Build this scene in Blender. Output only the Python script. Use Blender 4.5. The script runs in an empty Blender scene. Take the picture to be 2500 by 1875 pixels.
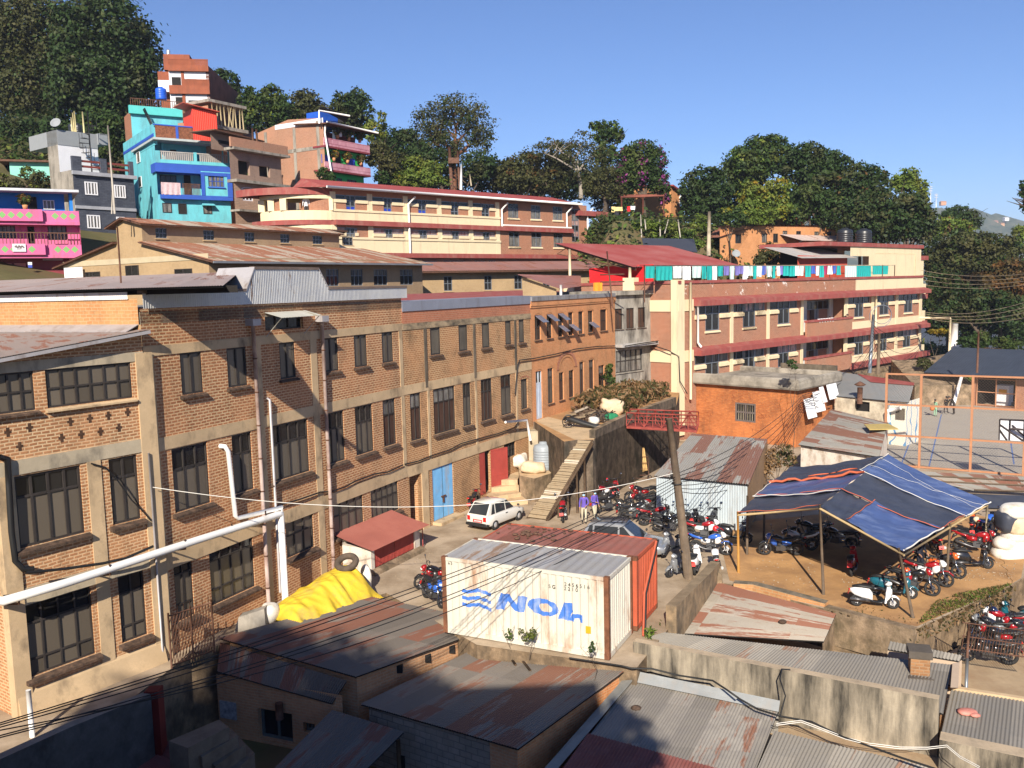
import bpy,math,random
import numpy as np
from mathutils import Vector as VV,Matrix
D=bpy.data
scene=bpy.context.scene
COL=scene.collection
rad=math.radians
def U(z):return VV((0,0,z))
random.seed(7)
NR=np.random.RandomState(11)
PITCH,ROLL,FPX,HC=rad(6.33),rad(-1.37),2150.0,12.0
PW,PH=2500.0,1875.0
_f=VV((0,math.cos(PITCH),-math.sin(PITCH)))
_u=VV((0,math.sin(PITCH),math.cos(PITCH)))
_x=VV((1,0,0))
CR=_x*math.cos(ROLL)+_u*math.sin(ROLL)
CU=-_x*math.sin(ROLL)+_u*math.cos(ROLL)
CP=U(HC)
cam=D.objects.new("camera",D.cameras.new("camera"))
COL.objects.link(cam)
cam.data.sensor_width=36.0
cam.data.lens=FPX/PW*36.0
cam.data.clip_start=0.05
cam.data.clip_end=9000.0
cam.matrix_world=Matrix(((CR.x,CU.x,-_f.x,0),(CR.y,CU.y,-_f.y,0),(CR.z,CU.z,-_f.z,HC),(0,0,0,1)))
scene.camera=cam
SUN_EL,SUN_AZ=rad(31.0),rad(186.5)
world=D.worlds.new("World")
scene.world=world
world.use_nodes=True
wn=world.node_tree.nodes
sky=wn.new("ShaderNodeTexSky")
sky.sky_type='NISHITA'
sky.sun_disc=False
sky.sun_elevation=SUN_EL
sky.sun_rotation=SUN_AZ
sky.altitude=1400.0
sky.air_density=1.0
sky.dust_density=0.3
sky.ozone_density=4.5
wn["Background"].inputs[1].default_value=0.068
_g=wn.new("ShaderNodeMix");_g.data_type='RGBA';_g.blend_type='MULTIPLY';_g.inputs[0].default_value=1.0
_g.inputs[7].default_value=(.81,.945,1.18,1)
world.node_tree.links.new(sky.outputs[0],_g.inputs[6]);world.node_tree.links.new(_g.outputs[2],wn["Background"].inputs[0])
sun=D.objects.new("sun",D.lights.new("sun",'SUN'))
COL.objects.link(sun)
sun.data.energy=5.0
sun.data.angle=rad(0.5)
sun.data.color=(1.0,0.90,0.76)
SUNV=VV((math.sin(SUN_AZ)*math.cos(SUN_EL),math.cos(SUN_AZ)*math.cos(SUN_EL),math.sin(SUN_EL)))
sun.rotation_euler=SUNV.to_track_quat('Z','Y').to_euler()
scene.view_settings.view_transform='Standard'
scene.view_settings.look='None'
scene.view_settings.gamma=1.0
scene.view_settings.exposure=0.75
scene.cycles.max_bounces=6
scene.cycles.diffuse_bounces=3
scene.cycles.glossy_bounces=2
scene.cycles.transparent_max_bounces=8
TS=700.0/2212.0
TILE=dict(a=(0,0),b=(600,150),c=(1200,200),d=(1800,250),e=(0,450),f=(600,550),g=(1200,550),h=(1800,700),i=(0,900),j=(600,1000),k=(1200,950),l=(1800,1050),m=(0,1350),n=(600,1350),o=(1200,1350),p=(1800,1350))
def X(t,a,b):
 o=TILE[t]
 return(o[0]+a*TS,o[1]+b*TS)
def ray(t,a,b):
 px,py=X(t,a,b)
 d=CR*((px-PW/2)/FPX)-CU*((py-PH/2)/FPX)+_f
 return d/d.y
def atz(t,a,b,h=0.0):
 d=ray(t,a,b)
 return CP+d*((h-HC)/d.z)
def aty(t,a,b,Y):
 return CP+ray(t,a,b)*Y
class Fac:
 def __init__(s,p0,az):
  s.p0=VV((p0[0],p0[1],0));s.az=az
  s.t=VV((math.sin(az),math.cos(az),0))
  n=VV((math.cos(az),-math.sin(az),0))
  s.n=n if n.dot(U(0)-s.p0)>0 else-n
 def pt(s,u,z,d=0.0):
  return s.p0+s.t*u+s.n*d+U(z)
 def px(s,t,a,b):
  r=ray(t,a,b)
  v=CP+r*(s.n.dot(s.p0-CP)/s.n.dot(r))
  return v
 def uz(s,t,a,b):
  v=s.px(t,a,b)
  return((v-s.p0).dot(s.t),v.z)
 def rect(s,w):
  u0,z1=s.uz(w[0],w[1],w[2]);u1,z0=s.uz(w[0],w[3],w[4])
  return[min(u0,u1),max(u0,u1),z0,z1]
class MB:
 def __init__(s):s.v=[];s.f=[];s.m=[];s.uv={};s.sm=set()
 def V(s,*ps):
  i=len(s.v);s.v.extend(tuple(p)for p in ps);return list(range(i,i+len(ps)))
 def face(s,ps,m=0,uv=None,smooth=False):
  idx=s.V(*ps);s.f.append(idx);s.m.append(m)
  if uv:s.uv[len(s.f)-1]=uv
  if smooth:s.sm.add(len(s.f)-1)
  return s
 def fi(s,idx,m=0,smooth=False,uv=None):
  s.f.append(list(idx));s.m.append(m)
  if uv:s.uv[len(s.f)-1]=uv
  if smooth:s.sm.add(len(s.f)-1)
 def hexa(s,b,t,m=0):
  i=s.V(*b,*t)
  for q in((3,2,1,0),(4,5,6,7),(0,1,5,4),(1,2,6,5),(2,3,7,6),(3,0,4,7)):
   s.fi([i[k]for k in q],m)
  return s
 def box(s,x0,x1,y0,y1,z0,z1,m=0):
  return s.hexa([(x0,y0,z0),(x1,y0,z0),(x1,y1,z0),(x0,y1,z0)],[(x0,y0,z1),(x1,y0,z1),(x1,y1,z1),(x0,y1,z1)],m)
 def fb(s,F,u0,u1,z0,z1,d0,d1,m=0):
  return s.hexa([F.pt(u0,z0,d0),F.pt(u1,z0,d0),F.pt(u1,z0,d1),F.pt(u0,z0,d1)],[F.pt(u0,z1,d0),F.pt(u1,z1,d0),F.pt(u1,z1,d1),F.pt(u0,z1,d1)],m)
 def prism(s,poly,z0,z1,m=0,ms=None):
  n=len(poly)
  lo=s.V(*[(p[0],p[1],z0 if not callable(z0)else z0(p))for p in poly]);hi=s.V(*[(p[0],p[1],z1)for p in poly])
  s.fi(hi,m)
  for k in range(n):
   s.fi([lo[k],lo[(k+1)%n],hi[(k+1)%n],hi[k]],m if ms is None else ms)
  return s
 def slab(s,ps,th,m=0,ms=None):
  ps=[VV(p)for p in ps]
  n=(ps[1]-ps[0]).cross(ps[2]-ps[0]).normalized()
  if n.z<0:n=-n
  k=len(ps)
  hi=s.V(*ps);lo=s.V(*[p-n*th for p in ps])
  s.fi(hi,m);s.fi(lo[::-1],m if ms is None else ms)
  for q in range(k):
   s.fi([lo[q],lo[(q+1)%k],hi[(q+1)%k],hi[q]],m if ms is None else ms)
  return s
 def tube(s,pts,r,n=6,m=0,cap=True,smooth=True):
  pts=[VV(p)for p in pts]
  rs=r if isinstance(r,(list,tuple))else[r]*len(pts)
  rings=[]
  up=None
  for k,p in enumerate(pts):
   d=(pts[min(k+1,len(pts)-1)]-pts[max(k-1,0)])
   d=d.normalized()if d.length>1e-9 else U(1)
   if up is None:up=U(1)if abs(d.z)<.9 else VV((1,0,0))
   a=d.cross(up).normalized();b=a.cross(d).normalized();up=b
   rings.append(s.V(*[p+(a*math.cos(2*math.pi*q/n)+b*math.sin(2*math.pi*q/n))*rs[k]for q in range(n)]))
  for k in range(len(rings)-1):
   for q in range(n):
    s.fi([rings[k][q],rings[k][(q+1)%n],rings[k+1][(q+1)%n],rings[k+1][q]],m,smooth)
  if cap:
   s.fi(rings[0],m);s.fi(rings[-1][::-1],m)
  return s
 def lathe(s,prof,c=(0,0,0),n=16,m=0,axis='z',smooth=True):
  c=VV(c);rings=[]
  for r,h in prof:
   ring=[]
   for q in range(n):
    a=2*math.pi*q/n;x,y=r*math.cos(a),r*math.sin(a)
    ring.append(c+(VV((x,y,h))if axis=='z' else VV((x,h,y))if axis=='y' else VV((h,x,y))))
   rings.append(s.V(*ring))
  for k in range(len(rings)-1):
   for q in range(n):
    s.fi([rings[k][q],rings[k][(q+1)%n],rings[k+1][(q+1)%n],rings[k+1][q]],m,smooth)
  s.fi(rings[0][::-1],m);s.fi(rings[-1],m)
  return s
 def ell(s,c,r,m=0,n=10,k=6,rot=None,pw=1.0):
  c=VV(c);rings=[]
  for a in range(1,k):
   th=math.pi*a/k
   ring=[]
   for q in range(n):
    ph=2*math.pi*q/n
    f=lambda w:math.copysign(abs(w)**pw,w)
    p=VV((r[0]*f(math.sin(th))*f(math.cos(ph)),r[1]*f(math.sin(th))*f(math.sin(ph)),r[2]*f(math.cos(th))))
    ring.append(c+(rot@p if rot else p))
   rings.append(s.V(*ring))
  top,bot=U(r[2]),U(-r[2])
  t,b=s.V(c+(rot@top if rot else top),c+(rot@bot if rot else bot))
  for q in range(n):
   s.fi([t,rings[0][q],rings[0][(q+1)%n]],m,True)
   s.fi([b,rings[-1][(q+1)%n],rings[-1][q]],m,True)
   for a in range(len(rings)-1):
    s.fi([rings[a][q],rings[a+1][q],rings[a+1][(q+1)%n],rings[a][(q+1)%n]],m,True)
  return s
 def loft(s,secs,m=0,n=10,pw=.6,smooth=True):
  rings=[]
  for(x,w,z0,z1)in secs:
   ring=[]
   for q in range(n):
    a=2*math.pi*q/n
    f=lambda t:math.copysign(abs(t)**pw,t)
    ring.append((x,w*f(math.cos(a)),(z0+z1)/2+(z1-z0)/2*f(math.sin(a))))
   rings.append(s.V(*ring))
  for k in range(len(rings)-1):
   for q in range(n):
    s.fi([rings[k][q],rings[k][(q+1)%n],rings[k+1][(q+1)%n],rings[k+1][q]],m,smooth)
  s.fi(rings[0][::-1],m);s.fi(rings[-1],m)
  return s
 def torus(s,c,R,r,m=0,n=18,k=6,axis='y',sq=1.0):
  c=VV(c);rings=[]
  for a in range(n):
   A=2*math.pi*a/n;ring=[]
   for q in range(k):
    B=2*math.pi*q/k
    rr=R+r*math.cos(B);h=r*sq*math.sin(B)
    ring.append(c+(VV((rr*math.cos(A),h,rr*math.sin(A)))if axis=='y' else VV((rr*math.cos(A),rr*math.sin(A),h))))
   rings.append(s.V(*ring))
  for a in range(n):
   for q in range(k):
    s.fi([rings[a][q],rings[a][(q+1)%k],rings[(a+1)%n][(q+1)%k],rings[(a+1)%n][q]],m,True)
  return s
 def corr(s,p00,p10,p01,p11,pitch=.085,amp=.014,m=0,rows=1,sag=0.0,half=None):
  p00,p10,p01,p11=map(VV,(p00,p10,p01,p11))
  L=max((p10-p00).length,(p11-p01).length);H=(p01-p00).length
  nrm=(p10-p00).cross(p01-p00).normalized()
  nw=max(2,int(L/pitch));nc=nw*4
  rings=[]
  for j in range(rows+1):
   b=j/rows;row=[]
   for i in range(nc+1):
    a=i/nc
    p=p00 .lerp(p10,a).lerp(p01 .lerp(p11,a),b)
    o=amp*math.sin(2*math.pi*i/4)if half is None else(amp if(i%4)in(1,2)else-amp)
    row.append(p+nrm*(o-sag*math.sin(math.pi*b)))
   rings.append(s.V(*row))
  for j in range(rows):
   for i in range(nc):
    s.fi([rings[j][i],rings[j][i+1],rings[j+1][i+1],rings[j+1][i]],m,half is None,[(i/nc*L,j/rows*H),((i+1)/nc*L,j/rows*H),((i+1)/nc*L,(j+1)/rows*H),(i/nc*L,(j+1)/rows*H)])
  return s
 def wall(s,F,u0,u1,z0,z1,holes=(),rec=.14,m=0,mr=None,d=0.0):
  us=sorted({u0,u1,*[min(max(h[0],u0),u1)for h in holes],*[min(max(h[1],u0),u1)for h in holes]})
  zs=sorted({z0,z1,*[min(max(h[2],z0),z1)for h in holes],*[min(max(h[3],z0),z1)for h in holes]})
  for a,b in zip(us,us[1:]):
   for c,e in zip(zs,zs[1:]):
    if b-a<1e-5 or e-c<1e-5:continue
    cu,cz=(a+b)/2,(c+e)/2
    if any(h[0]<cu<h[1]and h[2]<cz<h[3]for h in holes):continue
    s.face([F.pt(a,c,d),F.pt(b,c,d),F.pt(b,e,d),F.pt(a,e,d)],m)
  mr=m if mr is None else mr
  for h in holes:
   a,b,c,e=h[:4]
   for q in(((a,c),(a,e)),((b,e),(b,c)),((a,e),(b,e)),((b,c),(a,c))):
    (ua,za),(ub,zb)=q
    s.face([F.pt(ua,za,d),F.pt(ub,zb,d),F.pt(ub,zb,d-rec),F.pt(ua,za,d-rec)],mr)
  return s
 def bd(s,name,mats,parent=None,local=False):
  me=D.meshes.new(name)
  me.from_pydata(s.v,[],s.f)
  mats=mats if isinstance(mats,(list,tuple))else[mats]
  for q in mats:me.materials.append(q)
  nf=len(s.f)
  if nf:
   me.polygons.foreach_set("material_index",s.m)
   if s.sm:
    me.polygons.foreach_set("use_smooth",[k in s.sm for k in range(nf)])
   uvl=me.uv_layers.new(name="uv")
   buf=np.zeros((len(me.loops),2),np.float32)
   V=np.array(s.v,np.float64)
   k=0
   for fi,f in enumerate(s.f):
    L=len(f)
    if fi in s.uv:
     buf[k:k+L]=s.uv[fi]
    else:
     P=V[f]
     n=np.cross(P[1]-P[0],P[2]-P[0])if L==3 else np.cross(P[2]-P[0],P[3%L]-P[1])
     ln=np.linalg.norm(n)
     n=n/ln if ln>1e-12 else np.array([0,0,1.])
     if abs(n[2])>.8:
      buf[k:k+L]=P[:,:2]
     else:
      h=math.hypot(n[0],n[1]);tx,ty=-n[1]/h,n[0]/h
      buf[k:k+L,0]=P[:,0]*tx+P[:,1]*ty
      buf[k:k+L,1]=P[:,2]/max(.3,h)
    k+=L
   uvl.data.foreach_set("uv",buf.ravel())
  me.update()
  o=D.objects.new(name,me)
  COL.objects.link(o)
  attach(o,parent,local)
  return o
def attach(o,parent,local=False):
 if parent is not None:
  o.parent=parent
  if not local and parent.type=='EMPTY':
   o.matrix_parent_inverse=parent.matrix_basis.inverted()
def tag(o,label=None,cat=None,group=None,kind=None):
 if label:o["label"]=label
 if cat:o["category"]=cat
 if group:o["group"]=group
 if kind:o["kind"]=kind
 return o
def TH(name,label,cat,loc=(0,0,0),rz=0.0,group=None):
 o=D.objects.new(name,None);COL.objects.link(o)
 o.empty_display_size=.3
 o.location=loc;o.rotation_euler=(0,0,rz)
 return tag(o,label,cat,group)
def tree_copy(src,loc,rz,label,group=None,rx=None):
 r=src.copy();COL.objects.link(r);r.location=loc;r.rotation_euler=(rx or 0,0,rz);r["label"]=label
 if group:r["group"]=group
 for ch in list(src.children):
  c=ch.copy();COL.objects.link(c);c.parent=r
  for gch in list(ch.children):
   e=gch.copy();COL.objects.link(e);e.parent=c
 return r
ORD="zero first second third fourth fifth sixth seventh eighth ninth tenth eleventh twelfth thirteenth fourteenth fifteenth sixteenth seventeenth eighteenth nineteenth twentieth".split()
def text_mesh(name,body,size,mat,parent,M4,th=.002,local=False):
 cu=D.curves.new(name,'FONT');cu.body=body;cu.size=size;cu.extrude=th
 ob=D.objects.new(name+"_src",cu)
 me=D.meshes.new_from_object(ob)
 D.objects.remove(ob);D.curves.remove(cu)
 me.transform(M4);me.materials.clear();me.materials.append(mat)
 o=D.objects.new(name,me);COL.objects.link(o);attach(o,parent,local)
 return o
def newmat(name):
 m=D.materials.new(name);m.use_nodes=True
 nt=m.node_tree;b=nt.nodes["Principled BSDF"]
 return m,nt,b
def nd(nt,typ,**kw):
 n=nt.nodes.new(typ)
 for k,v in kw.items():
  if hasattr(n,k):setattr(n,k,v)
  else:n.inputs[k.replace("_"," ")].default_value=v
 return n
def rgba(c):return(c[0],c[1],c[2],1)
def mixc(nt,fac,a,b,mode='MIX'):
 n=nt.nodes.new("ShaderNodeMix");n.data_type='RGBA';n.blend_type=mode
 for sock,val in((n.inputs[0],fac),(n.inputs[6],a),(n.inputs[7],b)):
  if isinstance(val,bpy.types.NodeSocket):nt.links.new(val,sock)
  elif isinstance(val,(int,float)):sock.default_value=val if sock.type=='VALUE' else(val,val,val,1)
  else:sock.default_value=rgba(val)
 return n.outputs[2]
def noise(nt,scale,detail=4,rough=.6,vec=None,mapscale=None):
 n=nd(nt,"ShaderNodeTexNoise");n.inputs["Scale"].default_value=scale
 n.inputs["Detail"].default_value=detail;n.inputs["Roughness"].default_value=rough
 if vec is None:vec=nd(nt,"ShaderNodeTexCoord").outputs["Object"]
 if mapscale:
  mp=nd(nt,"ShaderNodeMapping");mp.inputs["Scale"].default_value=mapscale
  nt.links.new(vec,mp.inputs[0]);vec=mp.outputs[0]
 nt.links.new(vec,n.inputs["Vector"])
 return n.outputs["Fac"]
def ramp(nt,fac,a,b,lo=0.0,hi=1.0):
 n=nd(nt,"ShaderNodeMapRange");n.inputs[1].default_value=a;n.inputs[2].default_value=b
 n.inputs[3].default_value=lo;n.inputs[4].default_value=hi
 nt.links.new(fac,n.inputs[0]);return n.outputs[0]
def bumpn(nt,h,strength,dist=.02):
 n=nd(nt,"ShaderNodeBump");n.inputs["Strength"].default_value=strength;n.inputs["Distance"].default_value=dist
 nt.links.new(h,n.inputs["Height"]);return n.outputs[0]
MC={}
def M(name,col,rough=.8,metal=0.0,var=.18,vs=1.2,stain=None,st=.0,sts=(2.5,2.5,.35),bump=0.0,bs=30,spec=.3,coat=0.0):
 if name in MC:return MC[name]
 m,nt,b=newmat(name)
 c=tuple(col)
 lo=tuple(x*(1-var)for x in c);hi=tuple(min(1,x*(1+var))for x in c)
 out=mixc(nt,ramp(nt,noise(nt,vs),.3,.7),lo,hi)
 out=mixc(nt,ramp(nt,noise(nt,vs*14,3),.35,.75,0,.5),out,tuple(x*(1-var*.9)for x in c))
 if stain is not None and st>0:
  s1=ramp(nt,noise(nt,1.0,6,.65,mapscale=sts),.62-st*.35,.8-st*.2)
  out=mixc(nt,s1,out,stain)
 nt.links.new(out,b.inputs["Base Color"])
 b.inputs["Roughness"].default_value=rough;b.inputs["Metallic"].default_value=metal
 b.inputs["Specular IOR Level"].default_value=spec
 b.inputs["Coat Weight"].default_value=coat
 if bump:nt.links.new(bumpn(nt,noise(nt,bs,5,.7),bump,.03),b.inputs["Normal"])
 MC[name]=m;return m
def flat(name,col,rough=.5,metal=0.0,spec=.5,coat=0.0):
 if name in MC:return MC[name]
 m,nt,b=newmat(name)
 b.inputs["Base Color"].default_value=rgba(col);b.inputs["Roughness"].default_value=rough
 b.inputs["Metallic"].default_value=metal;b.inputs["Specular IOR Level"].default_value=spec;b.inputs["Coat Weight"].default_value=coat
 MC[name]=m;return m
def brick(name,c1,c2,mort,w=.25,h=.1,ms=.018,dirt=(.08,.055,.035),da=.4,ds=(1.2,1.2,.5),bump=.5,patch=None,pa=.5):
 if name in MC:return MC[name]
 m,nt,b=newmat(name)
 uv=nd(nt,"ShaderNodeTexCoord").outputs["UV"]
 wob=nd(nt,"ShaderNodeVectorMath",operation='MULTIPLY_ADD')
 nz=nd(nt,"ShaderNodeTexNoise");nz.inputs["Scale"].default_value=1.7;nt.links.new(uv,nz.inputs["Vector"])
 nt.links.new(nz.outputs["Color"],wob.inputs[0]);wob.inputs[1].default_value=(.05,.05,0);nt.links.new(uv,wob.inputs[2])
 br=nd(nt,"ShaderNodeTexBrick");nt.links.new(wob.outputs[0],br.inputs["Vector"])
 br.inputs["Color1"].default_value=rgba(c1);br.inputs["Color2"].default_value=rgba(c2);br.inputs["Mortar"].default_value=rgba(mort)
 br.inputs["Scale"].default_value=1;br.inputs["Mortar Size"].default_value=ms;br.inputs["Mortar Smooth"].default_value=.35
 br.inputs["Bias"].default_value=-.15;br.inputs["Brick Width"].default_value=w;br.inputs["Row Height"].default_value=h
 out=br.outputs["Color"]
 dark=tuple(x*.62 for x in c1)
 out=mixc(nt,ramp(nt,noise(nt,5.5,3,.6),.5,.75,0,.45),out,dark)
 out=mixc(nt,ramp(nt,noise(nt,.5,4),.38,.7,0,.5),out,tuple(min(1,x*1.3)for x in c2))
 if patch:out=mixc(nt,ramp(nt,noise(nt,.8,8,.75),.66-.12*pa,.70-.12*pa),out,patch)
 out=mixc(nt,ramp(nt,noise(nt,1.0,7,.7,mapscale=ds),.5,.8,0,da),out,dirt)
 nt.links.new(out,b.inputs["Base Color"]);b.inputs["Roughness"].default_value=.9;b.inputs["Specular IOR Level"].default_value=.15
 inv=nd(nt,"ShaderNodeMath",operation='SUBTRACT');inv.inputs[0].default_value=1;nt.links.new(br.outputs["Fac"],inv.inputs[1])
 add=nd(nt,"ShaderNodeMath",operation='MULTIPLY_ADD');nt.links.new(noise(nt,25,4),add.inputs[0]);add.inputs[1].default_value=.6
 nt.links.new(inv.outputs[0],add.inputs[2])
 nt.links.new(bumpn(nt,add.outputs[0],bump,.02),b.inputs["Normal"])
 MC[name]=m;return m
def shm(name,base,rust=(.17,.06,.03),ra=.3,tint=(.1,.12,.16),rough=.55,metal=.25,var=.35,sw=.82,sl=2.4,line=True,lum=1.0):
 if name in MC:return MC[name]
 m,nt,b=newmat(name)
 uv=nd(nt,"ShaderNodeTexCoord").outputs["UV"]
 br=nd(nt,"ShaderNodeTexBrick");nt.links.new(uv,br.inputs["Vector"]);br.offset=.37;br.offset_frequency=1
 rot=nd(nt,"ShaderNodeMapping");rot.inputs["Rotation"].default_value=(0,0,rad(90));nt.links.new(uv,rot.inputs[0]);nt.links.new(rot.outputs[0],br.inputs["Vector"])
 br.inputs["Color1"].default_value=(0,0,0,1);br.inputs["Color2"].default_value=(1,1,1,1);br.inputs["Mortar"].default_value=(.5,.5,.5,1)
 br.inputs["Scale"].default_value=1;br.inputs["Mortar Size"].default_value=.0;br.inputs["Brick Width"].default_value=sl;br.inputs["Row Height"].default_value=sw
 sep=nd(nt,"ShaderNodeSeparateColor");nt.links.new(br.outputs["Color"],sep.inputs[0]);rnd=sep.outputs[0]
 lo=tuple(x*(1-var)for x in base);hi=tuple(min(1,x*(1+var))for x in base)
 out=mixc(nt,rnd,lo,hi)
 out=mixc(nt,ramp(nt,noise(nt,1.4,5,.6,vec=uv),.4,.7,0,.6),out,tint)
 streak=noise(nt,1,7,.72,vec=uv,mapscale=(2.6,.35,1))
 ad=nd(nt,"ShaderNodeMath",operation='MULTIPLY_ADD');nt.links.new(rnd,ad.inputs[0]);ad.inputs[1].default_value=.32;nt.links.new(streak,ad.inputs[2])
 out=mixc(nt,ramp(nt,ad.outputs[0],.92-ra*.6,1.0-ra*.6,0,.95),out,rust)
 out=mixc(nt,ramp(nt,noise(nt,9,5,.7,vec=uv),.55,.8,0,.5),out,tuple(x*.45 for x in base))
 nt.links.new(out,b.inputs["Base Color"]);b.inputs["Roughness"].default_value=rough;b.inputs["Metallic"].default_value=metal
 nt.links.new(bumpn(nt,noise(nt,12,4,.6,vec=uv),.15,.02),b.inputs["Normal"])
 MC[name]=m;return m
def foliage(name,c1,c2,c3=None,trans=.25,f3=.25):
 if name in MC:return MC[name]
 m,nt,b=newmat(name)
 g=nd(nt,"ShaderNodeNewGeometry")
 out=mixc(nt,g.outputs["Random Per Island"],c1,c2)
 if c3:out=mixc(nt,ramp(nt,noise(nt,.35,3),.56-f3*.3,.72-f3*.3),out,c3)
 out=mixc(nt,ramp(nt,noise(nt,.9,3),.4,.7,0,.55),out,tuple(x*.55 for x in c1))
 nt.links.new(out,b.inputs["Base Color"]);b.inputs["Roughness"].default_value=.6;b.inputs["Specular IOR Level"].default_value=.25
 tr=nd(nt,"ShaderNodeBsdfTranslucent");nt.links.new(out,tr.inputs["Color"])
 mx=nd(nt,"ShaderNodeMixShader");mx.inputs[0].default_value=trans
 nt.links.new(b.outputs[0],mx.inputs[1]);nt.links.new(tr.outputs[0],mx.inputs[2])
 nt.links.new(mx.outputs[0],nt.nodes["Material Output"].inputs["Surface"])
 MC[name]=m;return m
def glass(name,col=(.02,.025,.03),rough=.08,var=.5):
 if name in MC:return MC[name]
 m,nt,b=newmat(name)
 g=nd(nt,"ShaderNodeNewGeometry")
 out=mixc(nt,g.outputs["Random Per Island"],tuple(x*(1-var)for x in col),tuple(x*(1+var)for x in col))
 nt.links.new(out,b.inputs["Base Color"]);b.inputs["Roughness"].default_value=rough;b.inputs["Specular IOR Level"].default_value=.5
 MC[name]=m;return m
m_dirt=M("yard_concrete",(.47,.375,.27),.95,0,.13,.35,(.25,.185,.12),.62,(.5,.5,.5),.4,14,.1)
m_soil=M("dry_soil",(.50,.29,.13),.95,0,.22,.5,(.30,.17,.085),.6,(.7,.7,.7),.4,12,.1)
m_hillsoil=M("hill_soil",(.12,.11,.05),.95,0,.3,.15,(.16,.1,.06),.5,(.2,.2,.2),.3,3,.1)
m_brB=brick("factory_brick",(.31,.125,.058),(.45,.205,.097),(.62,.44,.26),.26,.105,.024,(.13,.085,.05),.66)
m_brA=brick("factory_brick_tan",(.34,.155,.072),(.48,.24,.115),(.63,.45,.27),.26,.1,.023,(.13,.09,.055),.68)
m_brC=brick("factory_brick_stained",(.30,.14,.065),(.42,.21,.1),(.55,.39,.22),.24,.1,.022,(.09,.065,.04),.85,(1.0,1.0,.9))
m_brRed=brick("red_brick_course",(.38,.13,.075),(.45,.18,.1),(.40,.24,.16),.26,.1,.016,(.15,.08,.05),.3)
m_brO=brick("orange_brick",(.46,.215,.09),(.52,.27,.12),(.47,.33,.18),.27,.11,.016,(.24,.12,.05),.5)
m_brD=brick("orange_red_brick",(.52,.20,.08),(.62,.27,.12),(.52,.32,.17),.24,.085,.016,(.14,.08,.04),.5)
m_conc=M("band_concrete",(.55,.405,.245),.9,0,.14,1.1,(.20,.15,.10),.28,(1.2,1.2,.7),.15,30,.15)
m_concg=M("band_concrete_grey",(.46,.39,.28),.9,0,.16,1.1,(.17,.15,.12),.4,(1.2,1.2,.7),.15,30,.15)
m_concd=M("band_concrete_dark",(.16,.13,.095),.9,0,.3,1.5,(.07,.06,.05),.5,(2,2,.5),.2,25,.1)
m_sill=M("sill_brick_dark",(.13,.085,.06),.95,0,.45,3,(.045,.035,.03),.6,(6,6,3),.6,14,.1)
m_frame=M("window_frame_dark",(.045,.038,.034),.6,0,.3,2)
m_pane=glass("dusty_pane",(.115,.096,.073),.3,.3)
mpd=glass("dark_pane",(.018,.018,.018),.12)
mpw=M("curtained_pane",(.22,.21,.19),.25,0,.35,2.5,(.03,.03,.03),.6,(5,5,.4),0,1,.5)
m_board=M("brown_board",(.085,.043,.028),.7,0,.25,1.2,(.05,.03,.02),.4)
m_shut=M("grey_shutter",(.125,.108,.083),.75,0,.2,1.5,(.07,.06,.05),.4)
m_zincw=shm("zinc_cladding",(.60,.60,.58),(.25,.16,.1),.12,(.46,.48,.52),.45,.35,.1)
m_roofbrown=shm("brown_grey_roof",(.42,.33,.29),(.26,.12,.075),.25,(.36,.31,.3),.8,.0,.12)
m_roofrusty=shm("rust_streaked_roof",(.42,.35,.27),(.26,.10,.05),.62,(.34,.29,.23),.75,0,.15,.8,8)
m_flash=M("zinc_flashing",(.45,.43,.43),.5,.3,.15,1.2,(.25,.2,.17),.3)
mri=M("rusty_iron",(.14,.07,.045),.8,.1,.4,4)
m_pipe=M("drain_pipe",(.46,.36,.32),.7,0,.2,1.5,(.2,.11,.08),.5,(2,2,1.2))
m_white=M("white_pvc",(.80,.79,.76),.4,0,.04,2,(.55,.5,.42),.12,(1,1,1))
m_black=flat("black_rubber",(.018,.017,.017),.6)
m_cable=flat("cable_black",(.012,.012,.012),.6)
m_blue=M("blue_door_paint",(.17,.42,.72),.5,0,.12,3,(.35,.3,.25),.3,(3,3,.5))
m_reddoor=M("red_door_paint",(.38,.065,.052),.5,0,.15,2,(.3,.06,.05),.3)
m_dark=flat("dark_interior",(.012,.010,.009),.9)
m_beamdirt=M("cable_stain",(.06,.045,.033),.9)
mcr=M("cream_paint",(.72,.61,.40),.75,0,.05,.8,(.55,.45,.3),.22,(2,2,.3))
mrt=M("red_trim_paint",(.30,.075,.065),.75,0,.15,1.5,(.33,.15,.12),.4,(1.5,1.5,.6))
m_redroof=M("red_roof_paint",(.29,.062,.055),.6,.0,.1,.5,(.36,.09,.08),.4,(.6,.6,.6))
m_greyc=M("grey_concrete",(.33,.30,.255),.9,0,.18,.9,(.13,.12,.10),.5,(1.6,1.6,.5),.25,20,.15)
m_stone=None
FA=Fac((-14.26,24.24),rad(34.6))
FB=Fac((-11.90,27.67),rad(25.0))
uC=FB.uz('j',1250,530)[0]
FC=Fac(FB.pt(uC,0),rad(29.0))
uD0=FC.uz('f',2195,730)[0];uD1=FC.uz('g',950,530)[0]
FE=Fac(FC.pt(uD1,0),rad(45.9))
uE1=FE.uz('g',1225,540)[0]
FF=Fac(FE.pt(uE1,0),rad(-44.1))
uG=FF.uz('g',1425,420)[0]
FG=Fac(FF.pt(uG,0),rad(45.9))
uG1=FG.uz('d',1430,1420)[0]
def sstep(x):x=min(1,max(0,x));return x*x*(3-2*x)
def vnoise(x,y):
 return(math.sin(x*.13+1.3)*math.cos(y*.11-.7)+.5*math.sin(x*.31-y*.27)+.25*math.sin(x*.71+y*.63+2))/1.75
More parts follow.
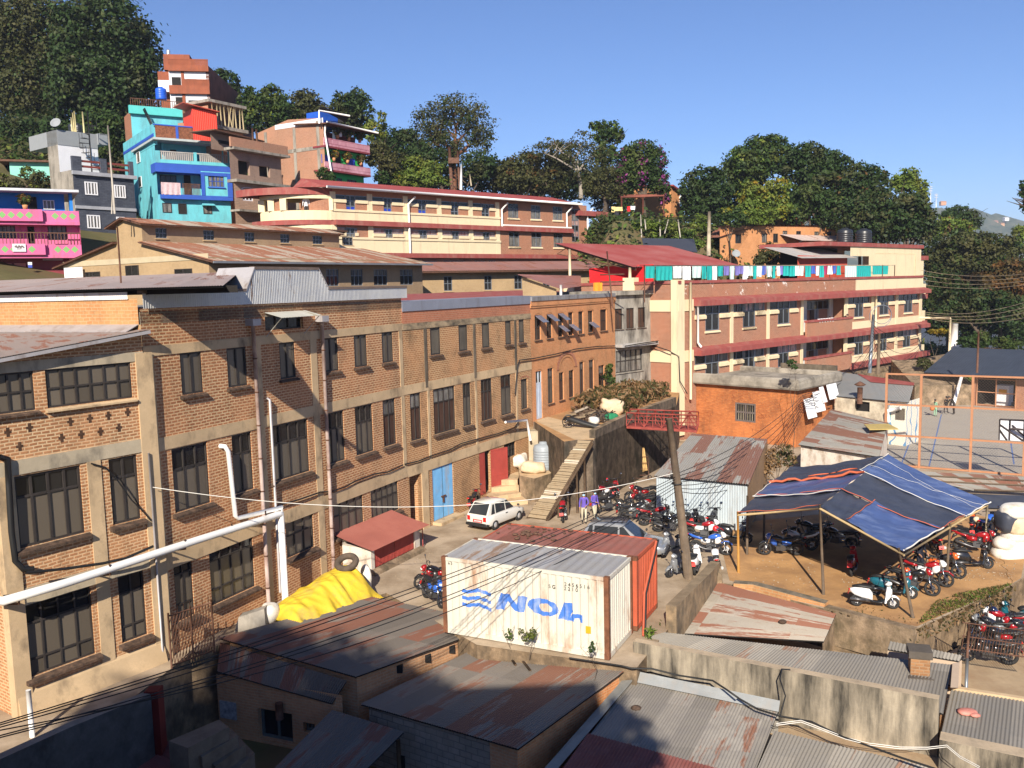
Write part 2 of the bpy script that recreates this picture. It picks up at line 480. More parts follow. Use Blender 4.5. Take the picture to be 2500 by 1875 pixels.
def hgt(x,y):
 p=VV((x,y,0))
 sB=(p-FC.p0).dot(FC.n);sG=(p-FG.p0).dot(FG.n)
 h1=max(0,min(31,(-sB-12)*.45));h1*=sstep((45-x)/30)if x>15 else 1
 h2=max(0,min(19,(-sG-9)*1.25))*sstep((62-x)/26)*sstep((x-2)/10)
 h=max(h1,h2)
 dist=math.hypot(x,y)
 if dist>260:h=h*sstep((900-dist)/640)-60*sstep((dist-260)/700)
 if x>70:h-=min(60,(x-70)*.35)*sstep((y-60)/60)
 h+=vnoise(x,y)*.5*min(1,h/6 if h>0 else.0)
 if h<.5 and y<140 and x<75 and y>5:h=min(h,0)-.35
 if y<46 and sB>-2:h=-2.9
 return h
gx=sorted(set(list(np.arange(-140,200,4.0))+[-6000,-3000,-1500,-800,-500,-350,-250,-190,240,300,400,600,1000,1800,3200,6000]))
gy=sorted(set(list(np.arange(-40,260,4.0))+[-6000,-2500,-900,-300,-120,-70,300,380,500,700,1000,1500,2400,4000,7000]))
mb=MB()
ids=[[mb.V((x,y,hgt(x,y)))[0]for x in gx]for y in gy]
for j in range(len(gy)-1):
 for i in range(len(gx)-1):
  mb.fi([ids[j][i],ids[j][i+1],ids[j+1][i+1],ids[j+1][i]],0,True)
tag(mb.bd("hillside_ground",m_hillsoil),"dry brown and green hillside rising behind the buildings","hillside",kind="structure")
zl=-1.3
yard=[(-34,12),(-34,62),(-2,70),(13,66.5),(49,102),(90,100),(90,48),(46,45.5),(31,40)]
yard+=[tuple(atz('l',2190,1150)[:2]),tuple(atz('l',2120,1195)[:2]),tuple(atz('l',1395,1530)[:2]),tuple(atz('l',700,1385)[:2]),tuple(atz('l',30,1205)[:2]),tuple(atz('o',1700,215)[:2]),tuple(atz('o',1385,560)[:2]),(3.7,26.5),(-1.4,28.6),(-5.2,33.9),(-11.0,28.4),(-13,18),(-16,10)]
mb=MB();mb.prism(yard[::-1],-4.0,0.0,0,1)
tag(mb.bd("yard",[m_dirt,M("rubble_wall_brown",(.26,.185,.115),.95,0,.5,2.5,(.09,.07,.05),.5,(1.5,1.5,.8),.9,6,.1)]),"dusty beige concrete yard beside the brick factory","yard",kind="structure")
soil=[atz('l',-60,1160,.004),atz('l',690,1370,.004),atz('l',1385,1515,.004),atz('l',2110,1190,.004),atz('l',2190,1140,.004),atz('l',2260,760,.004),atz('l',1500,560,.004),atz('l',150,700,.004),atz('k',1750,1120,.004)]
mb=MB();mb.face(soil)
tag(mb.bd("parking_soil",m_soil),"orange dry soil of the motorcycle parking under the blue tarpaulin","soil",kind="structure")
court=[atz('h',1150,1330,.008),atz('h',1170,1140,.008),atz('h',1330,1010,.008),atz('h',1400,905,.008),atz('h',1800,900,.008),atz('h',2400,960,.008),atz('h',2500,1480,.008),atz('h',1795,1440,.008)]
m_court=M("court_concrete",(.40,.36,.30),.9,0,.12,.4,(.30,.27,.23),.4,(.4,.4,.4))
mb=MB();mb.face(court)
tag(mb.bd("sports_court",m_court),"grey concrete sports court behind the wire fence","court",kind="structure")
m_blueline=flat("blue_court_paint",(.10,.17,.36),.8)
mb=MB()
for a,b in(((1375,1080),(1265,1370)),((1575,985),(1480,1385)),((2110,1200),(2135,1370))):
 p,q=atz('h',*a,.012),atz('h',*b,.012);w=(q-p).normalized().cross(U(1))*.045
 mb.face([p-w,q-w,q+w,p+w])
tag(mb.bd("court_markings",m_blueline),"blue painted court lines","markings",kind="structure")
low=[(6.0,20),(60,20),(60,46),(31,40),tuple(atz('l',2120,1215)[:2]),tuple(atz('l',1395,1560)[:2]),tuple(atz('l',700,1420)[:2]),tuple(atz('o',1720,240)[:2]),(5.5,24)]
mb=MB();mb.prism(low,-4.0,zl)
tag(mb.bd("lower_yard",M("lower_yard_ground",(.43,.32,.20),.95,0,.18,.4,(.30,.2,.12),.6,(.7,.7,.7),.35,15,.1)),"lower dusty yard in front of the earth bank","yard",kind="structure")
def wnd(par,F,r,cols=2,rows=(1.0,),rec=.14,fm=None,pm=None,sill=None,fw=.055,d0=0.0,sillm=None,name="window",sd=.2,sh=.17):
 """frame object with one pane child (all panes of the window) and a sill child"""
 fm=fm or m_frame;u0,u1,z0,z1=r;sd*=.66;sh*=.72
 mb=MB();dd=d0-rec
 ff=fw
 mb.fb(F,u0,u0+ff,z0,z1,dd-.02,dd+.05);mb.fb(F,u1-ff,u1,z0,z1,dd-.02,dd+.05)
 mb.fb(F,u0+ff,u1-ff,z1-ff,z1,dd-.02,dd+.05);mb.fb(F,u0+ff,u1-ff,z0,z0+ff,dd-.02,dd+.05)
 H=z1-z0;zz=z1;zr=[]
 for k,q in enumerate(rows):
  nz=zz-H*q;zr.append((nz,zz));zz=nz
  if k<len(rows)-1:mb.fb(F,u0+ff,u1-ff,nz-ff*.5,nz+ff*.5,dd-.015,dd+.044)
 cw=(u1-u0)/cols
 for k in range(1,cols):
  mb.fb(F,u0+cw*k-ff*.5,u0+cw*k+ff*.5,z0+ff,z1-ff,dd-.012,dd+.046)
 w=mb.bd(name,fm,par)
 pms=pm if isinstance(pm,(list,tuple))else[pm or m_pane]
 uniq=list(dict.fromkeys(pms));pb=MB()
 for k,(a,b)in enumerate(zr):
  for c in range(cols):
   mm=pms[min(k,len(pms)-1)]
   j=random.uniform(-.004,.004)
   pb.face([F.pt(u0+cw*c,a,dd+j),F.pt(u0+cw*(c+1),a,dd-j),F.pt(u0+cw*(c+1),b,dd-j),F.pt(u0+cw*c,b,dd+j)],uniq.index(mm))
 pb.bd("pane",uniq,w)
 if sill:
  sb=MB();e=.13 if sill is True else sill
  sb.hexa([F.pt(u0-e,z0-sh,d0-.02),F.pt(u1+e,z0-sh,d0-.02),F.pt(u1+e,z0-sh,d0+sd),F.pt(u0-e,z0-sh,d0+sd)],[F.pt(u0-e,z0-.01,d0-.02),F.pt(u1+e,z0-.01,d0-.02),F.pt(u1+e,z0-sh*.55,d0+sd),F.pt(u0-e,z0-sh*.55,d0+sd)])
  sb.bd("sill",sillm or m_sill,w)
 return w
def sep(name,mat,par,F,items):
 for it in items:
  q=MB();q.fb(F,*it);q.bd(name,mat,par)
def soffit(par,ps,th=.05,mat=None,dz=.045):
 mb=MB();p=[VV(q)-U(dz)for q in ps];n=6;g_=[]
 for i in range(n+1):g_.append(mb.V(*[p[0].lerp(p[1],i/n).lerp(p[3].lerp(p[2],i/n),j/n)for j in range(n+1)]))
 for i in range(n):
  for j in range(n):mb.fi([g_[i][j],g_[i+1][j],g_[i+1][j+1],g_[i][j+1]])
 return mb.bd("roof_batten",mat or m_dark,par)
def rwr(F,ws,snap=True):
 rs=[F.rect(w)for w in ws]
 if snap:
  z0=sum(r[2]for r in rs)/len(rs);z1=sum(r[3]for r in rs)/len(rs)
  for r in rs:r[2],r[3]=z0,z1
 return rs
fac=TH("brick_factory","long three storey brown brick factory with dark windows and zinc clad parapet","factory",FB.pt(0,0))
uA0=FA.uz('m',150,1330)[0];uA1=FA.uz('i',1150,600)[0]
A_up=rwr(FA,[('i',-150,55,278,325),('i',345,8,1025,215)])
A_mid=rwr(FA,[('i',105,850,660,1270),('i',835,690,1090,1150)])
A_low=rwr(FA,[('m',180,420,740,780),('m',905,180,1140,620)])
zAr1=FA.uz('e',1070,1135)[1];uAr1=uA1;uAx,zAx=FA.uz('e',0,1340)
slopeA=(zAr1-zAx)/(uAr1-uAx)
zAl=zAr1-slopeA*(uAr1-uA0)
mb=MB()
ztA=A_up[0][3]+.12
mb.wall(FA,uA0,uA1,-.3,ztA,A_up+A_mid+A_low,.11)
mb.face([FA.pt(uA0,ztA),FA.pt(uA1,ztA),FA.pt(uA1,zAr1),FA.pt(uA0,max(ztA,zAl))])
FAe=Fac(FA.pt(uA0,0),rad(34.6-90))
mb.face([FAe.pt(0,-.3),FAe.pt(-9 if FAe.t.x>0 else 9,-.3),FAe.pt(-9 if FAe.t.x>0 else 9,ztA),FAe.pt(0,ztA)])
mb.bd("bay_wall",m_brA,fac)
zb0=FA.uz('i',1110,640)[1];zb1=FA.uz('i',1100,540)[1]
sep("concrete_band",m_concg,fac,FA,[(uA0,uA1,zb0,zb1,-.03,.03),(uA0,uA1,A_low[0][3]+.003,A_low[0][3]+.5,-.03,.025),(uA0,uA1,A_up[0][3]+.005,A_up[0][3]+.3,-.03,.022)])
uq=FA.uz('i',740,1000)[0]
sep("pilaster",m_conc,fac,FA,[(uq-.22,uq+.22,0,zb0-.002,-.03,.036),(uA0-.05,uA0+.42,-.3,zb0-.002,-.3,.06),(uA1-.28,uA1+.30,-.3,FA.uz('e',1090,1300)[1],-.03,.05)])
mb=MB();mb.hexa([FA.pt(uA0,-.3,-.02),FA.pt(uA1,-.3,-.02),FA.pt(uA1,-.3,.3),FA.pt(uA0,-.3,.3)],[FA.pt(uA0,.75,-.02),FA.pt(uA1,.75,-.02),FA.pt(uA1,.62,.06),FA.pt(uA0,.62,.06)])
mb.bd("plinth",m_conc,fac)
for r,c in zip(A_up,(4,6)):wnd(fac,FA,r,c,(.5,.5),.08,sill=.08,sillm=m_sill if c==4 else m_conc)
for r,c in zip(A_mid,(4,2)):wnd(fac,FA,r,c,(.3,.7),.10,pm=[mpd,m_pane],sill=True,fw=.07,sd=.28,sh=.22)
for r,c in zip(A_low,(4,2)):wnd(fac,FA,r,c,(.27,.5,.23),.10,pm=[mpd,m_pane,mpw if c==9 else m_pane],sill=True,sd=.3,sh=.24)
mb=MB()
for a,b in((60,490),(228,455),(543,410),(693,385),(836,362),(985,335),(152,600),(476,535),(627,508),(775,485),(918,455)):
 u,z=FA.uz('i',a,b)
 mb=MB();mb.fb(FA,u-.10,u+.10,z-.04,z+.04,-.02,.004);mb.fb(FA,u-.045,u+.045,z-.13,z+.13,-.02,.006)
 mb.bd("vent_cross",M("vent_shadow_brick",(.085,.045,.027),.95,0,.5,6),fac)
uO=FB.uz('e',1065,1000)[0]
FO=Fac(FB.pt(uO,0),rad(25.0-90))
sgn=1 if FO.t.x<0 else-1
def zroofA(u):return zAr1+.05-slopeA*(uA1-u)
mb=MB()
eL=FA.pt(uA0-6,zroofA(uA0-6),.35);eR=FA.pt(uA1+.1,zroofA(uA1+.1),.35)
bz=FO.uz('e',530,1125)[1]
bR=FO.pt(0,bz,.02);bL=FO.pt(sgn*22,bz,.02)
mb.corr(eL+U(0),eR,bL,bR,.09,.012)
mb.bd("bay_roof",shm("lean_to_roof_sheet",(.24,.19,.165),(.2,.085,.05),.35,(.21,.175,.16),.7,0,.1),fac)
mb=MB();mb.slab([eL-U(.03),eR-U(.03),eR+FA.n*-.5-U(.04),eL+FA.n*-.5-U(.04)],.10)
mb.bd("roof_edge",m_flash,fac)
B_up=rwr(FB,[('e',1385,1300,1570,1600),('e',1745,1260,1910,1545),('f',255,905,388,1165),('f',595,880,718,1115),('f',832,850,940,1090),('f',1047,832,1140,1055)])
B_mid=rwr(FB,[('i',1320,610,1625,1010),('i',1785,520,1960,910),('j',185,125,495,470),('j',615,40,770,390),('j',840,-12,990,325),('j',1055,-62,1165,275)])
B_low1=rwr(FB,[('m',1335,65,1505,470),('m',1610,-20,1970,255)])
B_low2=rwr(FB,[('j',305,860,530,1040),('j',675,720,912,890),('j',962,625,1182,780)])
B_aw=[FB.rect(('f',145,690,445,790))]
door_dark=FB.rect(('j',1262,515,1345,850));door_dark[2]=.05
uB0=FB.uz('i',1130,300)[0]
ztB=FB.uz('f',1220,560)[1]
mb=MB()
holesB=B_up+B_mid+B_low1+B_low2+B_aw
mb.wall(FB,uB0,uC,-.3,ztB,holesB,.11)
mb.bd("facade_wall",m_brB,fac)
mb=MB()
zu0=(FB.uz('f',60,925)[1]+FB.uz('f',1220,810)[1])/2;zu1=(FB.uz('f',60,868)[1]+FB.uz('f',1220,750)[1])/2
zm0=(FB.uz('i',1230,620)[1]+FB.uz('f',1220,1322)[1])/2;zm1=(FB.uz('i',1230,530)[1]+FB.uz('f',1220,1245)[1])/2
zw0=(FB.uz('j',680,725)[1]+FB.uz('j',1240,530)[1])/2;zw1=(FB.uz('j',680,640)[1]+FB.uz('j',1240,435)[1])/2
sep("concrete_band",m_conc,fac,FB,[(uB0,uC,a,b,-.03,.03)for a,b in((zu0,zu1),(zm0,zm1),(zw0,zw1))])
for t,a,b,w in(('e',1135,1400,.26),('f',95,1100,.17),('f',527,1100,.2),('f',1197,1000,.14)):
 u=FB.uz(t,a,b)[0]
 for z0,z1 in((-.3,zw0),(zw1,zm0),(zm1,zu0)):
  if t=='f' and a==1197 and z0<0:continue
  sep("pilaster",m_conc,fac,FB,[(u-w,u+w,z0+.002,z1-.002,-.03,.024)])
for r in B_up:wnd(fac,FB,r,2,(1.0,),.07,sill=.1,fw=.065)
for r,c in zip(B_mid[:5],(3,2,4,3,3)):wnd(fac,FB,r,c,(.33,.67),.09,pm=[mpd,m_pane],sill=True,sd=.26,sh=.2)
wnd(fac,FB,B_mid[5],2,(.32,.68),.09,pm=[mpw,m_board],sill=True,sd=.24,sh=.2)
for r,c in zip(B_low1,(2,4)):wnd(fac,FB,r,c,(.24,.5,.26),.09,pm=[mpd,m_pane,m_pane],sill=True,sd=.3,sh=.22)
for r,c in zip(B_low2,(3,4,5)):wnd(fac,FB,r,c,(.42,.58),.09,pm=[m_pane],sill=True,sd=.34,sh=.22)
w=wnd(fac,FB,B_aw[0],3,(1.0,),.17,pm=[mpd],sill=False)
r=B_aw[0]
mb=MB();mb.corr(FB.pt(r[0]-.05,r[3]+.08,.02),FB.pt(r[1]+.12,r[3]+.08,.02),FB.pt(r[0]-.05,r[3]-.12,.85),FB.pt(r[1]+.12,r[3]-.12,.85),.09,.014)
for u in(r[0],r[1]):mb.tube([FB.pt(u,r[3]-.13,.8),FB.pt(u,r[2]-.25,.0)],.015,5)
mb.bd("awning",shm("awning_sheet",(.48,.47,.42),(.25,.2,.1),.3,(.4,.42,.36),.6,.2,.1),fac)
zp0=(FB.uz('e',1090,965)[1]+FB.uz('f',1220,557)[1])/2
zpl=(FB.uz('e',1090,850)[1]+FB.uz('f',1225,478)[1])/2
zph=(FB.uz('e',1945,655)[1]+FB.uz('f',540,345)[1])/2
ua,ub,uc_,ud=FB.uz('e',1880,820)[0],FB.uz('e',1942,655)[0],FB.uz('f',545,345)[0],FB.uz('f',620,478)[0]
uPl,uPr=FB.uz('e',1083,900)[0],FB.uz('f',1228,510)[0]
mb=MB()
def ptop(u):
 if u<=ua or u>=ud:return zpl
 if u<ub:return zpl+(zph-zpl)*(u-ua)/(ub-ua)
 if u>uc_:return zph+(zpl-zph)*(u-uc_)/(ud-uc_)
 return zph
npx=int((uPr-uPl)/.022);prev=None
for i in range(npx+1):
 u=uPl+(uPr-uPl)*i/npx;o=.10+.018*math.sin(i*math.pi/2.2)
 cur=mb.V(FB.pt(u,zp0,o),FB.pt(u,ptop(u),o))
 if prev:mb.fi([prev[0],cur[0],cur[1],prev[1]],0,True,[(u-.02,zp0),(u,zp0),(u,ptop(u)),(u-.02,ptop(u))])
 prev=cur
mb.bd("parapet_cladding",m_zincw,fac)
mb=MB()
capm=M("parapet_capping",(.20,.15,.125),.8,.1,.25,2)
for(u0,z0),(u1,z1)in(((uPl,zpl),(ua,zpl)),((ub,zph),(uc_,zph)),((ud,zpl),(uPr,zpl))):
 mb=MB();mb.hexa([FB.pt(u0,z0,-.12),FB.pt(u1,z1,-.12),FB.pt(u1,z1,.135),FB.pt(u0,z0,.135)],[FB.pt(u0,z0+.10,-.12),FB.pt(u1,z1+.10,-.12),FB.pt(u1,z1+.10,.135),FB.pt(u0,z0+.10,.135)])
 mb.bd("parapet_capping",capm,fac)
mb=MB()
for(u0,z0),(u1,z1)in(((ua,zpl),(ub,zph)),((uc_,zph),(ud,zpl))):
 mb=MB();mb.hexa([FB.pt(u0,z0,-1.6),FB.pt(u1,z1,-1.6),FB.pt(u1,z1,.135),FB.pt(u0,z0,.135)],[FB.pt(u0,z0+.08,-1.6),FB.pt(u1,z1+.08,-1.6),FB.pt(u1,z1+.08,.135),FB.pt(u0,z0+.08,.135)])
 mb.bd("parapet_flashing",m_flash,fac)
mb=MB();mb.prism([FB.pt(uB0,0)[:2],FB.pt(uC,0)[:2],FB.pt(uC,0,-16)[:2],FB.pt(uB0,0,-16)[:2]],zp0-.5,zp0-.1)
mb.bd("flat_roof",m_greyc,fac)
zO1=FO.uz('e',530,893)[1];zO2=FO.uz('e',530,842)[1]
mb=MB()
mb.face([FO.pt(0,bz-1),FO.pt(sgn*30,bz-1),FO.pt(sgn*30,zO1),FO.pt(0,zO1)])
mb.face([FO.pt(0,-.3,-.02),FO.pt(sgn*30,-.3,-.02),FO.pt(sgn*30,bz,-.02),FO.pt(0,bz,-.02)])
mb.bd("end_wall",m_brO,fac)
mb=MB()
mb.corr(FO.pt(sgn*30,zO1-.02,.05),FO.pt(sgn*.35,zO1-.02,.05),FO.pt(sgn*30,zO2,.05),FO.pt(sgn*.35,zO2,.05),.09,.012)
mb.bd("end_cladding",M("white_cladding",(.78,.72,.68),.6,.1,.08,1.5,(.55,.42,.36),.3),fac)
mb=MB()
ez=FO.uz('e',530,815)[1];ur=FO.uz('e',1778,805)[0];q0=FO.pt(sgn*30,ez,.3);q1=FO.pt(ur,ez,.3)
FO2=Fac(FO.pt(0,0,-7.5),FO.az)
zrg=(FO2 .uz('e',530,715)[1]+FO2 .uz('e',1400,700)[1])/2
up=-FO.n*7.8+U(zrg-ez)
q1b=FO.pt(FO2 .uz('e',1850,692)[0],ez,.3)+up
mb.corr(q0,q1,q0+up,q1b,.11,.014)
mb.bd("ridge_roof",m_roofbrown,fac)
soffit(fac,[q0,q1,q1b,q0+up],dz=.06)
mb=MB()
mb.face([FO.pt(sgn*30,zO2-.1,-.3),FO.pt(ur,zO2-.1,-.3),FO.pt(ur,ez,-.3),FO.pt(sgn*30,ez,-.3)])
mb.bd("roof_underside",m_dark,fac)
mb=MB();a0,a1=FO.pt(sgn*30,bz+.02,.03),FO.pt(0,bz+.02,.03)
mb.slab([a0+U(.16),a1+U(.16),a1+FO.n*.5-U(.05),a0+FO.n*.5-U(.05)],.02)
mb.bd("roof_flashing",m_flash,fac)
C_up=rwr(FC,[('f',1420,790,1503,1000),('f',1640,768,1712,960),('f',1820,748,1882,940),('f',2000,730,2048,915),('f',2105,718,2148,900)])
C_mid=rwr(FC,[('f',1265,1310,1358,1650),('f',1445,1275,1620,1575),('f',1672,1225,1742,1535),('f',1812,1190,1905,1485),('f',1965,1155,2050,1445)])
C_arc=FC.rect(('f',2122,1190,2178,1410))
doorB=FC.rect(('j',1437,460,1610,775));doorB[2]=.15
doorR=FC.rect(('j',1800,340,1893,560));doorR[2]=.45
winR=FC.rect(('j',1992,268,2083,350))
ztC=FC.uz('f',1220,640)[1]
mb=MB()
mb.wall(FC,0,uD0,-.3,ztC,C_up+C_mid+[C_arc,doorB,doorR,winR,[.12,1.05,.0,zw0]],.17)
mb.bd("far_wall",m_brC,fac)
zc0=(FC.uz('f',1230,1312)[1]+FC.uz('f',2195,1110)[1])/2;zc1=(FC.uz('f',1230,1242)[1]+FC.uz('f',2195,1050)[1])/2
zl0=(FC.uz('j',1260,515)[1]+FC.uz('j',2080,243)[1])/2;zl1=(FC.uz('j',1260,440)[1]+FC.uz('j',2080,170)[1])/2
zt0=(FC.uz('f',1225,798)[1]+FC.uz('f',2190,728)[1])/2;zt1=(FC.uz('f',1225,758)[1]+FC.uz('f',2190,682)[1])/2
mb=MB()
sep("concrete_band",m_conc,fac,FC,[(0,uD0,zc0,zc1,-.03,.03),(0,uD0,zl0,zl1,-.03,.03)])
mb=MB();mb.fb(FC,0,uD0,zt0,zt1,-.03,.035)
mb.bd("stained_band",M("stained_band_concrete",(.42,.32,.2),.9,0,.2,1,(.09,.075,.055),.62,(1.2,1.2,2.2)),fac)
mb=MB();mb.fb(FC,0,uD0,zt1+.003,ztC,-.02,.012);mb.bd("brick_course",m_brRed,fac)
mb=MB();zcap=FC.uz('f',1220,665)[1]
mb.fb(FC,0,uD0,zcap,zcap+.48,.015,.06);mb.slab([FC.pt(0,zcap+.48,.06),FC.pt(uD0,zcap+.48,.06),FC.pt(uD0,zcap+.50,-1.2),FC.pt(0,zcap+.5,-1.2)],.02)
mb.bd("roof_fascia",M("blue_grey_fascia",(.26,.28,.34),.5,.2,.12,1,(.2,.2,.22),.3),fac)
mb=MB()
for t,a,b in(('f',1385,1000),('f',1762,950),('f',2078,900)):
 u=FC.uz(t,a,b)[0];sep("dark_pilaster",m_concd,fac,FC,[(u-.11,u+.11,zc1-.3,zt0-.002,-.02,.045)])
mb=MB()
for t,a,b in(('f',1410,1400),('f',1775,1300),('f',2088,1250)):
 u=FC.uz(t,a,b)[0];sep("pilaster",m_conc,fac,FC,[(u-.1,u+.1,zl1,zc0-.002,-.02,.026)])
u=FC.uz('j',1385,700)[0];sep("pilaster",m_conc,fac,FC,[(u-.28,u+.28,-.3,zl0-.003,-.02,.05)])
for r in C_up:wnd(fac,FC,r,1,(1.0,),.06,pm=[m_shut],sill=.15,fw=.07)
for r,c,p in zip(C_mid,(2,4,2,3,2),(m_board,m_board,m_shut,m_board,m_shut)):wnd(fac,FC,r,c,(.3,.7),.08,pm=[mpw if random.random()<.4 else mpd,p],sill=True,sd=.24)
wnd(fac,FC,C_arc,2,(1.0,),.12,pm=[m_shut],sill=True)
mb=MB();u0,u1,z0,z1=C_arc;n=8
for k in range(n):
 a,b=math.pi*k/n,math.pi*(k+1)/n;uc=(u0+u1)/2;R1=(u1-u0)/2+.02
 pt=lambda t,R:FC.pt(uc-R*math.cos(t),z1-.02+R*.35*math.sin(t),.02)
 mb.face([pt(a,R1),pt(b,R1),pt(b,R1+.16),pt(a,R1+.16)])
mb.bd("brick_arch",m_brRed,fac)
mb=MB();du=(doorB[1]-doorB[0])/2
for k in(0,1):
 a=doorB[0]+du*k+.02
 mb.corr(FC.pt(a,doorB[2],-.05),FC.pt(a+du-.04,doorB[2],-.05),FC.pt(a,doorB[3]-.03,-.05),FC.pt(a+du-.04,doorB[3]-.03,-.05),.1,.015)
do=mb.bd("door",m_blue,fac);do["label"]="pale blue corrugated double door"
mb=MB();uc=doorB[0]+du;mb.fb(FC,uc-.18,uc+.2,1.25,1.31,-.04,.03);mb.fb(FC,uc-.05,uc+.05,.95,1.25,-.04,.02);mb.bd("bolt",mri,do)
mb=MB();mb.fb(FC,doorB[0]-.1,doorB[1]+.1,-.1,.15,-.02,.55);mb.bd("door_step",m_conc,fac)
mb=MB()
mb.fb(FC,doorR[0],doorR[0]+(doorR[1]-doorR[0])*.52,doorR[2],doorR[3],-.06,-.02)
d1=mb.bd("door",m_reddoor,fac);d1["label"]="closed red door leaf"
mb=MB();hx,hy=FC.pt(doorR[1],0,.0),FC.pt(doorR[1],0,.0)+(FC.n*.35+FC.t*.95).normalized()*1.25
dn=(hy-hx).normalized();dk=VV((dn.y,-dn.x,0))
def leaf(s0,s1,z0,z1,t):
 a=hx+dn*s0;b=hx+dn*s1
 mb.hexa([a-dk*t+U(z0),b-dk*t+U(z0),b+dk*t+U(z0),a+dk*t+U(z0)],[a-dk*t+U(z1),b-dk*t+U(z1),b+dk*t+U(z1),a+dk*t+U(z1)])
zt=doorR[3]
leaf(0,1.25,.45,zt,.02)
for z in(.45,1.3,zt-.09):leaf(.02,1.23,z,z+.08,.035)
leaf(0,.09,.45,zt,.03);leaf(1.16,1.25,.45,zt,.03)
d2=mb.bd("door",m_reddoor,fac);d2["label"]="open red door leaf"
wnd(fac,FC,winR,4,(.5,.5),.12,pm=[m_dark],fw=.03)
mb=MB()
mb.face([FC.pt(.12,-.05,-1.5),FC.pt(1.05,-.05,-1.5),FC.pt(1.05,zw0,-1.5),FC.pt(.12,zw0,-1.5)])
for u in(.12,1.05):mb.face([FC.pt(u,-.05,0),FC.pt(u,-.05,-1.5),FC.pt(u,zw0,-1.5),FC.pt(u,zw0,0)])
mb.face([FC.pt(doorR[0],.2,-.5),FC.pt(doorR[1],.2,-.5),FC.pt(doorR[1],zt,-.5),FC.pt(doorR[0],zt,-.5)],1)
mb.bd("doorway_recess",[m_brA,m_dark],fac)
mb=MB();mb.prism([FC.pt(0,0)[:2],FC.pt(uD0,0)[:2],FC.pt(uD0,0,-12)[:2],FC.pt(0,0,-12)[:2]],ztC-.5,ztC-.15)
mb.bd("flat_roof",m_greyc,fac)
for(t,a,b),(t2,a2,b2),hop in((('f',28,770),('j',155,1540),1),(('f',562,740),('j',655,1250),1),(('i',2060,240),('j',245,1430),0)):
 u,z=FB.uz(t,a,b);u2,z2=FB.uz(t2,a2,b2);u=(u+u2)/2
 mb=MB()
 if hop:
  mb.tube([FB.pt(u,.15,.16),FB.pt(u,z,.16)],.075,8)
  mb.fb(FB,u-.22,u+.22,z-.02,z+.22,.0,.36,1)
  for q in range(8):mb.lathe([(.09,0),(.09,.05)],FB.pt(u,.8+q*1.25,.16),8,2)
 else:
  mb.tube([FB.pt(u,.4,.14),FB.pt(u,z,.14),FB.pt(u,z+.05,.02)],.05,8,1)
 mb.bd("drain_pipe",[m_pipe,m_flash,mri],fac)
uA=FA.uz('m',1215,400)[0]
mb=MB();mb.tube([FA.pt(uA,.1,.1),FA.pt(uA,FA.uz('i',1125,650)[1],.1)],.035,8);mb.bd("drain_pipe",m_flash,fac)
zD=3.55
hd=TH("arched_brick_house","two storey orange red brick house with arched windows and a pale blue door","house",FC.pt(uD0+.1,zD))
D_up=rwr(FC,[('g',333,700,383,885),('g',425,690,470,870),('g',512,680,553,860),('g',592,670,632,848),('g',670,662,710,832),('g',745,655,785,822),('g',838,652,890,805)])
D_lo=rwr(FC,[('g',432,1108,480,1368),('g',678,1055,716,1300),('g',752,1040,792,1278)])
D_md=rwr(FC,[('g',520,1140,560,1342),('g',596,1120,638,1322)])
D_r=FC.rect(('g',825,1085,872,1252))
D_door=FC.rect(('g',340,1130,396,1485))
zD=D_door[2]
ztD=(FC.uz('g',300,592)[1]+FC.uz('g',945,545)[1])/2
mb=MB();mb.wall(FC,uD0+.02,uD1,-.4,ztD,D_up+D_lo+D_md+[D_r,D_door],.16)
mb.face([FC.pt(uD0+.02,8,0),FC.pt(uD0+.02,ztD,0),FC.pt(uD0+.02,ztD,-9),FC.pt(uD0+.02,8,-9)])
mb.bd("wall",m_brD,hd)
mb=MB();mb.fb(FC,uD0-.02,uD1,ztD-.42,ztD-.30,-.02,.05);mb.fb(FC,uD0-.02,uD1,ztD-.30,ztD,-.02,.09);mb.bd("cornice",m_brD,hd)
mb=MB();mb.fb(FC,uD0-.02,uD1,ztD+.002,ztD+.26,-.02,.14);mb.fb(FC,uD0,uD1,ztD+.1,ztD+.2,-9,-.02);mb.bd("roof_capping",M("grey_capping",(.27,.27,.28),.7,.1,.2,1,(.15,.13,.12),.4),hd)
def act(F,r,par,mat,d=.02,name="brick_arch",th=.16,rise=.3):
 u0,u1,z0,z1=r;uc,R1=(u0+u1)/2,(u1-u0)/2
 q=MB();n=8
 pt=lambda t,R:F.pt(uc-R*math.cos(t),z1+R*rise*math.sin(t)-R1*.05,d)
 for k in range(n):
  a,b=math.pi*k/n,math.pi*(k+1)/n
  q.face([pt(a,R1+.01),pt(b,R1+.01),pt(b,R1+th),pt(a,R1+th)])
 return q.bd(name,mat,par)
m_glassb=M("bluish_glass",(.16,.18,.24),.12,0,.3,3,(.25,.2,.2),.2,(3,3,3),0,1,.6)
for k,r in enumerate(D_up):
 w=wnd(hd,FC,r,1 if k==6 else 2,(.5,.5),.13,pm=[m_board if k in(3,4,6)else mpd],sill=.1,fw=.05,sd=.12,sh=.12)
 act(FC,r,hd,m_brD)
 for j in range({0:1,1:1,2:2,3:1,5:1}.get(k,0)):
  u0,u1,z0,z1=r;H=(z1-z0)*(.46 if j==0 and k!=5 else.42)
  zt=z1-.02 if(j==0 and k not in(3,5))else z0+(z1-z0)*.48
  q=MB();a=.95
  A0,A1=FC.pt(u0+.03,zt,.03),FC.pt(u1-.03,zt,.03)
  off=FC.n*(H*math.sin(a))+VV((0,0,-H*math.cos(a)))
  q.slab([A0,A1,A1+off,A0+off],.025)
  s_=q.bd("open_sash",m_glassb,w)
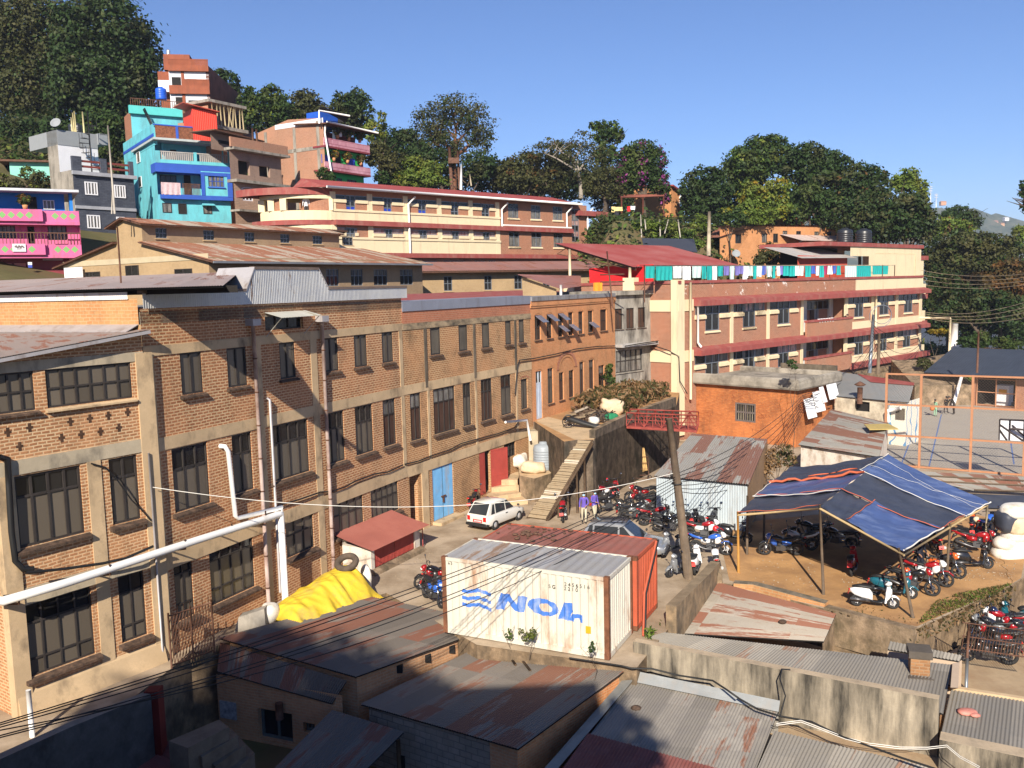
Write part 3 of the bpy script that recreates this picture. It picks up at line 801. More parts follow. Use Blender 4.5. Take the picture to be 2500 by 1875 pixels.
for k,r in enumerate(D_lo):wnd(hd,FC,r,2,(.25,.75),.13,pm=[mpw,m_shut if k==0 else m_board],sill=.08,fw=.045,sd=.12,sh=.1);act(FC,r,hd,m_brD)
for r in D_md:wnd(hd,FC,r,1,(.28,.72),.13,pm=[mpd,m_board],sill=.08,fw=.045,sd=.12,sh=.1)
wnd(hd,FC,D_r,1,(.35,.65),.13,pm=[mpw,mpd],sill=.08,fw=.05,sd=.1,sh=.1)
big=[D_md[0][0]-.12,D_md[1][1]+.15,D_md[0][2],D_md[0][3]+.25]
act(FC,big,hd,m_brRed,.05,"relieving_arch",.3,.75)
act(FC,[big[0]+.22,big[1]-.22,big[2],big[3]+.02],hd,m_brD,.045,"relieving_arch",.2,.7)
m_paleblue=M("pale_blue_paint",(.52,.60,.70),.7,0,.12,2,(.4,.32,.25),.35,(3,3,.7))
mb=MB();u0,u1,z0,z1=D_door
mb.fb(FC,u0+.02,u1-.02,z0,z0+(z1-z0)*.76,-.10,-.05);mb.fb(FC,u0+.02,u0+.1,z0+(z1-z0)*.76,z1,-.10,-.04);mb.fb(FC,u1-.1,u1-.02,z0+(z1-z0)*.76,z1,-.10,-.04);mb.fb(FC,(u0+u1)/2-.03,(u0+u1)/2+.03,z0,z1,-.10,-.035)
dd=mb.bd("door",m_paleblue,hd)
mb=MB();mb.fb(FC,u0,u1,z0+(z1-z0)*.76,z1,-.11,-.08);mb.bd("pane",mpd,dd)
act(FC,D_door,hd,m_brD)
he=TH("concrete_house","narrow grey plastered concrete house wedged between orange brick and cream pillared building","house",FE.pt(.2,3.5))
E_up=rwr(FE,[('g',952,645,1012,805),('g',1040,640,1102,795),('g',1130,635,1188,782)])
E_lo=[FE.rect(('g',958,972,1163,1115))]
ztE=FE.uz('g',1100,535)[1]
mb=MB();mb.wall(FE,.02,uE1,-.4,ztE,E_up+E_lo,.14)
mb.bd("wall",M("grey_plaster_stained",(.36,.335,.29),.9,0,.2,.9,(.08,.07,.06),.62,(1.3,1.3,.45),.2,15,.15),he)
mb=MB();mb.fb(FE,-.1,uE1+.1,ztE,ztE+.3,-8,.3);mb.bd("roof",m_greyc,he)
mb=MB();zc=FE.uz('g',1090,918)[1];mb.fb(FE,-.05,uE1+.25,zc-.1,zc+.1,-.02,.75);mb.bd("canopy",M("canopy_concrete",(.47,.46,.44),.85,0,.15,1,(.2,.19,.18),.4),he)
for r in E_up:wnd(he,FE,r,2,(1.0,),.11,pm=[m_board],sill=.1,fw=.05,sd=.1,sh=.1)
wnd(he,FE,E_lo[0],5,(.48,.52),.11,pm=[mpw],sill=.12,fw=.06,sillm=m_greyc,sd=.12,sh=.12)
hg=TH("pillared_hostel","long brick building with cream pillars, red ledges and washing on its flat roof","hostel",FG.pt(0,3.3))
m_brG=brick("hostel_brick",(.27,.10,.055),(.36,.15,.088),(.46,.31,.22),.26,.09,.018,(.22,.13,.09),.3)
m_brGp=brick("hostel_brick_flaking",(.27,.10,.055),(.36,.148,.088),(.45,.3,.21),.26,.09,.018,(.2,.1,.07),.3,(1.2,1.2,.5),.5,(.80,.76,.70),.62)
zl2=(FG.uz('g',1700,590)[1]+FG.uz('d',1000,1450)[1])/2;zl1_=(FG.uz('g',1700,945)[1]+FG.uz('h',1000,335)[1])/2
zlb=(FG.uz('h',900,605)[1]+FG.uz('h',1470,527)[1])/2
zcap=(FG.uz('g',1700,455)[1]+FG.uz('d',1000,1352)[1])/2
G_t=[('g',1572,628,1830,668),('g',1868,606,2105,652),('h',0,135,205,185),('h',250,115,460,165),None,('h',850,78,1020,130),('h',1065,66,1210,110),('h',1245,55,1390,95)]
G_w=[('g',1650,628,1755,810),('g',1940,606,2033,785),('h',45,135,135,310),('h',315,115,400,285),None,('h',905,78,970,220),('h',1100,66,1165,208),('h',1290,55,1348,195)]
H_t=[('g',1568,995,1820,1040),('g',1865,962,2100,1002),('h',-10,485,200,530),('h',240,455,455,500),None,('h',845,382,1010,430),('h',1065,348,1205,390),('h',1235,326,1380,370)]
H_w=[('g',1650,995,1752,1165),('g',1940,962,2033,1130),('h',45,485,130,650),('h',315,455,395,610),None,('h',905,382,968,515),('h',1100,348,1150,490),('h',1280,326,1332,465)]
holes=[];trans=[]
for tr_,wn_ in((G_t,G_w),(H_t,H_w)):
 ts=[FG.rect(q)if q else None for q in tr_];ws=[FG.rect(q)if q else None for q in wn_]
 ok=[q for q in ts if q];zt1_=sum(q[3]for q in ok)/len(ok);zt0_=sum(q[2]for q in ok)/len(ok)
 okw=[q for q in ws if q];zw0_=sum(q[2]for q in okw)/len(okw)
 for a,b in zip(ts,ws):
  if a:
   a[2],a[3]=zt0_,zt1_;b[2],b[3]=zw0_,zt1_
   holes+=[[a[0],b[0],zt0_,zt1_],[b[1],a[1],zt0_,zt1_],b];trans.append((a,b))
uby0,uby1=FG.uz('h',505,200)[0],FG.uz('h',845,200)[0]
bal=[[uby0,uby1,zl1_+.35,zl2-.45],[uby0,uby1,zlb+.5,zl1_-.5]]
uS=FG.uz('g',1555,600)[0]
mb=MB();mb.wall(FG,0,uG1,-.4,zl2-.1,holes+bal,.08);mb.bd("wall",m_brG,hg)
mb=MB()
uFL=FF.uz('g',575,480)[0]
mb.wall(FF,uFL,uG,-.4,zcap,[FF.rect(('g',1262,628,1398,790))],.12);mb.bd("side_wall",m_brG,hg)
wnd(hg,FF,FF.rect(('g',1262,628,1398,790)),2,(.35,.65),.1,pm=[mpw,mpd],fw=.07)
zs=FG.uz('d',900,1400)
ucr=FG.uz('d',915,1400)[0]
m_aw=flat("aluminium_frame",(.21,.24,.28),.4,.4)
mb=MB();mb.fb(FG,0,ucr,zl2,zcap,-.2,-.02);mb.bd("parapet",m_brGp,hg)
mb=MB();mb.fb(FG,ucr+.002,uG1,zl2,zcap,-.2,-.015);mb.bd("parapet",mcr,hg)
mb=MB();mb.fb(FG,-.1,uG1,zcap,zcap+.22,-.25,.09);mb.bd("parapet_capping",mrt,hg)
mb=MB();mb.fb(FF,uFL,uG-.3,zcap,zcap+.22,-.25,.09);mb.bd("parapet_capping",mrt,hg)
for z in(zl2,zl1_):
 u1=uG1+.6
 mb=MB();mb.hexa([FG.pt(uS,z-.42,-.02),FG.pt(u1,z-.42,-.02),FG.pt(u1,z-.42,.75),FG.pt(uS,z-.42,.75)],[FG.pt(uS,z+.22,-.02),FG.pt(u1,z+.22,-.02),FG.pt(u1,z-.02,.75),FG.pt(uS,z-.02,.75)])
 mb.bd("ledge",mrt,hg)
mb=MB();mb.fb(FG,uby1,uG1+1.2,zlb-.1,zlb+.45,-.02,.6);mb.bd("ledge",mrt,hg)
curt=M("pink_curtain_pane",(.6,.42,.40),.3,0,.5,3.5,(.05,.05,.05),.5,(4,4,.3))
for k,(a,b)in enumerate(trans):
 H=a[3]-a[2]
 c=[mpd,curt,mpw][k%3]if k<4 or k>9 else[mpd,mpw][k%2]
 wnd(hg,FG,[a[0],b[0],a[2],a[3]],1,(1,),.05,m_aw,[mpd],fw=.06)
 wnd(hg,FG,[b[1],a[1],a[2],a[3]],1,(1,),.05,m_aw,[c],fw=.06)
 wnd(hg,FG,b,2,(H/(b[3]-b[2]),1-H/(b[3]-b[2])),.05,m_aw,[c,mpd],fw=.07,sill=.12,sillm=mcr,sd=.18,sh=.25)
 for u0,u1 in((a[0]-.1,b[0]-.05),(b[1]+.05,a[1]+.1)):
  mb=MB();mb.hexa([FG.pt(u0,a[2]-.36,-.02),FG.pt(u1,a[2]-.36,-.02),FG.pt(u1,a[2]-.36,.16),FG.pt(u0,a[2]-.36,.16)],[FG.pt(u0,a[2]-.01,-.02),FG.pt(u1,a[2]-.01,-.02),FG.pt(u1,a[2]-.12,.16),FG.pt(u0,a[2]-.12,.16)]);mb.bd("transom_sill",mcr,hg)
def gp(F,u,w,z0,z1,d=.07):sep("cream_pillar",mcr,hg,F,[(u-w,u+w,z0,z1,-.05,d)])
ztop=FG.uz('g',1425,420)[1]
mb=MB();c0=FG.pt(0,0,0)
mb.fb(FG,-.28,.75,.3,ztop,-.3,.22);mb.bd("corner_pillar",mcr,hg)
for z in(zl2-.15,zl1_-.2):
 sep("cream_beam",mcr,hg,FF,[(0.0,uG-.25,z-.62,z+.25,-.02,.08)]);sep("cream_beam",mcr,hg,FG,[(.76,uS-.02,z-.62,z+.25,-.02,.08)])
for t,a,b in(('h',236,200),('h',498,200),('h',838,200),('h',1043,150),('h',1228,150),('h',1412,100)):
 u=FG.uz(t,a,b)[0]
 gp(FG,u,.22 if a<800 else.32,zl1_+.23,zl2-.43);gp(FG,u,.22 if a<800 else.32,zlb+.2 if a>800 else 1,zl1_-.44)
u=FG.uz('g',1850,640)[0];gp(FG,u,.22,zl1_+.23,zl2-.43);gp(FG,u,.22,2,zl1_-.44)
ug5=FG.uz('h',905,250)[0]
for z0,z1 in((zl1_+.22,zl1_+.95),(zlb+.45,zlb+1.15)):sep("cream_apron",mcr,hg,FG,[(uby1+.35,uG1-.02,z0,z1,-.02,.05)])
for u0 in(FG.uz('g',1508,800)[0],FG.uz('h',1047,150)[0]):
 mb=MB();mb.tube([FG.pt(u0,3 if u0<10 else zl1_+.2,.33),FG.pt(u0,zl2+1.4 if u0<10 else zl2-.4,.33)],.10,8);mb.bd("drain_pipe",mcr,hg)
mb=MB();u0=FG.uz('g',1567,700)[0];mb.tube([FG.pt(u0,zl2-.42,.3),FG.pt(u0,zl1_+.6,.3),FG.pt(u0+.35,zl1_+.25,.35)],.09,8);mb.bd("drain_pipe",m_white,hg)
for k,r in enumerate(bal):
 u0,u1,z0,z1=r;dp=-1.6
 mb=MB()
 mb.face([FG.pt(u0,z0,dp),FG.pt(u1,z0,dp),FG.pt(u1,z1,dp),FG.pt(u0,z1,dp)]);mb.face([FG.pt(u0,z0,0),FG.pt(u0,z0,dp),FG.pt(u0,z1,dp),FG.pt(u0,z1,0)]);mb.face([FG.pt(u1,z0,0),FG.pt(u1,z0,dp),FG.pt(u1,z1,dp),FG.pt(u1,z1,0)])
 mb.face([FG.pt(u0,z1,0),FG.pt(u1,z1,0),FG.pt(u1,z1,dp),FG.pt(u0,z1,dp)],1);mb.face([FG.pt(u0,z0,.1),FG.pt(u1,z0,.1),FG.pt(u1,z0,dp),FG.pt(u0,z0,dp)],1)
 mb.bd("balcony_recess",[m_brG,mcr],hg)
 zb=z0+1.0
 mb=MB();mb.fb(FG,u0-.1,u1+.15,z0-.5,zb,.3,.5);mb.fb(FG,u0-.1,u1+.15,z0-.5,z0-.3,-.02,.3);mb.bd("balcony_wall",m_brG,hg)
 mb=MB();mb.fb(FG,u0-.15,u1+.2,zb+.002,zb+.2,.22,.58);mb.bd("balcony_capping",mrt,hg)
 um=(u0+u1)/2
 sep("cream_pillar",M("pale_pillar",(.66,.66,.64),.7,0,.1),hg,FG,[(u0+(u1-u0)*.24,u0+(u1-u0)*.38,z0,z1,dp,dp+.25),(u1-.8,u1-.12,z0,z1,dp,dp+.25)])
 wnd(hg,FG,[u0+(u1-u0)*.39,u1-.85,z1-1.05,z1-.2],4,(1,),.02,m_aw,[mpd],d0=dp+.1)
 mb=MB();a=u0+(u1-u0)*.5;mb.fb(FG,a,a+.75,z0,z1-1.06,dp+.02,dp+.08);mb.bd("door",m_board,hg)
 mb=MB();mb.fb(FG,a+.78,a+1.75,z0,z1-1.06,dp+.01,dp+.04);mb.fb(FG,a+1.3,a+1.4,z0,z1-1.06,dp+.04,dp+.09);mb.bd("door",[m_aw],hg)
 mb=MB();mb.fb(FG,u0+.2,u0+(u1-u0)*.22,z1-1.0,z1-.25,dp+.01,dp+.05);mb.bd("window",mpd,hg)
FGe=Fac(FG.pt(uG1,0),rad(-44.1))
mb=MB();e_=-1 if FGe.t.dot(FG.n)>0 else 1
mb.face([FG.pt(uG1,.5,0),FG.pt(uG1,.5,-12),FG.pt(uG1,zcap,-12),FG.pt(uG1,zcap,0)]);mb.bd("end_wall",mcr,hg)
for z in(zl2-.2,zl1_+.6,zl1_-3.3):
 mb=MB();mb.hexa([FG.pt(uG1+.02,z-.9,-2),FG.pt(uG1+2.4,z-.9,-2),FG.pt(uG1+2.4,z-.9,-.3),FG.pt(uG1+.02,z-.9,-.3)],[FG.pt(uG1+.02,z-.35,-2),FG.pt(uG1+2.4,z-.35,-2),FG.pt(uG1+2.4,z-.35,-.3),FG.pt(uG1+.02,z-.35,-.3)]);mb.bd("end_balcony",mrt,hg)
 mb=MB();mb.fb(FG,uG1+.03,uG1+2.0,z-.34,z+.8,-2,-.4);mb.bd("end_balcony_wall",mcr,hg)
mb=MB();mb.prism([FG.pt(.2,0,-.25)[:2],FG.pt(uG1,0,-.25)[:2],FG.pt(uG1,0,-12)[:2],FG.pt(.2,0,-12)[:2]],zl2-.5,zl2+.1);mb.bd("flat_roof",m_greyc,hg)
FP=Fac(FG.pt(0,0,-2.2),FG.az)
up0,up1=FP.uz('d',872,1170)[0],FP.uz('d',1420,1120)[0]
zp=FP.uz('d',1420,1128)[1];upo=FP.uz('d',1015,1220)[0];zpo=FP.uz('d',1010,1187)[1]
mb=MB();mb.wall(FP,upo,up1,zl2,zp,[],.1);mb.wall(FP,up0,upo-.001,zpo,zp,[],.1)
mb.face([FP.pt(up1,zl2,0),FP.pt(up1,zl2,-7),FP.pt(up1,zp,-7),FP.pt(up1,zp,0)]);mb.bd("penthouse_wall",mcr,hg)
sep("penthouse_panel",M("cream_shadow_gap",(.70,.58,.36),.8),hg,FP,[(FP.uz('d',1065,1250)[0],FP.uz('d',1370,1180)[0],FP.uz('d',1370,1172)[1],FP.uz('d',1370,1172)[1]+.07,-.01,.02),(FP.uz('d',1370,1180)[0],FP.uz('d',1378,1180)[0],zl2+1,FP.uz('d',1370,1172)[1]+.07,-.01,.02)])
mb=MB();mb.fb(FP,up0-6,up1+.4,zp+.002,zp+.4,-7,.15);mb.bd("penthouse_roof",mrt,hg)
mb=MB();mb.fb(FP,up1+.05,up1+3.6,zp-1.3,zp-.8,-3,-.5);mb.fb(FP,up1+.05,up1+2.4,zp-5.2,zp-1.31,-3,-.6,1);mb.bd("penthouse_balcony",[mrt,mcr],hg)
mb=MB();mb.wall(FP,up0-8,upo,zl2,zp,[],.1,0,None,-3.5);mb.bd("penthouse_back",m_dark,hg)
q=[FP.px('d',462,1162),FP.px('d',870,1185)]
mb=MB();u0=FP.uz('d',465,1200)[0];u1=FP.uz('d',870,1200)[0];z0,z1=FP.uz('d',700,1198)[1],FP.uz('d',870,1185)[1]
mb.corr(FP.pt(u0-.3,z0-.1,.6),FP.pt(u1+.4,z1-.2,.6),FP.pt(u0-.3,z0+1.1,-3.4),FP.pt(u1+.4,z1+.9,-3.4),.12,.02);mb.bd("shed_roof",shm("roof_top_sheet",(.40,.36,.32),(.3,.2,.13),.2,(.4,.44,.47),.6,.1,.15),hg)
mb=MB();mb.face([FP.pt(u0,zl2,0),FP.pt(u1-.6,zl2,0),FP.pt(u1-.6,z0+.1,0),FP.pt(u0,z0+.2,0)]);mb.bd("shed_wall",M("red_shed_paint",(.50,.085,.05),.7,0,.12),hg)
def tank(name,c,r,h,mat,label,ribs=5,group=None):
 mb=MB();prof=[(r*.97,0),(r,.04*h)]
 for k in range(ribs):
  z=.08+.66*k/ribs
  prof+=[(r,z*h),(r*1.03,(z+.02)*h),(r*1.03,(z+.06)*h),(r,(z+.08)*h)]
 prof+=[(r,.78*h),(r*.9,.86*h),(r*.42,.93*h),(r*.40,.93*h),(r*.40,.99*h),(0.02,h)]
 mb.lathe(prof,c,24);o=mb.bd(name,mat);return tag(o,label,"water tank",group)
m_tank=flat("black_plastic",(.022,.024,.028),.38)
c=FP.pt((FP.uz('d',885,1060)[0]+FP.uz('d',1000,1060)[0])/2,zp+.4,-1.6);tank("water_tank",c,.80,1.65,m_tank,"left one of the two tall black water tanks on the cream penthouse",group="black tanks on the penthouse")
c=FP.pt((FP.uz('d',1025,1060)[0]+FP.uz('d',1145,1060)[0])/2,zp+.4,-1.6);tank("water_tank",c,.84,1.72,m_tank,"right one of the two tall black water tanks on the cream penthouse",group="black tanks on the penthouse")
hr=TH("red_roof_canopy","large red sheet roof on cream posts and trusses above the hostel roof","canopy roof",FF.pt(uG-.3,zcap))
A=FF.px('g',1095,322);Cc=FF.px('g',485,137)
FGc=Fac(A,FG.az);B=FGc.px('g',1958,312);B.z=A.z
Dd=FGc.px('g',1958,312)*0+B+(Cc-A)
m_cr=M("canopy_red_sheet",(.29,.06,.05),.6,.0,.1,.25,(.33,.12,.105),.5,(.25,.25,.25))
mb=MB();mb.corr(A,B,Cc,Dd,.3,.025);mb.bd("roof_sheet",m_cr,hr)
soffit(hr,[A,B,Dd,Cc],dz=.07)
mb=MB()
for fr in(.02,.5,.97):
 p,q=A.lerp(B,fr),Cc.lerp(Dd,fr)
 mb.tube([p-U(.25),q-U(.9)],.05,5);mb.tube([p-U(.15),q-U(.2)],.05,5)
 for k in range(8):mb.tube([p.lerp(q,k/8)-U(.2 if k%2 else.25+.65*k/8),p.lerp(q,(k+1)/8)-VV((0,0,.2 if not k%2 else.25+.65*(k+1)/8))],.03,4)
mb.bd("truss",mri,hr)
for t_,a_,b_ in(('g',600,430),('g',1062,428)):
 u=FF.uz(t_,a_,b_)[0];fr=(FF.pt(u,0)-VV((A.x,A.y,0))).length/(VV((Cc.x,Cc.y,0))-VV((A.x,A.y,0))).length
 mb=MB();mb.tube([FF.pt(u,zcap+.2,-.1),FF.pt(u,A.z+(Cc.z-A.z)*fr-.15,-.1)],.12,8);mb.bd("post",mcr,hr)
 mb=MB();mb.fb(FF,u-.55,u+.55,zl2-.2,zcap+.55,-.5,.12);mb.bd("post_base",mcr,hg)
for fr in(.35,.75):
 p=A.lerp(B,fr)+(Cc-A)*.1
 mb=MB();mb.tube([(p.x,p.y,zl2),(p.x,p.y,p.z-.25)],.07,8);mb.bd("post",mri,hr)
def poly_prism(name,pts,z0,z1,mats,par,m=0,ms=None):
 mb=MB();mb.prism([(p[0],p[1])for p in pts],z0,z1,m,ms);return mb.bd(name,mats,par)
m_brK=brick("clay_wash_brick",(.36,.25,.135),(.40,.285,.16),(.37,.27,.165),.26,.1,.012,(.26,.18,.11),.35,bump=.2)
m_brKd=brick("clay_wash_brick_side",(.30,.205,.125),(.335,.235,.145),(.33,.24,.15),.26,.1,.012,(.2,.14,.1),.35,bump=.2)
K0=aty('e',1610,600,60.0)
FK=Fac(K0,rad(33.0));FKg=Fac(K0,rad(-57.0));sk=-1 if FKg.t.x>0 else 1
hk=TH("gabled_shed","clay coloured gabled shed with rusty roof sheets and a raised clerestory","shed",FK.pt(0,8))
uKr=FK.uz('f',1365,450)[0]
z_e=(FK.uz('f',300,262)[1]+FK.uz('f',1360,285)[1])/2
kw=[FK.rect(q)for q in(('f',618,345,720,465),('f',808,340,905,462),('f',985,338,1095,465),('f',1188,340,1292,458))]
for r in kw:r[2],r[3]=kw[3][2],kw[3][3]
mb=MB();mb.wall(FK,0,uKr,7,z_e+.1,kw,.15);mb.face([FK.pt(uKr,7,0),FK.pt(uKr,7,-14),FK.pt(uKr,z_e+.1,-14),FK.pt(uKr,z_e+.1,0)]);mb.bd("wall",m_brKd,hk)
for r in kw:wnd(hk,FK,r,3,(.4,.6),.1,m_aw,[mpw,mpd],fw=.05)
gL=FKg.uz('e',490,610);gS=FKg.uz('e',1100,440);gS2=FKg.uz('e',1105,290);gT=FKg.uz('e',960,262);gS3=FKg.uz('e',893,300);gS4=FKg.uz('e',893,455)
wK=abs(gL[0]);us=abs(gS[0]);us2=abs(gS3[0])
prof=[(0,z_e),(us,gS[1]),(us,gS2[1]),(abs(gT[0]),gT[1]),(us2,gS3[1]),(us2,gS4[1]),(wK,gL[1])]
mb=MB();mb.face([FKg.pt(sk*u,z)for u,z in[(0,7)]+prof+[(wK,7)]][::-1]);mb.bd("gable_wall",m_brK,hk)
mb=MB();zb=FKg.uz('e',500,640)[1];mb.fb(FKg,*sorted((0,sk*wK)),zb,zb+.4,-.02,.04);mb.bd("concrete_band",M("pale_band",(.50,.42,.28),.9,0,.12),hk)
for q in(('e',660,678,775,712),('e',970,628,1075,705),('e',1350,655,1485,692)):
 wnd(hk,FKg,FKg.rect(q),2,(1,),-.02,m_frame,[mpd],fw=.06)
L=uKr+.25
def strip(name,u0,z0,u1,z1,mat,ex=.35,thick=None,a=0.4,b=None):
 b=L if b is None else b
 d0=FKg.pt(sk*u0,z0,a);d1=FKg.pt(sk*u1,z1,a);off=FK.t*(b+a)
 mb=MB();mb.corr(d0+off,d0,d1+off,d1,.14,.02);o=mb.bd(name,mat,hk)
 mb=MB();mb.slab([d0-U(.05),d0+off-U(.05),d1+off-U(.05),d1-U(.05)],.08);mb.bd("roof_batten",mri,hk)
sl=(gS[1]-z_e)/us
strip("lower_roof",-.9,z_e-.9*sl,us,gS[1],m_roofrusty)
strip("upper_roof",us-.5,gS2[1]-.12,abs(gT[0]),gT[1]+.05,m_roofrusty,b=L-3.0)
strip("back_roof",abs(gT[0]),gT[1]+.05,us2+.9,gS3[1]-.3,m_roofrusty)
strip("back_lower_roof",us2,gS4[1]+.1,wK+1.0,gL[1]-.3,m_roofrusty)
mb=MB();mb.slab([FKg.pt(sk*-.93,z_e-.9*sl-.02,.4),FKg.pt(sk*-.93,z_e-.9*sl-.02,.4)+FK.t*(L+.4),FKg.pt(sk*-1.05,z_e-.9*sl-.02,.4)+FK.t*(L+.4),FKg.pt(sk*-1.05,z_e-.9*sl-.02,.4)],.14);mb.bd("gutter",M("grey_gutter",(.22,.23,.25),.5,.2,.2),hk)
FKc=Fac(FK.pt(0,0,-us),FK.az)
cw=[FKc.rect(q)for q in(('e',1197,333,1290,415),('e',1567,350,1655,428),('e',1885,365,1965,440),('f',-5,50,68,128),('f',265,65,340,140),('f',515,80,592,148),('f',750,92,828,153))]
cw=cw[:3]+cw[4:]
for r in cw:r[2],r[3]=sum(q[2]for q in cw)/6,sum(q[3]for q in cw)/6
mb=MB();mb.wall(FKc,0,L-3.2,gS[1]-.2,gS2[1]-.1,cw,.12);mb.face([FKc.pt(L-3.2,gS[1]-.3,0),FKc.pt(L-3.2,gS[1]-.3,-6),FKc.pt(L-3.2,gT[1],-3),FKc.pt(L-3.2,gS2[1],0)]);mb.bd("clerestory_wall",m_brKd,hk)
for r in cw:wnd(hk,FKc,r,3,(.5,.5),.1,m_aw,[mpd],fw=.04,sill=.1,sillm=m_brK,sd=.12,sh=.15)
FKs=Fac(FKg.pt(0,0,.25),FKg.az);r=FKs.rect(('e',497,645,643,722))
sb=TH("notice_board","white notice board with faint grey lettering beside the clay gabled shed","sign board",FKs.pt((r[0]+r[1])/2,r[2]))
mb=MB();mb.fb(FKs,r[0],r[1],r[2]-.5,r[3],0,.05);mb.bd("board",flat("white_board",(.82,.82,.82),.6),sb)
mb=MB();uc=(r[0]+r[1])/2;w_=(r[1]-r[0])/2
for k in range(14):
 a=math.pi*(.2+.6*k/13);mb.fb(FKs,uc+math.cos(a)*w_*.7-.05,uc+math.cos(a)*w_*.7+.05,r[2]+math.sin(a)*w_*.55,r[2]+math.sin(a)*w_*.55+.12,.05,.056)
for z in(.15,.35):mb.fb(FKs,uc-w_*.4,uc+w_*.4,r[2]+z,r[2]+z+.05,.05,.056)
mb.bd("lettering",flat("grey_lettering",(.5,.55,.62),.7),sb)
H0=aty('b',672,1100,86.0)
FH=Fac(H0,rad(46.5))
hh=TH("curved_hostel","long cream and brick building with rounded left corner and red sheet roof","hostel",FH.pt(0,12))
uH1=FH.uz('c',0,1100)[0]
uHm=FH.uz('b',1957,1100)[0];uHe=FH.uz('c',735,1100)[0];uHs=FH.uz('c',608,1000)[0]
zg=(FH.uz('b',680,1000)[1]+FH.uz('b',1900,1060)[1])/2
def zf(*pp):return sum(FH.uz(*q)[1]for q in pp)/len(pp)
zL1=zf(('b',680,1245),('b',1900,1283));zL2=zf(('b',1320,1497),('b',1950,1503))
top_t=[('b',680,1035,935,1085),('b',972,1045,1210,1093),('b',1247,1060,1473,1105),('b',1505,1070,1715,1117),('b',1748,1083,1920,1125)]
top_w=[('b',770,1035,848,1165),('b',1060,1045,1128,1175),('b',1327,1060,1393,1185),('b',1580,1070,1643,1195),('b',1818,1083,1880,1203)]
mid_t=[('b',700,1280,860,1320),('b',985,1290,1218,1335),('b',1257,1298,1475,1343),('b',1515,1303,1725,1345),('b',1757,1308,1923,1350)]
mid_w=[('b',770,1280,848,1410),('b',1075,1290,1138,1420),('b',1337,1298,1403,1425),('b',1588,1303,1648,1427),('b',1828,1308,1885,1430)]
br_w=[[('b',2022,1095,2105,1210),('c',127,938,210,1052),('c',303,950,380,1060),('c',473,958,548,1062)],[('b',2030,1312,2113,1430),('c',133,1158,218,1272),('c',307,1160,388,1272),('c',478,1160,552,1272)]]
stw=FH.rect(('c',617,978,677,1235))
holes=[];tw=[]
for T_,W_ in((top_t,top_w),(mid_t,mid_w)):
 ts=[FH.rect(q)for q in T_];ws=[FH.rect(q)for q in W_]
 a=sum(q[3]for q in ts)/5;b=sum(q[2]for q in ts)/5;c=sum(q[2]for q in ws)/5
 for p,q in zip(ts,ws):p[2],p[3]=b,a;q[2],q[3]=c,a;holes.append([p[0],q[0],b,a]);holes.append([q[1],p[1],b,a]);holes.append(q);tw.append((p,q))
bw=[]
for R_ in br_w:
 rs=[FH.rect(q)for q in R_];a=sum(q[3]for q in rs)/4;b=sum(q[2]for q in rs)/4
 for q in rs:q[2],q[3]=b,a
 bw+=rs
zst0,zst1=stw[2],stw[3]
low_w=[FH.rect(q)for q in(('b',1370,1540,1475,1572),('b',1525,1537,1690,1570),('b',1765,1537,1850,1568),('b',1873,1535,1930,1567))]
m_brH=brick("upper_hostel_brick",(.29,.115,.065),(.36,.155,.09),(.40,.26,.18),.26,.09,.016,(.2,.12,.08),.25,bump=.2)
mb=MB();mb.wall(FH,0,uHe,9,zg+.1,holes+bw+[stw]+low_w,.12);mb.face([FH.pt(uHe,9,0),FH.pt(uHe,9,-10),FH.pt(uHe,zg,-10),FH.pt(uHe,zg,0)]);mb.bd("wall",m_brH,hh)
m_bluep=flat("blue_painted_pane",(.02,.05,.42),.4)
m_curt2=M("red_curtain_pane",(.42,.30,.27),.3,0,.5,4,(.25,.03,.03),.5,(5,5,.2))
for k,(p,q)in enumerate(tw):
 pm=[mpd,m_bluep]if k<3 else[mpd,mpd]if k<5 else[m_curt2,mpw]
 wnd(hh,FH,[p[0],q[0],p[2],p[3]],1,(1,),.1,m_aw,[pm[0]],fw=.07);wnd(hh,FH,[q[1],p[1],p[2],p[3]],1,(1,),.1,m_aw,[pm[0]],fw=.07)
 wnd(hh,FH,q,2,(.35,.32,.33),.1,m_aw,[mpd,mpd if k<5 else mpw,pm[1]],fw=.08)
 for a,b in((p[0]-.1,q[0]),(q[1],p[1]+.1)):sep("transom_sill",mcr,hh,FH,[(a,b,p[2]-.32,p[2]-.02,-.02,.12)])
for q in bw:wnd(hh,FH,q,2,(.35,.65),.1,m_aw,[mpd,mpw],fw=.08,sill=.12,sillm=mcr,sd=.15,sh=.3)
wnd(hh,FH,stw,2,(.17,.17,.16,.17,.17,.16),.1,m_aw,[mpd,mpw,m_curt2,mpd,m_curt2,mpd],fw=.08)
for q in low_w:wnd(hh,FH,q,3,(1,),.1,m_aw,[mpd],fw=.06)
for k in range(6):
 u=0.0 if k==0 else(tw[k-1][0][1]+(tw[k][0][0]if k<5 else uHm))/2
 sep("cream_pillar",mcr,hh,FH,[(u-.3,u+.3,zL1+.23,zg-.2,-.05,.06),(u-.3,u+.3,zL2+.2,zL1-.25,-.05,.06)])
ap=zf(('b',1300,1250)),zf(('b',1300,1185))
sep("cream_apron",mcr,hh,FH,[(0,uHm,ap[0],ap[1],-.02,.05),(0,uHm,zL2+.2,zL2+1.5,-.02,.05),(3,uHm+4,9,zL2-1.6,-.02,.05)])
sep("cream_sill",mcr,hh,FH,[(0,uHm,ap[1]+.001,ap[1]+.22,-.02,.14),(0,uHm,zL2+1.51,zL2+1.75,-.02,.14)])
for z,u1 in((zL1,uHs),(zL2,uHe)):
 mb=MB();mb.fb(FH,-.05,u1,z-.25,z+.22,-.02,.5);mb.bd("ledge",mrt,hh)
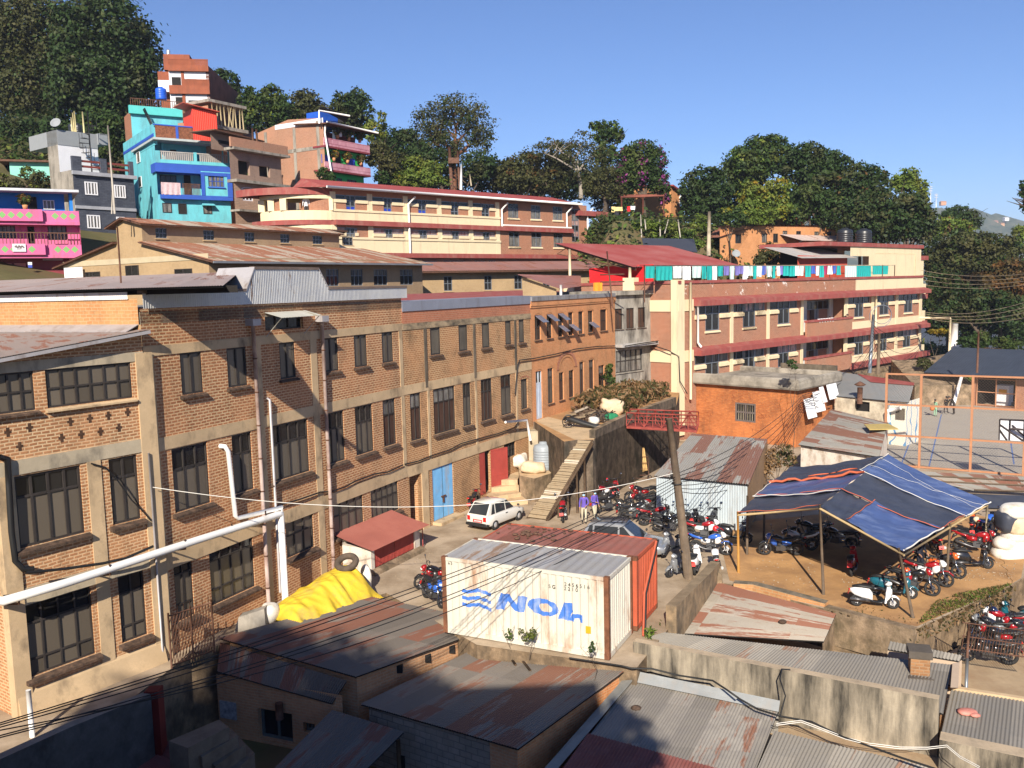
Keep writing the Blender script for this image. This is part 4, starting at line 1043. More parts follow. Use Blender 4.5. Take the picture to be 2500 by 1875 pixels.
for t,a,b in(('b',1243,1150),('b',1962,1170),('c',567,1050),('c',727,1050)):
 u=FH.uz(t,a,b)[0]
 mb=MB();mb.tube([FH.pt(u,zL1+.2 if a!=1243 else zL2,.3),FH.pt(u,zg-1.0,.3),FH.pt(u+.7,zg-.25,.6)],.1,7);mb.bd("drain_pipe",m_white,hh)
sep("pipe_run",m_white,hh,FH,[(FH.uz('c',75,1100)[0],FH.uz('c',600,1100)[0],zL1+.3,zL1+.45,.3,.45)])
zr0=zg+.1;ridge=zf(('b',1300,960))
dR=-6.0
R0=FH.pt(-1.2,zr0,.9);R1=FH.pt(uHe-2,zr0,.9);R2=FH.pt(uHe-3,zr0+2.2,dR);R3=FH.pt(-3.6,zr0+2.2,dR)
FHr=Fac(FH.pt(0,0,dR),FH.az);zrr=(FHr.uz('b',600,945)[1]+FHr.uz('b',2100,1015)[1]+FHr.uz('c',300,875)[1])/3
R2 .z=R3 .z=zrr;R2=FHr.px('c',470,880);R2 .z=zrr;R3=FHr.px('b',430,925);R3 .z=zrr+.05
mb=MB();mb.corr(R0,R1,R3,R2,.25,.025);mb.bd("roof_sheet",m_redroof,hh)
soffit(hh,[R0,R1,R2,R3],mat=mrt,dz=.08)
mb=MB();mb.tube([R0+FH.n*.08,R1+FH.n*.08],.13,8);mb.bd("gutter",m_white,hh)
P1=FHr.px('b',345,990);mb=MB();mb.face([R0,R3,P1]);mb.face([R0-U(.02),FH.pt(-3.5,zr0,-1),P1]);mb.bd("gable_board",mrt,hh)
mb=MB();mb.fb(FH,uHs+1,uHe+3.5,zr0-1.3,zr0-.7,-6,.6);mb.bd("stair_roof",mrt,hh)
def arc(rx,ry,n=10):return[FH.pt(-rx*math.sin(math.pi/2*k/n),0,-ry+ry*math.cos(math.pi/2*k/n))for k in range(n+1)]
m_corner=[arc(5.2,5.2)]
def ring(name,r0,ry,z0,z1,mat,par,n=12,inner=None):
 mb=MB();o=arc(r0,ry,n);c=FH.pt(0,0,-ry)
 poly=o+[FH.pt(0,0,-ry)]
 mb.prism([(p.x,p.y)for p in poly][::-1],z0,z1);return mb.bd(name,mat,par)
zv=zf(('b',680,1000))-.1
ring("verandah_roof",6.6,6.6,zv-.3,zv+.35,mrt,hh)
ring("verandah_lintel",5.0,5.0,zv-.65,zv-.31,mcr,hh)
ring("verandah_floor",5.6,5.6,zL1-.25,zL1+.2,mrt,hh)
ring("verandah_parapet",5.0,5.0,zL1+.21,zL1+1.1,mcr,hh)
ring("lower_corner_wall",4.8,4.8,9,zL1-.26,mcr,hh)
ring("verandah_back",2.2,2.2,zL1+1.11,zv-.66,m_brH,hh)
for k in(0.02,.62,.80,.99):
 a=math.pi/2*k;p=FH.pt(-4.8*math.sin(a),0,-5+4.8*math.cos(a))
 mb=MB();mb.prism([(p.x-.3,p.y-.3),(p.x+.3,p.y-.3),(p.x+.3,p.y+.3),(p.x-.3,p.y+.3)],zL1+1.11,zv-.66);mb.bd("verandah_pillar",mcr,hh)
a0,a1=math.pi/2*.66,math.pi/2*.79
p,q=FH.pt(-4.75*math.sin(a0),0,-5+4.75*math.cos(a0)),FH.pt(-4.75*math.sin(a1),0,-5+4.75*math.cos(a1))
mb=MB();mb.face([(p.x,p.y,zL1+1.11),(q.x,q.y,zL1+1.11),(q.x,q.y,zv-.66),(p.x,p.y,zv-.66)]);mb.bd("verandah_infill",m_brH,hh)
for k,(a,b)in enumerate(((498,875),(560,872),(618,868))):
 c=FHr.px('c',a,b+22);c=c+FH.n*-2;c.z=zrr-.6
 tank("roof_tank",c,.40,.85,m_tank,"%s of three black water tanks behind the red roof of the curved hostel"%("left one","middle one","right one")[k],group="black tanks behind the red roof")
FL=Fac(aty('f',1372,400,84.0),rad(58.0))
hl=TH("clay_row_shed","low clay coloured shed with long brown roof below the cream hostel","shed",FL.pt(0,10))
uL1=FL.uz('g',1020,350)[0];zt_=(FL.uz('f',1380,345)[1]+FL.uz('g',1000,345)[1])/2
lw=[FL.rect(q)for q in(('f',1525,362,1592,415),('f',1838,358,1897,410),('f',2070,355,2130,398),('g',395,350,448,388),('g',610,350,655,386))]
for r in lw:r[2],r[3]=zt_-1.9,zt_-.5
mb=MB();mb.wall(FL,-2,uL1,7,zt_,lw,.1);mb.bd("wall",m_brK,hl)
for r in lw:wnd(hl,FL,r,2,(.5,.5),.08,m_aw,[mpd],fw=.06,sill=.1,sillm=m_brK)
mb=MB();mb.corr(FL.pt(-2.5,zt_,.9),FL.pt(uL1+.5,zt_,.9),FL.pt(-2.5,zt_+1.0,-4),FL.pt(uL1+.5,zt_+1.0,-4),.2,.02);mb.bd("roof",shm("dull_red_brown_roof",(.25,.115,.095),(.2,.08,.05),.3,(.22,.14,.12),.8,0,.15),hl)
mb=MB();mb.slab([FL.pt(-2.5,zt_-.04,.9),FL.pt(uL1+.5,zt_-.04,.9),FL.pt(uL1+.5,zt_+.96,-4),FL.pt(-2.5,zt_+.96,-4)],.15);mb.bd("roof_edge",mri,hl)
hf=TH("flat_roof_block","low building with weathered grey flat concrete roof behind the factory","building",aty('f',1700,480,66))
fr_=[aty('f',1372,540,57),aty('f',2212,515,66),aty('f',2160,430,82),aty('f',1372,425,74)]
zfr=10.95
mb=MB();mb.prism([tuple(p[:2])for p in fr_],6,zfr);mb.bd("roof_slab",m_greyc,hf)
hs_=TH("red_eaved_annexe","narrow low annexe with red painted roof edge and tiny white windows above the factory","annexe",FC.pt(8,6,-12.5))
FX=Fac(FC.pt(0,0,-7),FC.az)
u0,u1=FX.uz('f',1215,590)[0],FX.uz('g',640,535)[0];zx=(FX.uz('f',1215,570)[1]+FX.uz('g',300,545)[1])/2
xw=[FX.rect(q)for q in(('f',1305,600,1342,620),('f',1380,597,1415,617),('f',1470,592,1505,612),('f',1540,590,1575,609),('f',1650,584,1685,604),('f',1750,578,1790,598))]
for r in xw:r[2],r[3]=zx-.95,zx-.35
mb=MB();mb.wall(FX,u0-1,u1,8,zx-.05,xw,.1);mb.face([FX.pt(u1,8,0),FX.pt(u1,8,-4),FX.pt(u1,zx,-4),FX.pt(u1,zx,0)]);mb.bd("wall",m_brH,hs_)
for r in xw:wnd(hs_,FX,r,1,(1,),.06,flat("white_frame",(.8,.8,.8),.5),[mpd],fw=.1)
mb=MB();mb.slab([FX.pt(u0-1,zx,.5),FX.pt(u1+.4,zx,.5),FX.pt(u1+.4,zx+.35,-3.5),FX.pt(u0-1,zx+.35,-3.5)],.22);mb.bd("roof",mrt,hs_)
hg2=TH("small_gabled_store","small beige brick store with faded red pitched roof beside the hostel parapet","store",aty('g',370,470,66))
FS=Fac(aty('g',240,460,64.0),rad(60.0));u1=FS.uz('g',500,500)[0]
za,zb_=FS.uz('g',240,400)[1],FS.uz('g',500,492)[1]
mb=MB();mb.face([FS.pt(0,7),FS.pt(u1,7),FS.pt(u1,zb_),FS.pt(0,za)]);mb.bd("wall",m_brK,hg2)
mb=MB();off=-FS.n*9+FS.t*2.5;a_=FS.pt(-.7,za+.2,.4);b_=FS.pt(u1+.1,zb_,.4);c_=aty('g',690,470,72);d_=aty('g',690,390,76)
mb.corr(b_,a_,c_,d_,.2,.02);mb.bd("roof",shm("faded_red_roof",(.34,.15,.125),(.24,.1,.07),.3,(.28,.17,.15),.8,0,.12),hg2)
mb=MB();mb.tube([FS.pt(u1+.2,zb_-1,.3),FS.pt(u1+.2,zb_+.3,.3)],.1,8);mb.bd("pipe",m_white,hg2)
def house(name,label,cat,t,a,b,Y,az,z0,zt,wr,wl,mat,mat2=None,roof=None,depth=9):
 """corner seen at photo spot; front wall runs to spot wr on the right, side wall to wl on the left"""
 P=aty(t,a,b,Y);F=Fac(P,az);S=Fac(P,az-math.pi/2)
 h=TH(name,label,cat,(P.x,P.y,z0))
 return h,F,S
def swn(h,F,qs,cols,rows,fm,pm,rec=-.03,**kw):
 for q in qs:wnd(h,F,F.rect(q),cols,rows,rec,fm,pm,**kw)
m_whitef=flat("white_window_frame",(.80,.80,.82),.45)
m_cyan=M("turquoise_paint",(.14,.52,.60),.85,0,.12,.5,(.12,.33,.38),.42,(1,1,.4))
m_bluet=M("royal_blue_trim",(.035,.10,.46),.6,0,.1)
h,F,S=house("turquoise_house","bright turquoise four storey house with blue balconies and a red rooftop cabin","house",'a',1205,1300,92,rad(55),16,0,0,0,None)
cy_r=F.uz('a',1760,1250)[0];zR=F.uz('a',1190,1085)[1];zB=13.0
wl_=S.uz('a',960,1250);sg=1 if wl_[0]>0 else-1
def sw(F_,u0,u1,z0,z1,mat,h,name="wall",d=0.0,m=None):
 mb=MB();mb.wall(F_,min(u0,u1),max(u0,u1),z0,z1,m or[],.15,0,None,d);return mb.bd(name,mat,h)
z3b,z3t=F.uz('a',1500,1275)[1],zR
z2b,z2t=F.uz('a',1500,1510)[1],F.uz('a',1500,1330)[1]
sw(S,0,wl_[0],zB,zR-.4,m_cyan,h,"side_wall")
sw(F,0,cy_r,zB,z2b,m_cyan,h,"front_wall")
sw(F,0,cy_r,z2b,z2t,m_cyan,h,"front_wall",-1.2);sw(F,0,cy_r,z3b,zR,m_cyan,h,"front_wall",-1.4)
mb=MB();mb.hexa([F.pt(-.3,zR,.9),F.pt(cy_r+.5,zR,.9),F.pt(cy_r+.5,zR,-9),F.pt(-.3,zR,-9)],[F.pt(-.3,zR+.22,.9),F.pt(cy_r+.5,zR+.22,.9),F.pt(cy_r+.5,zR+.22,-9),F.pt(-.3,zR+.22,-9)]);mb.bd("roof_slab",M("pale_slab",(.45,.5,.5),.8),h)
sep("floor_slab",m_bluet,h,F,[(-.2,cy_r+.15,z3b-.9,z3b-.02,-1.4,.5),(.2,cy_r+.1,z2b-.45,z2b,-1.4,.6)])
sep("balcony_rail_wall",m_cyan,h,F,[(-.1,cy_r+.1,z3b,z3b+.35,.35,.5),(-.1,.35,z3b+.35,z3b+1.2,.3,.5),(cy_r*.5,cy_r*.5+.3,z3b+.35,zR if 0 else z3b+1.25,.35,.5),(cy_r-.1,cy_r+.1,z3b,zR,.2,.5),(.9,1.2,z3b,zR,-1.3,-1.0)])
mb=MB()
for k in range(34):
 u=.45+(cy_r-.7)*k/33
 if abs(u-cy_r*.5-.15)>.3:mb.fb(F,u,u+.12,z3b+.36,z3b+1.1,.40,.46)
mb.fb(F,.4,cy_r,z3b+1.1,z3b+1.2,.37,.49);mb.bd("balustrade",M("grey_balustrade",(.40,.38,.36),.8),h)
blk=[(F.uz('a',1540,1400)[0],cy_r+.1)]
mb=MB();mb.wall(F,blk[0][0],blk[0][1],z2b,z2t+.1,[F.rect(('a',1592,1355,1720,1450))],.12,0,None,.55);mb.bd("bay_wall",m_cyan,h)
sep("blue_frame",m_bluet,h,F,[(blk[0][0],blk[0][0]+.35,z2b,z2t,.5,.62),(blk[0][1]-.5,blk[0][1]+.02,z2b-.1,z2t,.5,.63),(blk[0][0]+.36,blk[0][1]-.52,z2t-.35,z2t,.5,.61)])
wnd(h,F,F.rect(('a',1592,1355,1720,1450)),4,(.5,.5),.1,m_bluet,[mpw],d0=.55,sill=.1,sillm=m_bluet)
swn(h,F,[('a',1255,1340,1385,1410)],3,(1,),m_frame,[mpd],d0=-1.2)
mb=MB();r=F.rect(('a',1440,1340,1500,1490));mb.fb(F,r[0],r[1],z2b,r[3],-1.19,-1.1);mb.bd("door",m_dark,h)
mb=MB();r=F.rect(('a',1340,1140,1390,1230));mb.fb(F,r[0],r[1],z3b,r[3],-1.39,-1.3);mb.bd("door",m_dark,h)
mb=MB();r=F.rect(('a',1395,1410,1540,1495))
for k in range(14):mb.fb(F,r[0]+(r[1]-r[0])*k/14,r[0]+(r[1]-r[0])*k/14+.05,z2b,z2b+1.1,.5,.55)
mb.fb(F,r[0],r[1],z2b+1.1,z2b+1.16,.48,.57);mb.bd("balcony_grille",mri,h)
swn(h,F,[('a',1565,1575,1635,1650),('a',1250,1565,1325,1640)],2,(1,),m_frame,[mpw]);swn(h,F,[('a',1372,1570,1440,1650)],1,(1,),m_frame,[m_dark])
mb=MB();r=F.rect(('a',1555,1565,1645,1590));mb.hexa([F.pt(r[0],r[2],0),F.pt(r[1],r[2],0),F.pt(r[1],r[2],.7),F.pt(r[0],r[2],.7)],[F.pt(r[0],r[3],0),F.pt(r[1],r[3],0),F.pt(r[1],r[2]+.08,.7),F.pt(r[0],r[2]+.08,.7)]);mb.bd("awning",m_cyan,h)
swn(h,S,[('a',1055,1180,1085,1250),('a',1068,1370,1098,1440)],1,(1,),m_whitef,[mpw])
sep("blue_band",m_bluet,h,S,[(min(0,wl_[0]),max(0,wl_[0]),S.uz('a',1040,1120)[1]-.3,S.uz('a',1040,1120)[1],-.02,.06)])
ztr=zR+.22
sep("terrace_wall",m_cyan,h,S,[(min(0,wl_[0]),max(0,wl_[0]),zR-.4,ztr+1.5,-.3,.02)])
mb=MB();r=F.rect(('a',1120,1030,1485,1100));mb.fb(F,.1,r[1],ztr,ztr+1.3,.2,.3);mb.bd("lattice_rail",M("brick_lattice",(.22,.085,.045),.9,0,.5,6),h)
sep("rail_cap",m_bluet,h,F,[(-.1,r[1],ztr+1.31,ztr+1.42,.15,.35),(r[1]*.55,r[1]*.55+.25,ztr,ztr+1.3,.31,.36)])
r=F.rect(('a',1482,985,1675,1110))
mb=MB();mb.corr(F.pt(r[0],ztr,.35),F.pt(r[1],ztr,.35),F.pt(r[0],ztr+3.3,.35),F.pt(r[1],ztr+3.1,.35),.18,.03);mb.face([F.pt(r[0],ztr,.35),F.pt(r[0],ztr,-3),F.pt(r[0],ztr+3.3,-3),F.pt(r[0],ztr+3.3,.35)]);mb.bd("red_cabin",M("bright_red_sheet",(.68,.06,.035),.55,0,.06,.4),h)
mb=MB();mb.slab([F.pt(r[0]-1.0,ztr+3.75,.8),F.pt(r[1]+.2,ztr+3.15,.8),F.pt(r[1]+.2,ztr+3.3,-3),F.pt(r[0]-1,ztr+3.9,-3)],.08);mb.bd("cabin_roof",M("brick_red_sheet",(.42,.08,.05),.6),h)
FCY,CYz=F,ztr
h,F,S=house("turquoise_terrace_house","upper turquoise house with black iron stair and roof terrace","house",'a',1010,900,100,rad(58),24,0,0,0,None)
u1=F.uz('a',1510,900)[0];zt_=F.uz('a',1050,840)[1]
sw(F,0,u1,20,zt_,m_cyan,h,"front_wall");sw(S,0,S.uz('a',955,870)[0],20,zt_-.2,m_brH,h,"side_wall")
m_teal=M("teal_paint",(.10,.52,.50),.8,0,.08)
sep("roof_band",m_teal,h,F,[(-.2,u1,F.uz('a',1300,900)[1],zt_+.3,-.1,.4)])
mb=MB()
for k in range(30):mb.fb(F,u1*k/30,u1*k/30+.06,zt_+.3,zt_+1.1,.2,.25)
mb.fb(F,0,u1,zt_+1.05,zt_+1.12,.18,.27);mb.bd("roof_rail",mri,h)
mb=MB();a,b=F.px('a',1100,850),F.px('a',1165,985)
for d in(.5,1.2):mb.tube([a+F.n*d,b+F.n*d],.08,5)
for k in range(9):mb.tube([a.lerp(b,k/8)+F.n*.5,a.lerp(b,k/8)+F.n*1.2],.05,4)
mb.bd("iron_stair",m_black,h)
h,F,S=house("bare_brick_house","unfinished bare brick house with open column frame on top","house",'a',1610,900,96,rad(30),20,0,0,0,None)
m_brN=brick("raw_brick",(.32,.15,.09),(.38,.19,.12),(.40,.29,.21),.24,.08,.012,(.25,.17,.12),.3,bump=.2)
u1=F.uz('a',1870,1000)[0];ul=S.uz('a',1500,900)[0];zt_=F.uz('a',1700,810)[1];zf_=F.uz('a',1700,995)[1]
sw(F,0,u1,12,zf_,m_brN,h,"front_wall");sw(S,0,ul,12,zt_-.3,m_brN,h,"side_wall");sw(F,0,u1,zf_,zt_,m_brN,h,"back_wall",-4)
sep("floor_slab",m_greyc,h,F,[(-.2,u1+.3,zf_-.1,zf_+.25,-4,.6),(-.3,u1+.3,zt_,zt_+.3,-5,.5)])
mb=MB()
for k in range(9):
 u=.4+(u1-.5)*k/8;mb.tube([F.pt(u,zf_+.25,.3),F.pt(u+random.uniform(-.25,.25),zt_,.3)],.08,5)
mb.tube([F.pt(u1*.5,zf_+.3,.35),F.pt(u1*.62,zt_,.35)],.07,5);mb.tube([F.pt(u1*.62,zf_+.3,.35),F.pt(u1*.5,zt_,.35)],.07,5)
mb.bd("bamboo_props",M("bamboo",(.42,.34,.2),.8),h)
sw(S,ul,S.uz('a',1372,960)[0],12,S.uz('a',1440,940)[1],m_brN,h,"lower_block")
h,F,S=house("brown_frame_house","brown unfinished house with empty window openings and one arched window","house",'a',1775,1300,90,rad(29),14,0,0,0,None)
m_brP=brick("grey_brown_brick",(.26,.17,.13),(.31,.21,.16),(.3,.23,.18),.24,.09,.012,(.12,.09,.07),.4,bump=.2)
u1=F.uz('a',2170,1300)[0];zA=F.uz('a',1800,1160)[1];zM=F.uz('a',1800,1385)[1]
op=[F.rect(('a',1835,1235,1930,1355)),F.rect(('a',1998,1278,2085,1370))]
mb=MB();mb.wall(F,0,u1,zM,zA,op,.3);mb.bd("upper_wall",m_brP,h)
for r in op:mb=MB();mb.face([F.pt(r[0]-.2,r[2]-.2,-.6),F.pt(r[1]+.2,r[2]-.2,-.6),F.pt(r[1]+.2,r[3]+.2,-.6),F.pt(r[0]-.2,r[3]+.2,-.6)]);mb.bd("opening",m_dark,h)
m_tan=brick("tan_cladding",(.42,.27,.19),(.46,.31,.22),(.3,.2,.14),.6,.16,.03,(.25,.17,.12),.2)
aw_=F.rect(('a',1848,1460,1935,1555));sw(F,0,u1*.55,9,zM-.3,m_tan,h,"lower_wall",.35,[aw_]);sw(F,u1*.55,u1,9,zM-.3,m_brP,h,"lower_wall",-1.0)
wnd(h,F,aw_,3,(.3,.7),.1,m_whitef,[m_board],d0=.35,fw=.1);o=act(F,aw_,h,m_whitef,.37,"arch_frame",.14,.3)
sep("floor_slab",m_greyc,h,F,[(-.1,u1+.6,zA,zA+.25,-.6,.8),(-.1,u1+.3,zM-.3,zM-.02,-.4,.9),(0,u1,F.uz('a',1850,1625)[1]-.15,F.uz('a',1850,1625)[1]+.05,-.3,1.0)])
sep("parapet",m_brN,h,F,[(-.3,u1+.5,zA+.26,zA+1.2,.4,.6)])
r=F.rect(('a',1820,1060,1990,1150));sw(F,r[0]-1,r[1]+.5,zA+.3,r[3]+.6,m_brP,h,"roof_room",-2.5);mb=MB();mb.fb(F,r[0],r[1],zA+1,r[3],-2.55,-2.4);mb.bd("opening",m_dark,h)
mb=MB();mb.slab([F.pt(r[0]-1.4,r[3]+.8,-1.4),F.pt(r[1]+2.5,r[3]+.5,-1.4),F.pt(r[1]+2.5,r[3]+.6,-5),F.pt(r[0]-1.4,r[3]+.9,-5)],.12);mb.bd("roof_sheet",mri,h)
for a in(2010,2040):
 mb=MB();u=F.uz('a',a,1150)[0];mb.tube([F.pt(u,zA+.3,-1.0),F.pt(u,zA+2.8,-1.0)],.12,5);mb.bd("roof_post",mri,h)
for k,a in enumerate((1872,1933)):
 c=F.px('a',a,1155);c=F.pt(F.uz('a',a,1150)[0],zA+.27,-.4);mb=MB();mb.lathe([(.28,0),(.3,.5),(.25,.62),(.05,.66)],c,14);tag(mb.bd("blue_drum",flat("blue_plastic",(.08,.28,.62),.4)),"%s small blue drum on the roof of the brown unfinished house"%("left","right")[k],"drum","blue drums on the brown house")
h,F,S=house("slate_clad_house","dark slate clad house with white windows and bare concrete side wall","house",'a',565,1400,86,rad(38),14,0,0,0,None)
m_slate=brick("slate_cladding",(.055,.062,.085),(.085,.095,.12),(.045,.05,.065),.5,.16,.02,(.1,.11,.13),.3)
u1=F.uz('a',1040,1500)[0];zt_=(F.uz('a',580,1320)[1]+F.uz('a',1010,1370)[1])/2;ul=S.uz('a',375,1200)[0];zs_=S.uz('a',560,1200)[1]
sw(F,0,u1,9,zt_,m_slate,h,"front_wall");sw(S,0,ul,9,zt_+.2,m_greyc,h,"side_wall")
sep("grey_band",M("light_grey_paint",(.36,.37,.40),.8),h,F,[(-.1,u1+.2,zt_-.25,zt_+.1,-.02,.3),(0,u1,F.uz('a',700,1590)[1]-.3,F.uz('a',700,1590)[1],-.02,.12)])
swn(h,F,[('a',650,1400,755,1508),('a',877,1425,970,1530),('e',668,235,775,342),('e',895,250,960,290)],4,(1,),m_whitef,[mpw],fw=.1)
sep("parapet",m_slate,h,F,[(0,.9,zt_+.1,zt_+1.5,-.2,.1),(u1*.45,u1*.55,zt_+.1,zt_+1.5,-.2,.1),(u1*.93,u1,zt_+.1,zt_+1.5,-.2,.1)])
sep("rail_bar",M("maroon_rail",(.2,.05,.04),.6),h,F,[(.9,u1*.45,zt_+.5,zt_+.7,-.1,0),(.9,u1*.45,zt_+1.0,zt_+1.2,-.1,0),(u1*.55,u1*.93,zt_+.5,zt_+.7,-.1,0),(u1*.55,u1*.93,zt_+1.0,zt_+1.2,-.1,0)])
m_wp=M("white_paint",(.70,.71,.74),.8,0,.06);m_lg=M("pale_grey_paint",(.27,.29,.305),.8,0,.06)
r=F.rect(('a',445,1110,760,1260));zw_=r[3]
FWh=Fac(F.pt(0,0,-3.5),F.az);r=FWh.rect(('a',445,1115,762,1260));r2=FWh.rect(('a',440,1000,815,1115));r3=FWh.rect(('a',640,1030,815,1125))
sw(FWh,r[0],r[1],zt_,r[3],m_wp,h,"stair_tower");mb=MB();mb.fb(FWh,r[0],r[1],r[3],r2[3],-6,.05);mb.bd("stair_tower_parapet",m_lg,h)
mb=MB();mb.fb(FWh,r[1],r3[1],r3[2],r3[2]+1.1,-6,.5);mb.fb(FWh,r3[1]-.8,r3[1],r3[2]+1.1,r3[3],-6,.5);mb.bd("tower_balcony",m_lg,h)
mb=MB();SW2=Fac(FWh.pt(r[0],0),F.az-math.pi/2);e_=SW2 .uz('a',372,1200)[0];mb.wall(SW2,min(0,e_),max(0,e_),9,r2[3],[]);mb.bd("side_wall",m_greyc,h)
mb=MB()
for k in range(12):
 a=k*.55;c=FWh.pt(r[0]+2.6,zt_+.3+k*.42,1.2);v=VV((math.cos(a),math.sin(a),0));s_=VV((-v.y,v.x,0))*.25
 mb.slab([c,c+v*.95-s_,c+v*.95+s_],.05);mb.tube([c+v*.95,c+v*.95+U(.9)],.025,4)
mb.tube([FWh.pt(r[0]+2.6,zt_,1.2),FWh.pt(r[0]+2.6,zt_+6.4,1.2)],.07,6);mb.bd("spiral_stair",m_black,h)
c=FWh.pt((FWh.uz('a',640,900)[0]+FWh.uz('a',715,900)[0])/2,0,-2)
for k,(a,dz)in enumerate(((648,0),(692,.0))):
 u=FWh.uz('a',a,930)[0];tank("roof_tank",FWh.pt(u,r2[3],-2.5),.38,1.35,m_tank,"%s tall black tank on the slate clad house"%("left","right")[k],group="tanks on the slate house")
mb=MB()
for a,b0 in((588,895),(602,860),(615,848),(678,852)):
 u=FWh.uz('a',a,900)[0];mb.tube([FWh.pt(u,r2[3],-1),FWh.pt(u,FWh.uz('a',a,b0)[1],-1)],.09,5)
mb.bd("bamboo_pole",M("yellow_bamboo",(.55,.48,.25),.7),h)
c=FWh.px('a',435,955)
mb=MB();mb.lathe([(.02,.0),(.45,.06),(.85,.22),(1.02,.42),(1.0,.44),(.83,.26),(.43,.10),(.02,.04)],(0,0,0),18);o=mb.bd("dish",m_lg);o.matrix_world=Matrix.Translation(c)@Matrix.Rotation(rad(62),4,'X')@Matrix.Scale(.5,4);o.name="satellite_dish";tag(o,"grey satellite dish on the grey side wall of the slate clad house","satellite dish")
h,F,S=house("pink_house","pink and blue balconied house with green diamond frieze and potted plants","house",'e',628,500,73,rad(60),10,0,0,0,None)
m_pink=M("pink_paint",(.66,.15,.32),.8,0,.1,.8,(.4,.14,.2),.35);m_pinkd=M("maroon_shop",(.22,.04,.05),.7,0,.2);m_bluew=M("strong_blue_paint",(.02,.20,.58),.75,0,.08);m_dia=flat("green_diamond",(.20,.42,.14),.7)
u0=-14.5;z1=F.uz('e',400,290)[1];z1t=F.uz('e',400,200)[1];z2=F.uz('e',400,545)[1];z2t=F.uz('e',400,462)[1]
ud_=F.uz('e',335,350)[0];zrp=F.uz('e',400,60)[1]
pw=[F.rect(('e',370,310,525,425)),F.rect(('e',-20,290,125,410))]
mb=MB();mb.wall(F,u0,0,z2t,z1,pw+[[F.uz('e',215,350)[0],F.uz('e',270,350)[0],z2t+.1,z1-.3]],.15,0,None,-1.1);mb.bd("front_wall",m_pink,h)
for r in pw:wnd(h,F,r,4,(1,),.1,m_frame,[mpw],d0=-1.1)
mb=MB();mb.fb(F,F.uz('e',215,350)[0],F.uz('e',270,350)[0],z2t,z1,-1.5,-1.3);mb.bd("door",m_dark,h)
for z,zt2 in((z1,z1t),(z2,z2t)):
 sep("balcony_wall",m_pink,h,F,[(u0,ud_,z,zt2,.0,.55),(ud_+.01,0,z,zt2-.05,-.3,.15)])
 sep("balcony_floor",m_pink,h,F,[(u0,0,z-.25,z-.01,-1.2,.3)])
 n_=23
 for k in range(n_):
  u=u0+.4+(0-u0-.9)*k/(n_-1);d=.556 if u<ud_-.3 else.156;zc_=(z+zt2)/2
  if abs(u-ud_)<.35:continue
  mb=MB();mb.face([F.pt(u-.27,zc_,d),F.pt(u,zc_-.27,d),F.pt(u+.27,zc_,d),F.pt(u,zc_+.27,d)]);mb.bd("diamond",m_dia,h)
mb=MB()
for k in range(60):
 u=u0+(-u0)*k/60;d=.4 if u<ud_ else.05;mb.fb(F,u,u+.05,z2t,z2t+.85,d,d+.05)
mb.fb(F,u0,ud_,z2t+.85,z2t+.93,.38,.47);mb.fb(F,ud_,0,z2t+.85,z2t+.93,.03,.12);mb.bd("balcony_railing",mri,h)
sw(F,u0,-.9,z1t-.2,zrp,m_bluew,h,"upper_wall",-1.3);mb=MB();mb.fb(F,u0,.1,zrp,zrp+.2,-8,.4);mb.bd("roof_slab",M("white_slab",(.6,.62,.66),.8),h)
wnd(h,F,F.rect(('e',335,110,430,185)),3,(1,),-.03,m_whitef,[mpw],d0=-1.3)
mb=MB();mb.fb(F,F.uz('e',225,150)[0],F.uz('e',290,150)[0],z1t,zrp-.3,-1.29,-1.2);mb.bd("door",m_dark,h)
sep("blue_post",m_bluew,h,F,[(F.uz('e',535,100)[0],F.uz('e',560,100)[0],z1t-.5,zrp,-1.4,-.4)])
mb=MB();mb.fb(F,-.9,-.02,9,z1,-1.1,-.6);mb.bd("end_pier",m_pink,h)
mb=MB();mb.face([F.pt(0,9,.1),F.pt(0,9,-8),F.pt(0,z1,-8),F.pt(0,z1,.1)]);mb.bd("side_wall",m_pink,h)
sw(F,u0,0,7,z2-.25,m_pinkd,h,"shop_front",-1.0)
sep("shop_shutter",M("pale_red_shutter",(.55,.2,.16),.6),h,F,[(F.uz('e',0,600)[0],F.uz('e',90,600)[0],z2-1.3,z2-.6,-.98,-.9),(F.uz('e',110,600)[0],F.uz('e',200,600)[0],z2-1.3,z2-.6,-.98,-.9)])
r=F.rect(('e',330,555,490,585));sep("shop_sign",M("grey_shop_sign",(.35,.36,.36),.7,0,.3,3),h,F,[(r[0],r[1],r[2],r[3],-.5,-.4)])
r=F.rect(('e',213,602,248,645));mb=MB();mb.fb(F,r[0],r[1],r[2],r[2]+(r[3]-r[2])*.5,.4,.46,0);mb.fb(F,r[0],r[1],r[2]+(r[3]-r[2])*.5+.001,r[3],.4,.46,1);o=mb.bd("hanging_sign",[flat("sign_blue",(.05,.08,.4),.5),m_whitef]);tag(o,"small white and blue hanging sign before the pink house shops","sign")
r=F.rect(('e',92,462,200,522));mb=MB();mb.fb(F,r[0],r[1],r[2],r[3],.6,.66);o=mb.bd("signboard",m_wp);tag(o,"white signboard with faint script on the pink balcony","sign board")
mb=MB()
for k in range(10):a=r[0]+.15+(r[1]-r[0]-.3)*k/10;z_=r[2]+(r[3]-r[2])*(.62+.1*math.sin(k*1.9));mb.fb(F,a,a+.12,z_-.06,z_+.06,.66,.668)
for z_ in(.2,.36):mb.fb(F,r[0]+.3,r[1]-.3,r[2]+(r[3]-r[2])*z_,r[2]+(r[3]-r[2])*z_+.04,.66,.668)
mb.bd("lettering",flat("dark_lettering",(.2,.15,.15),.7),o)
FPK,PKz,PKu=F,z1t,u0
h,F,S=house("mint_house","low mint green house with red plinth behind the pink house","house",'a',75,1300,96,rad(70),18,0,0,0,None)
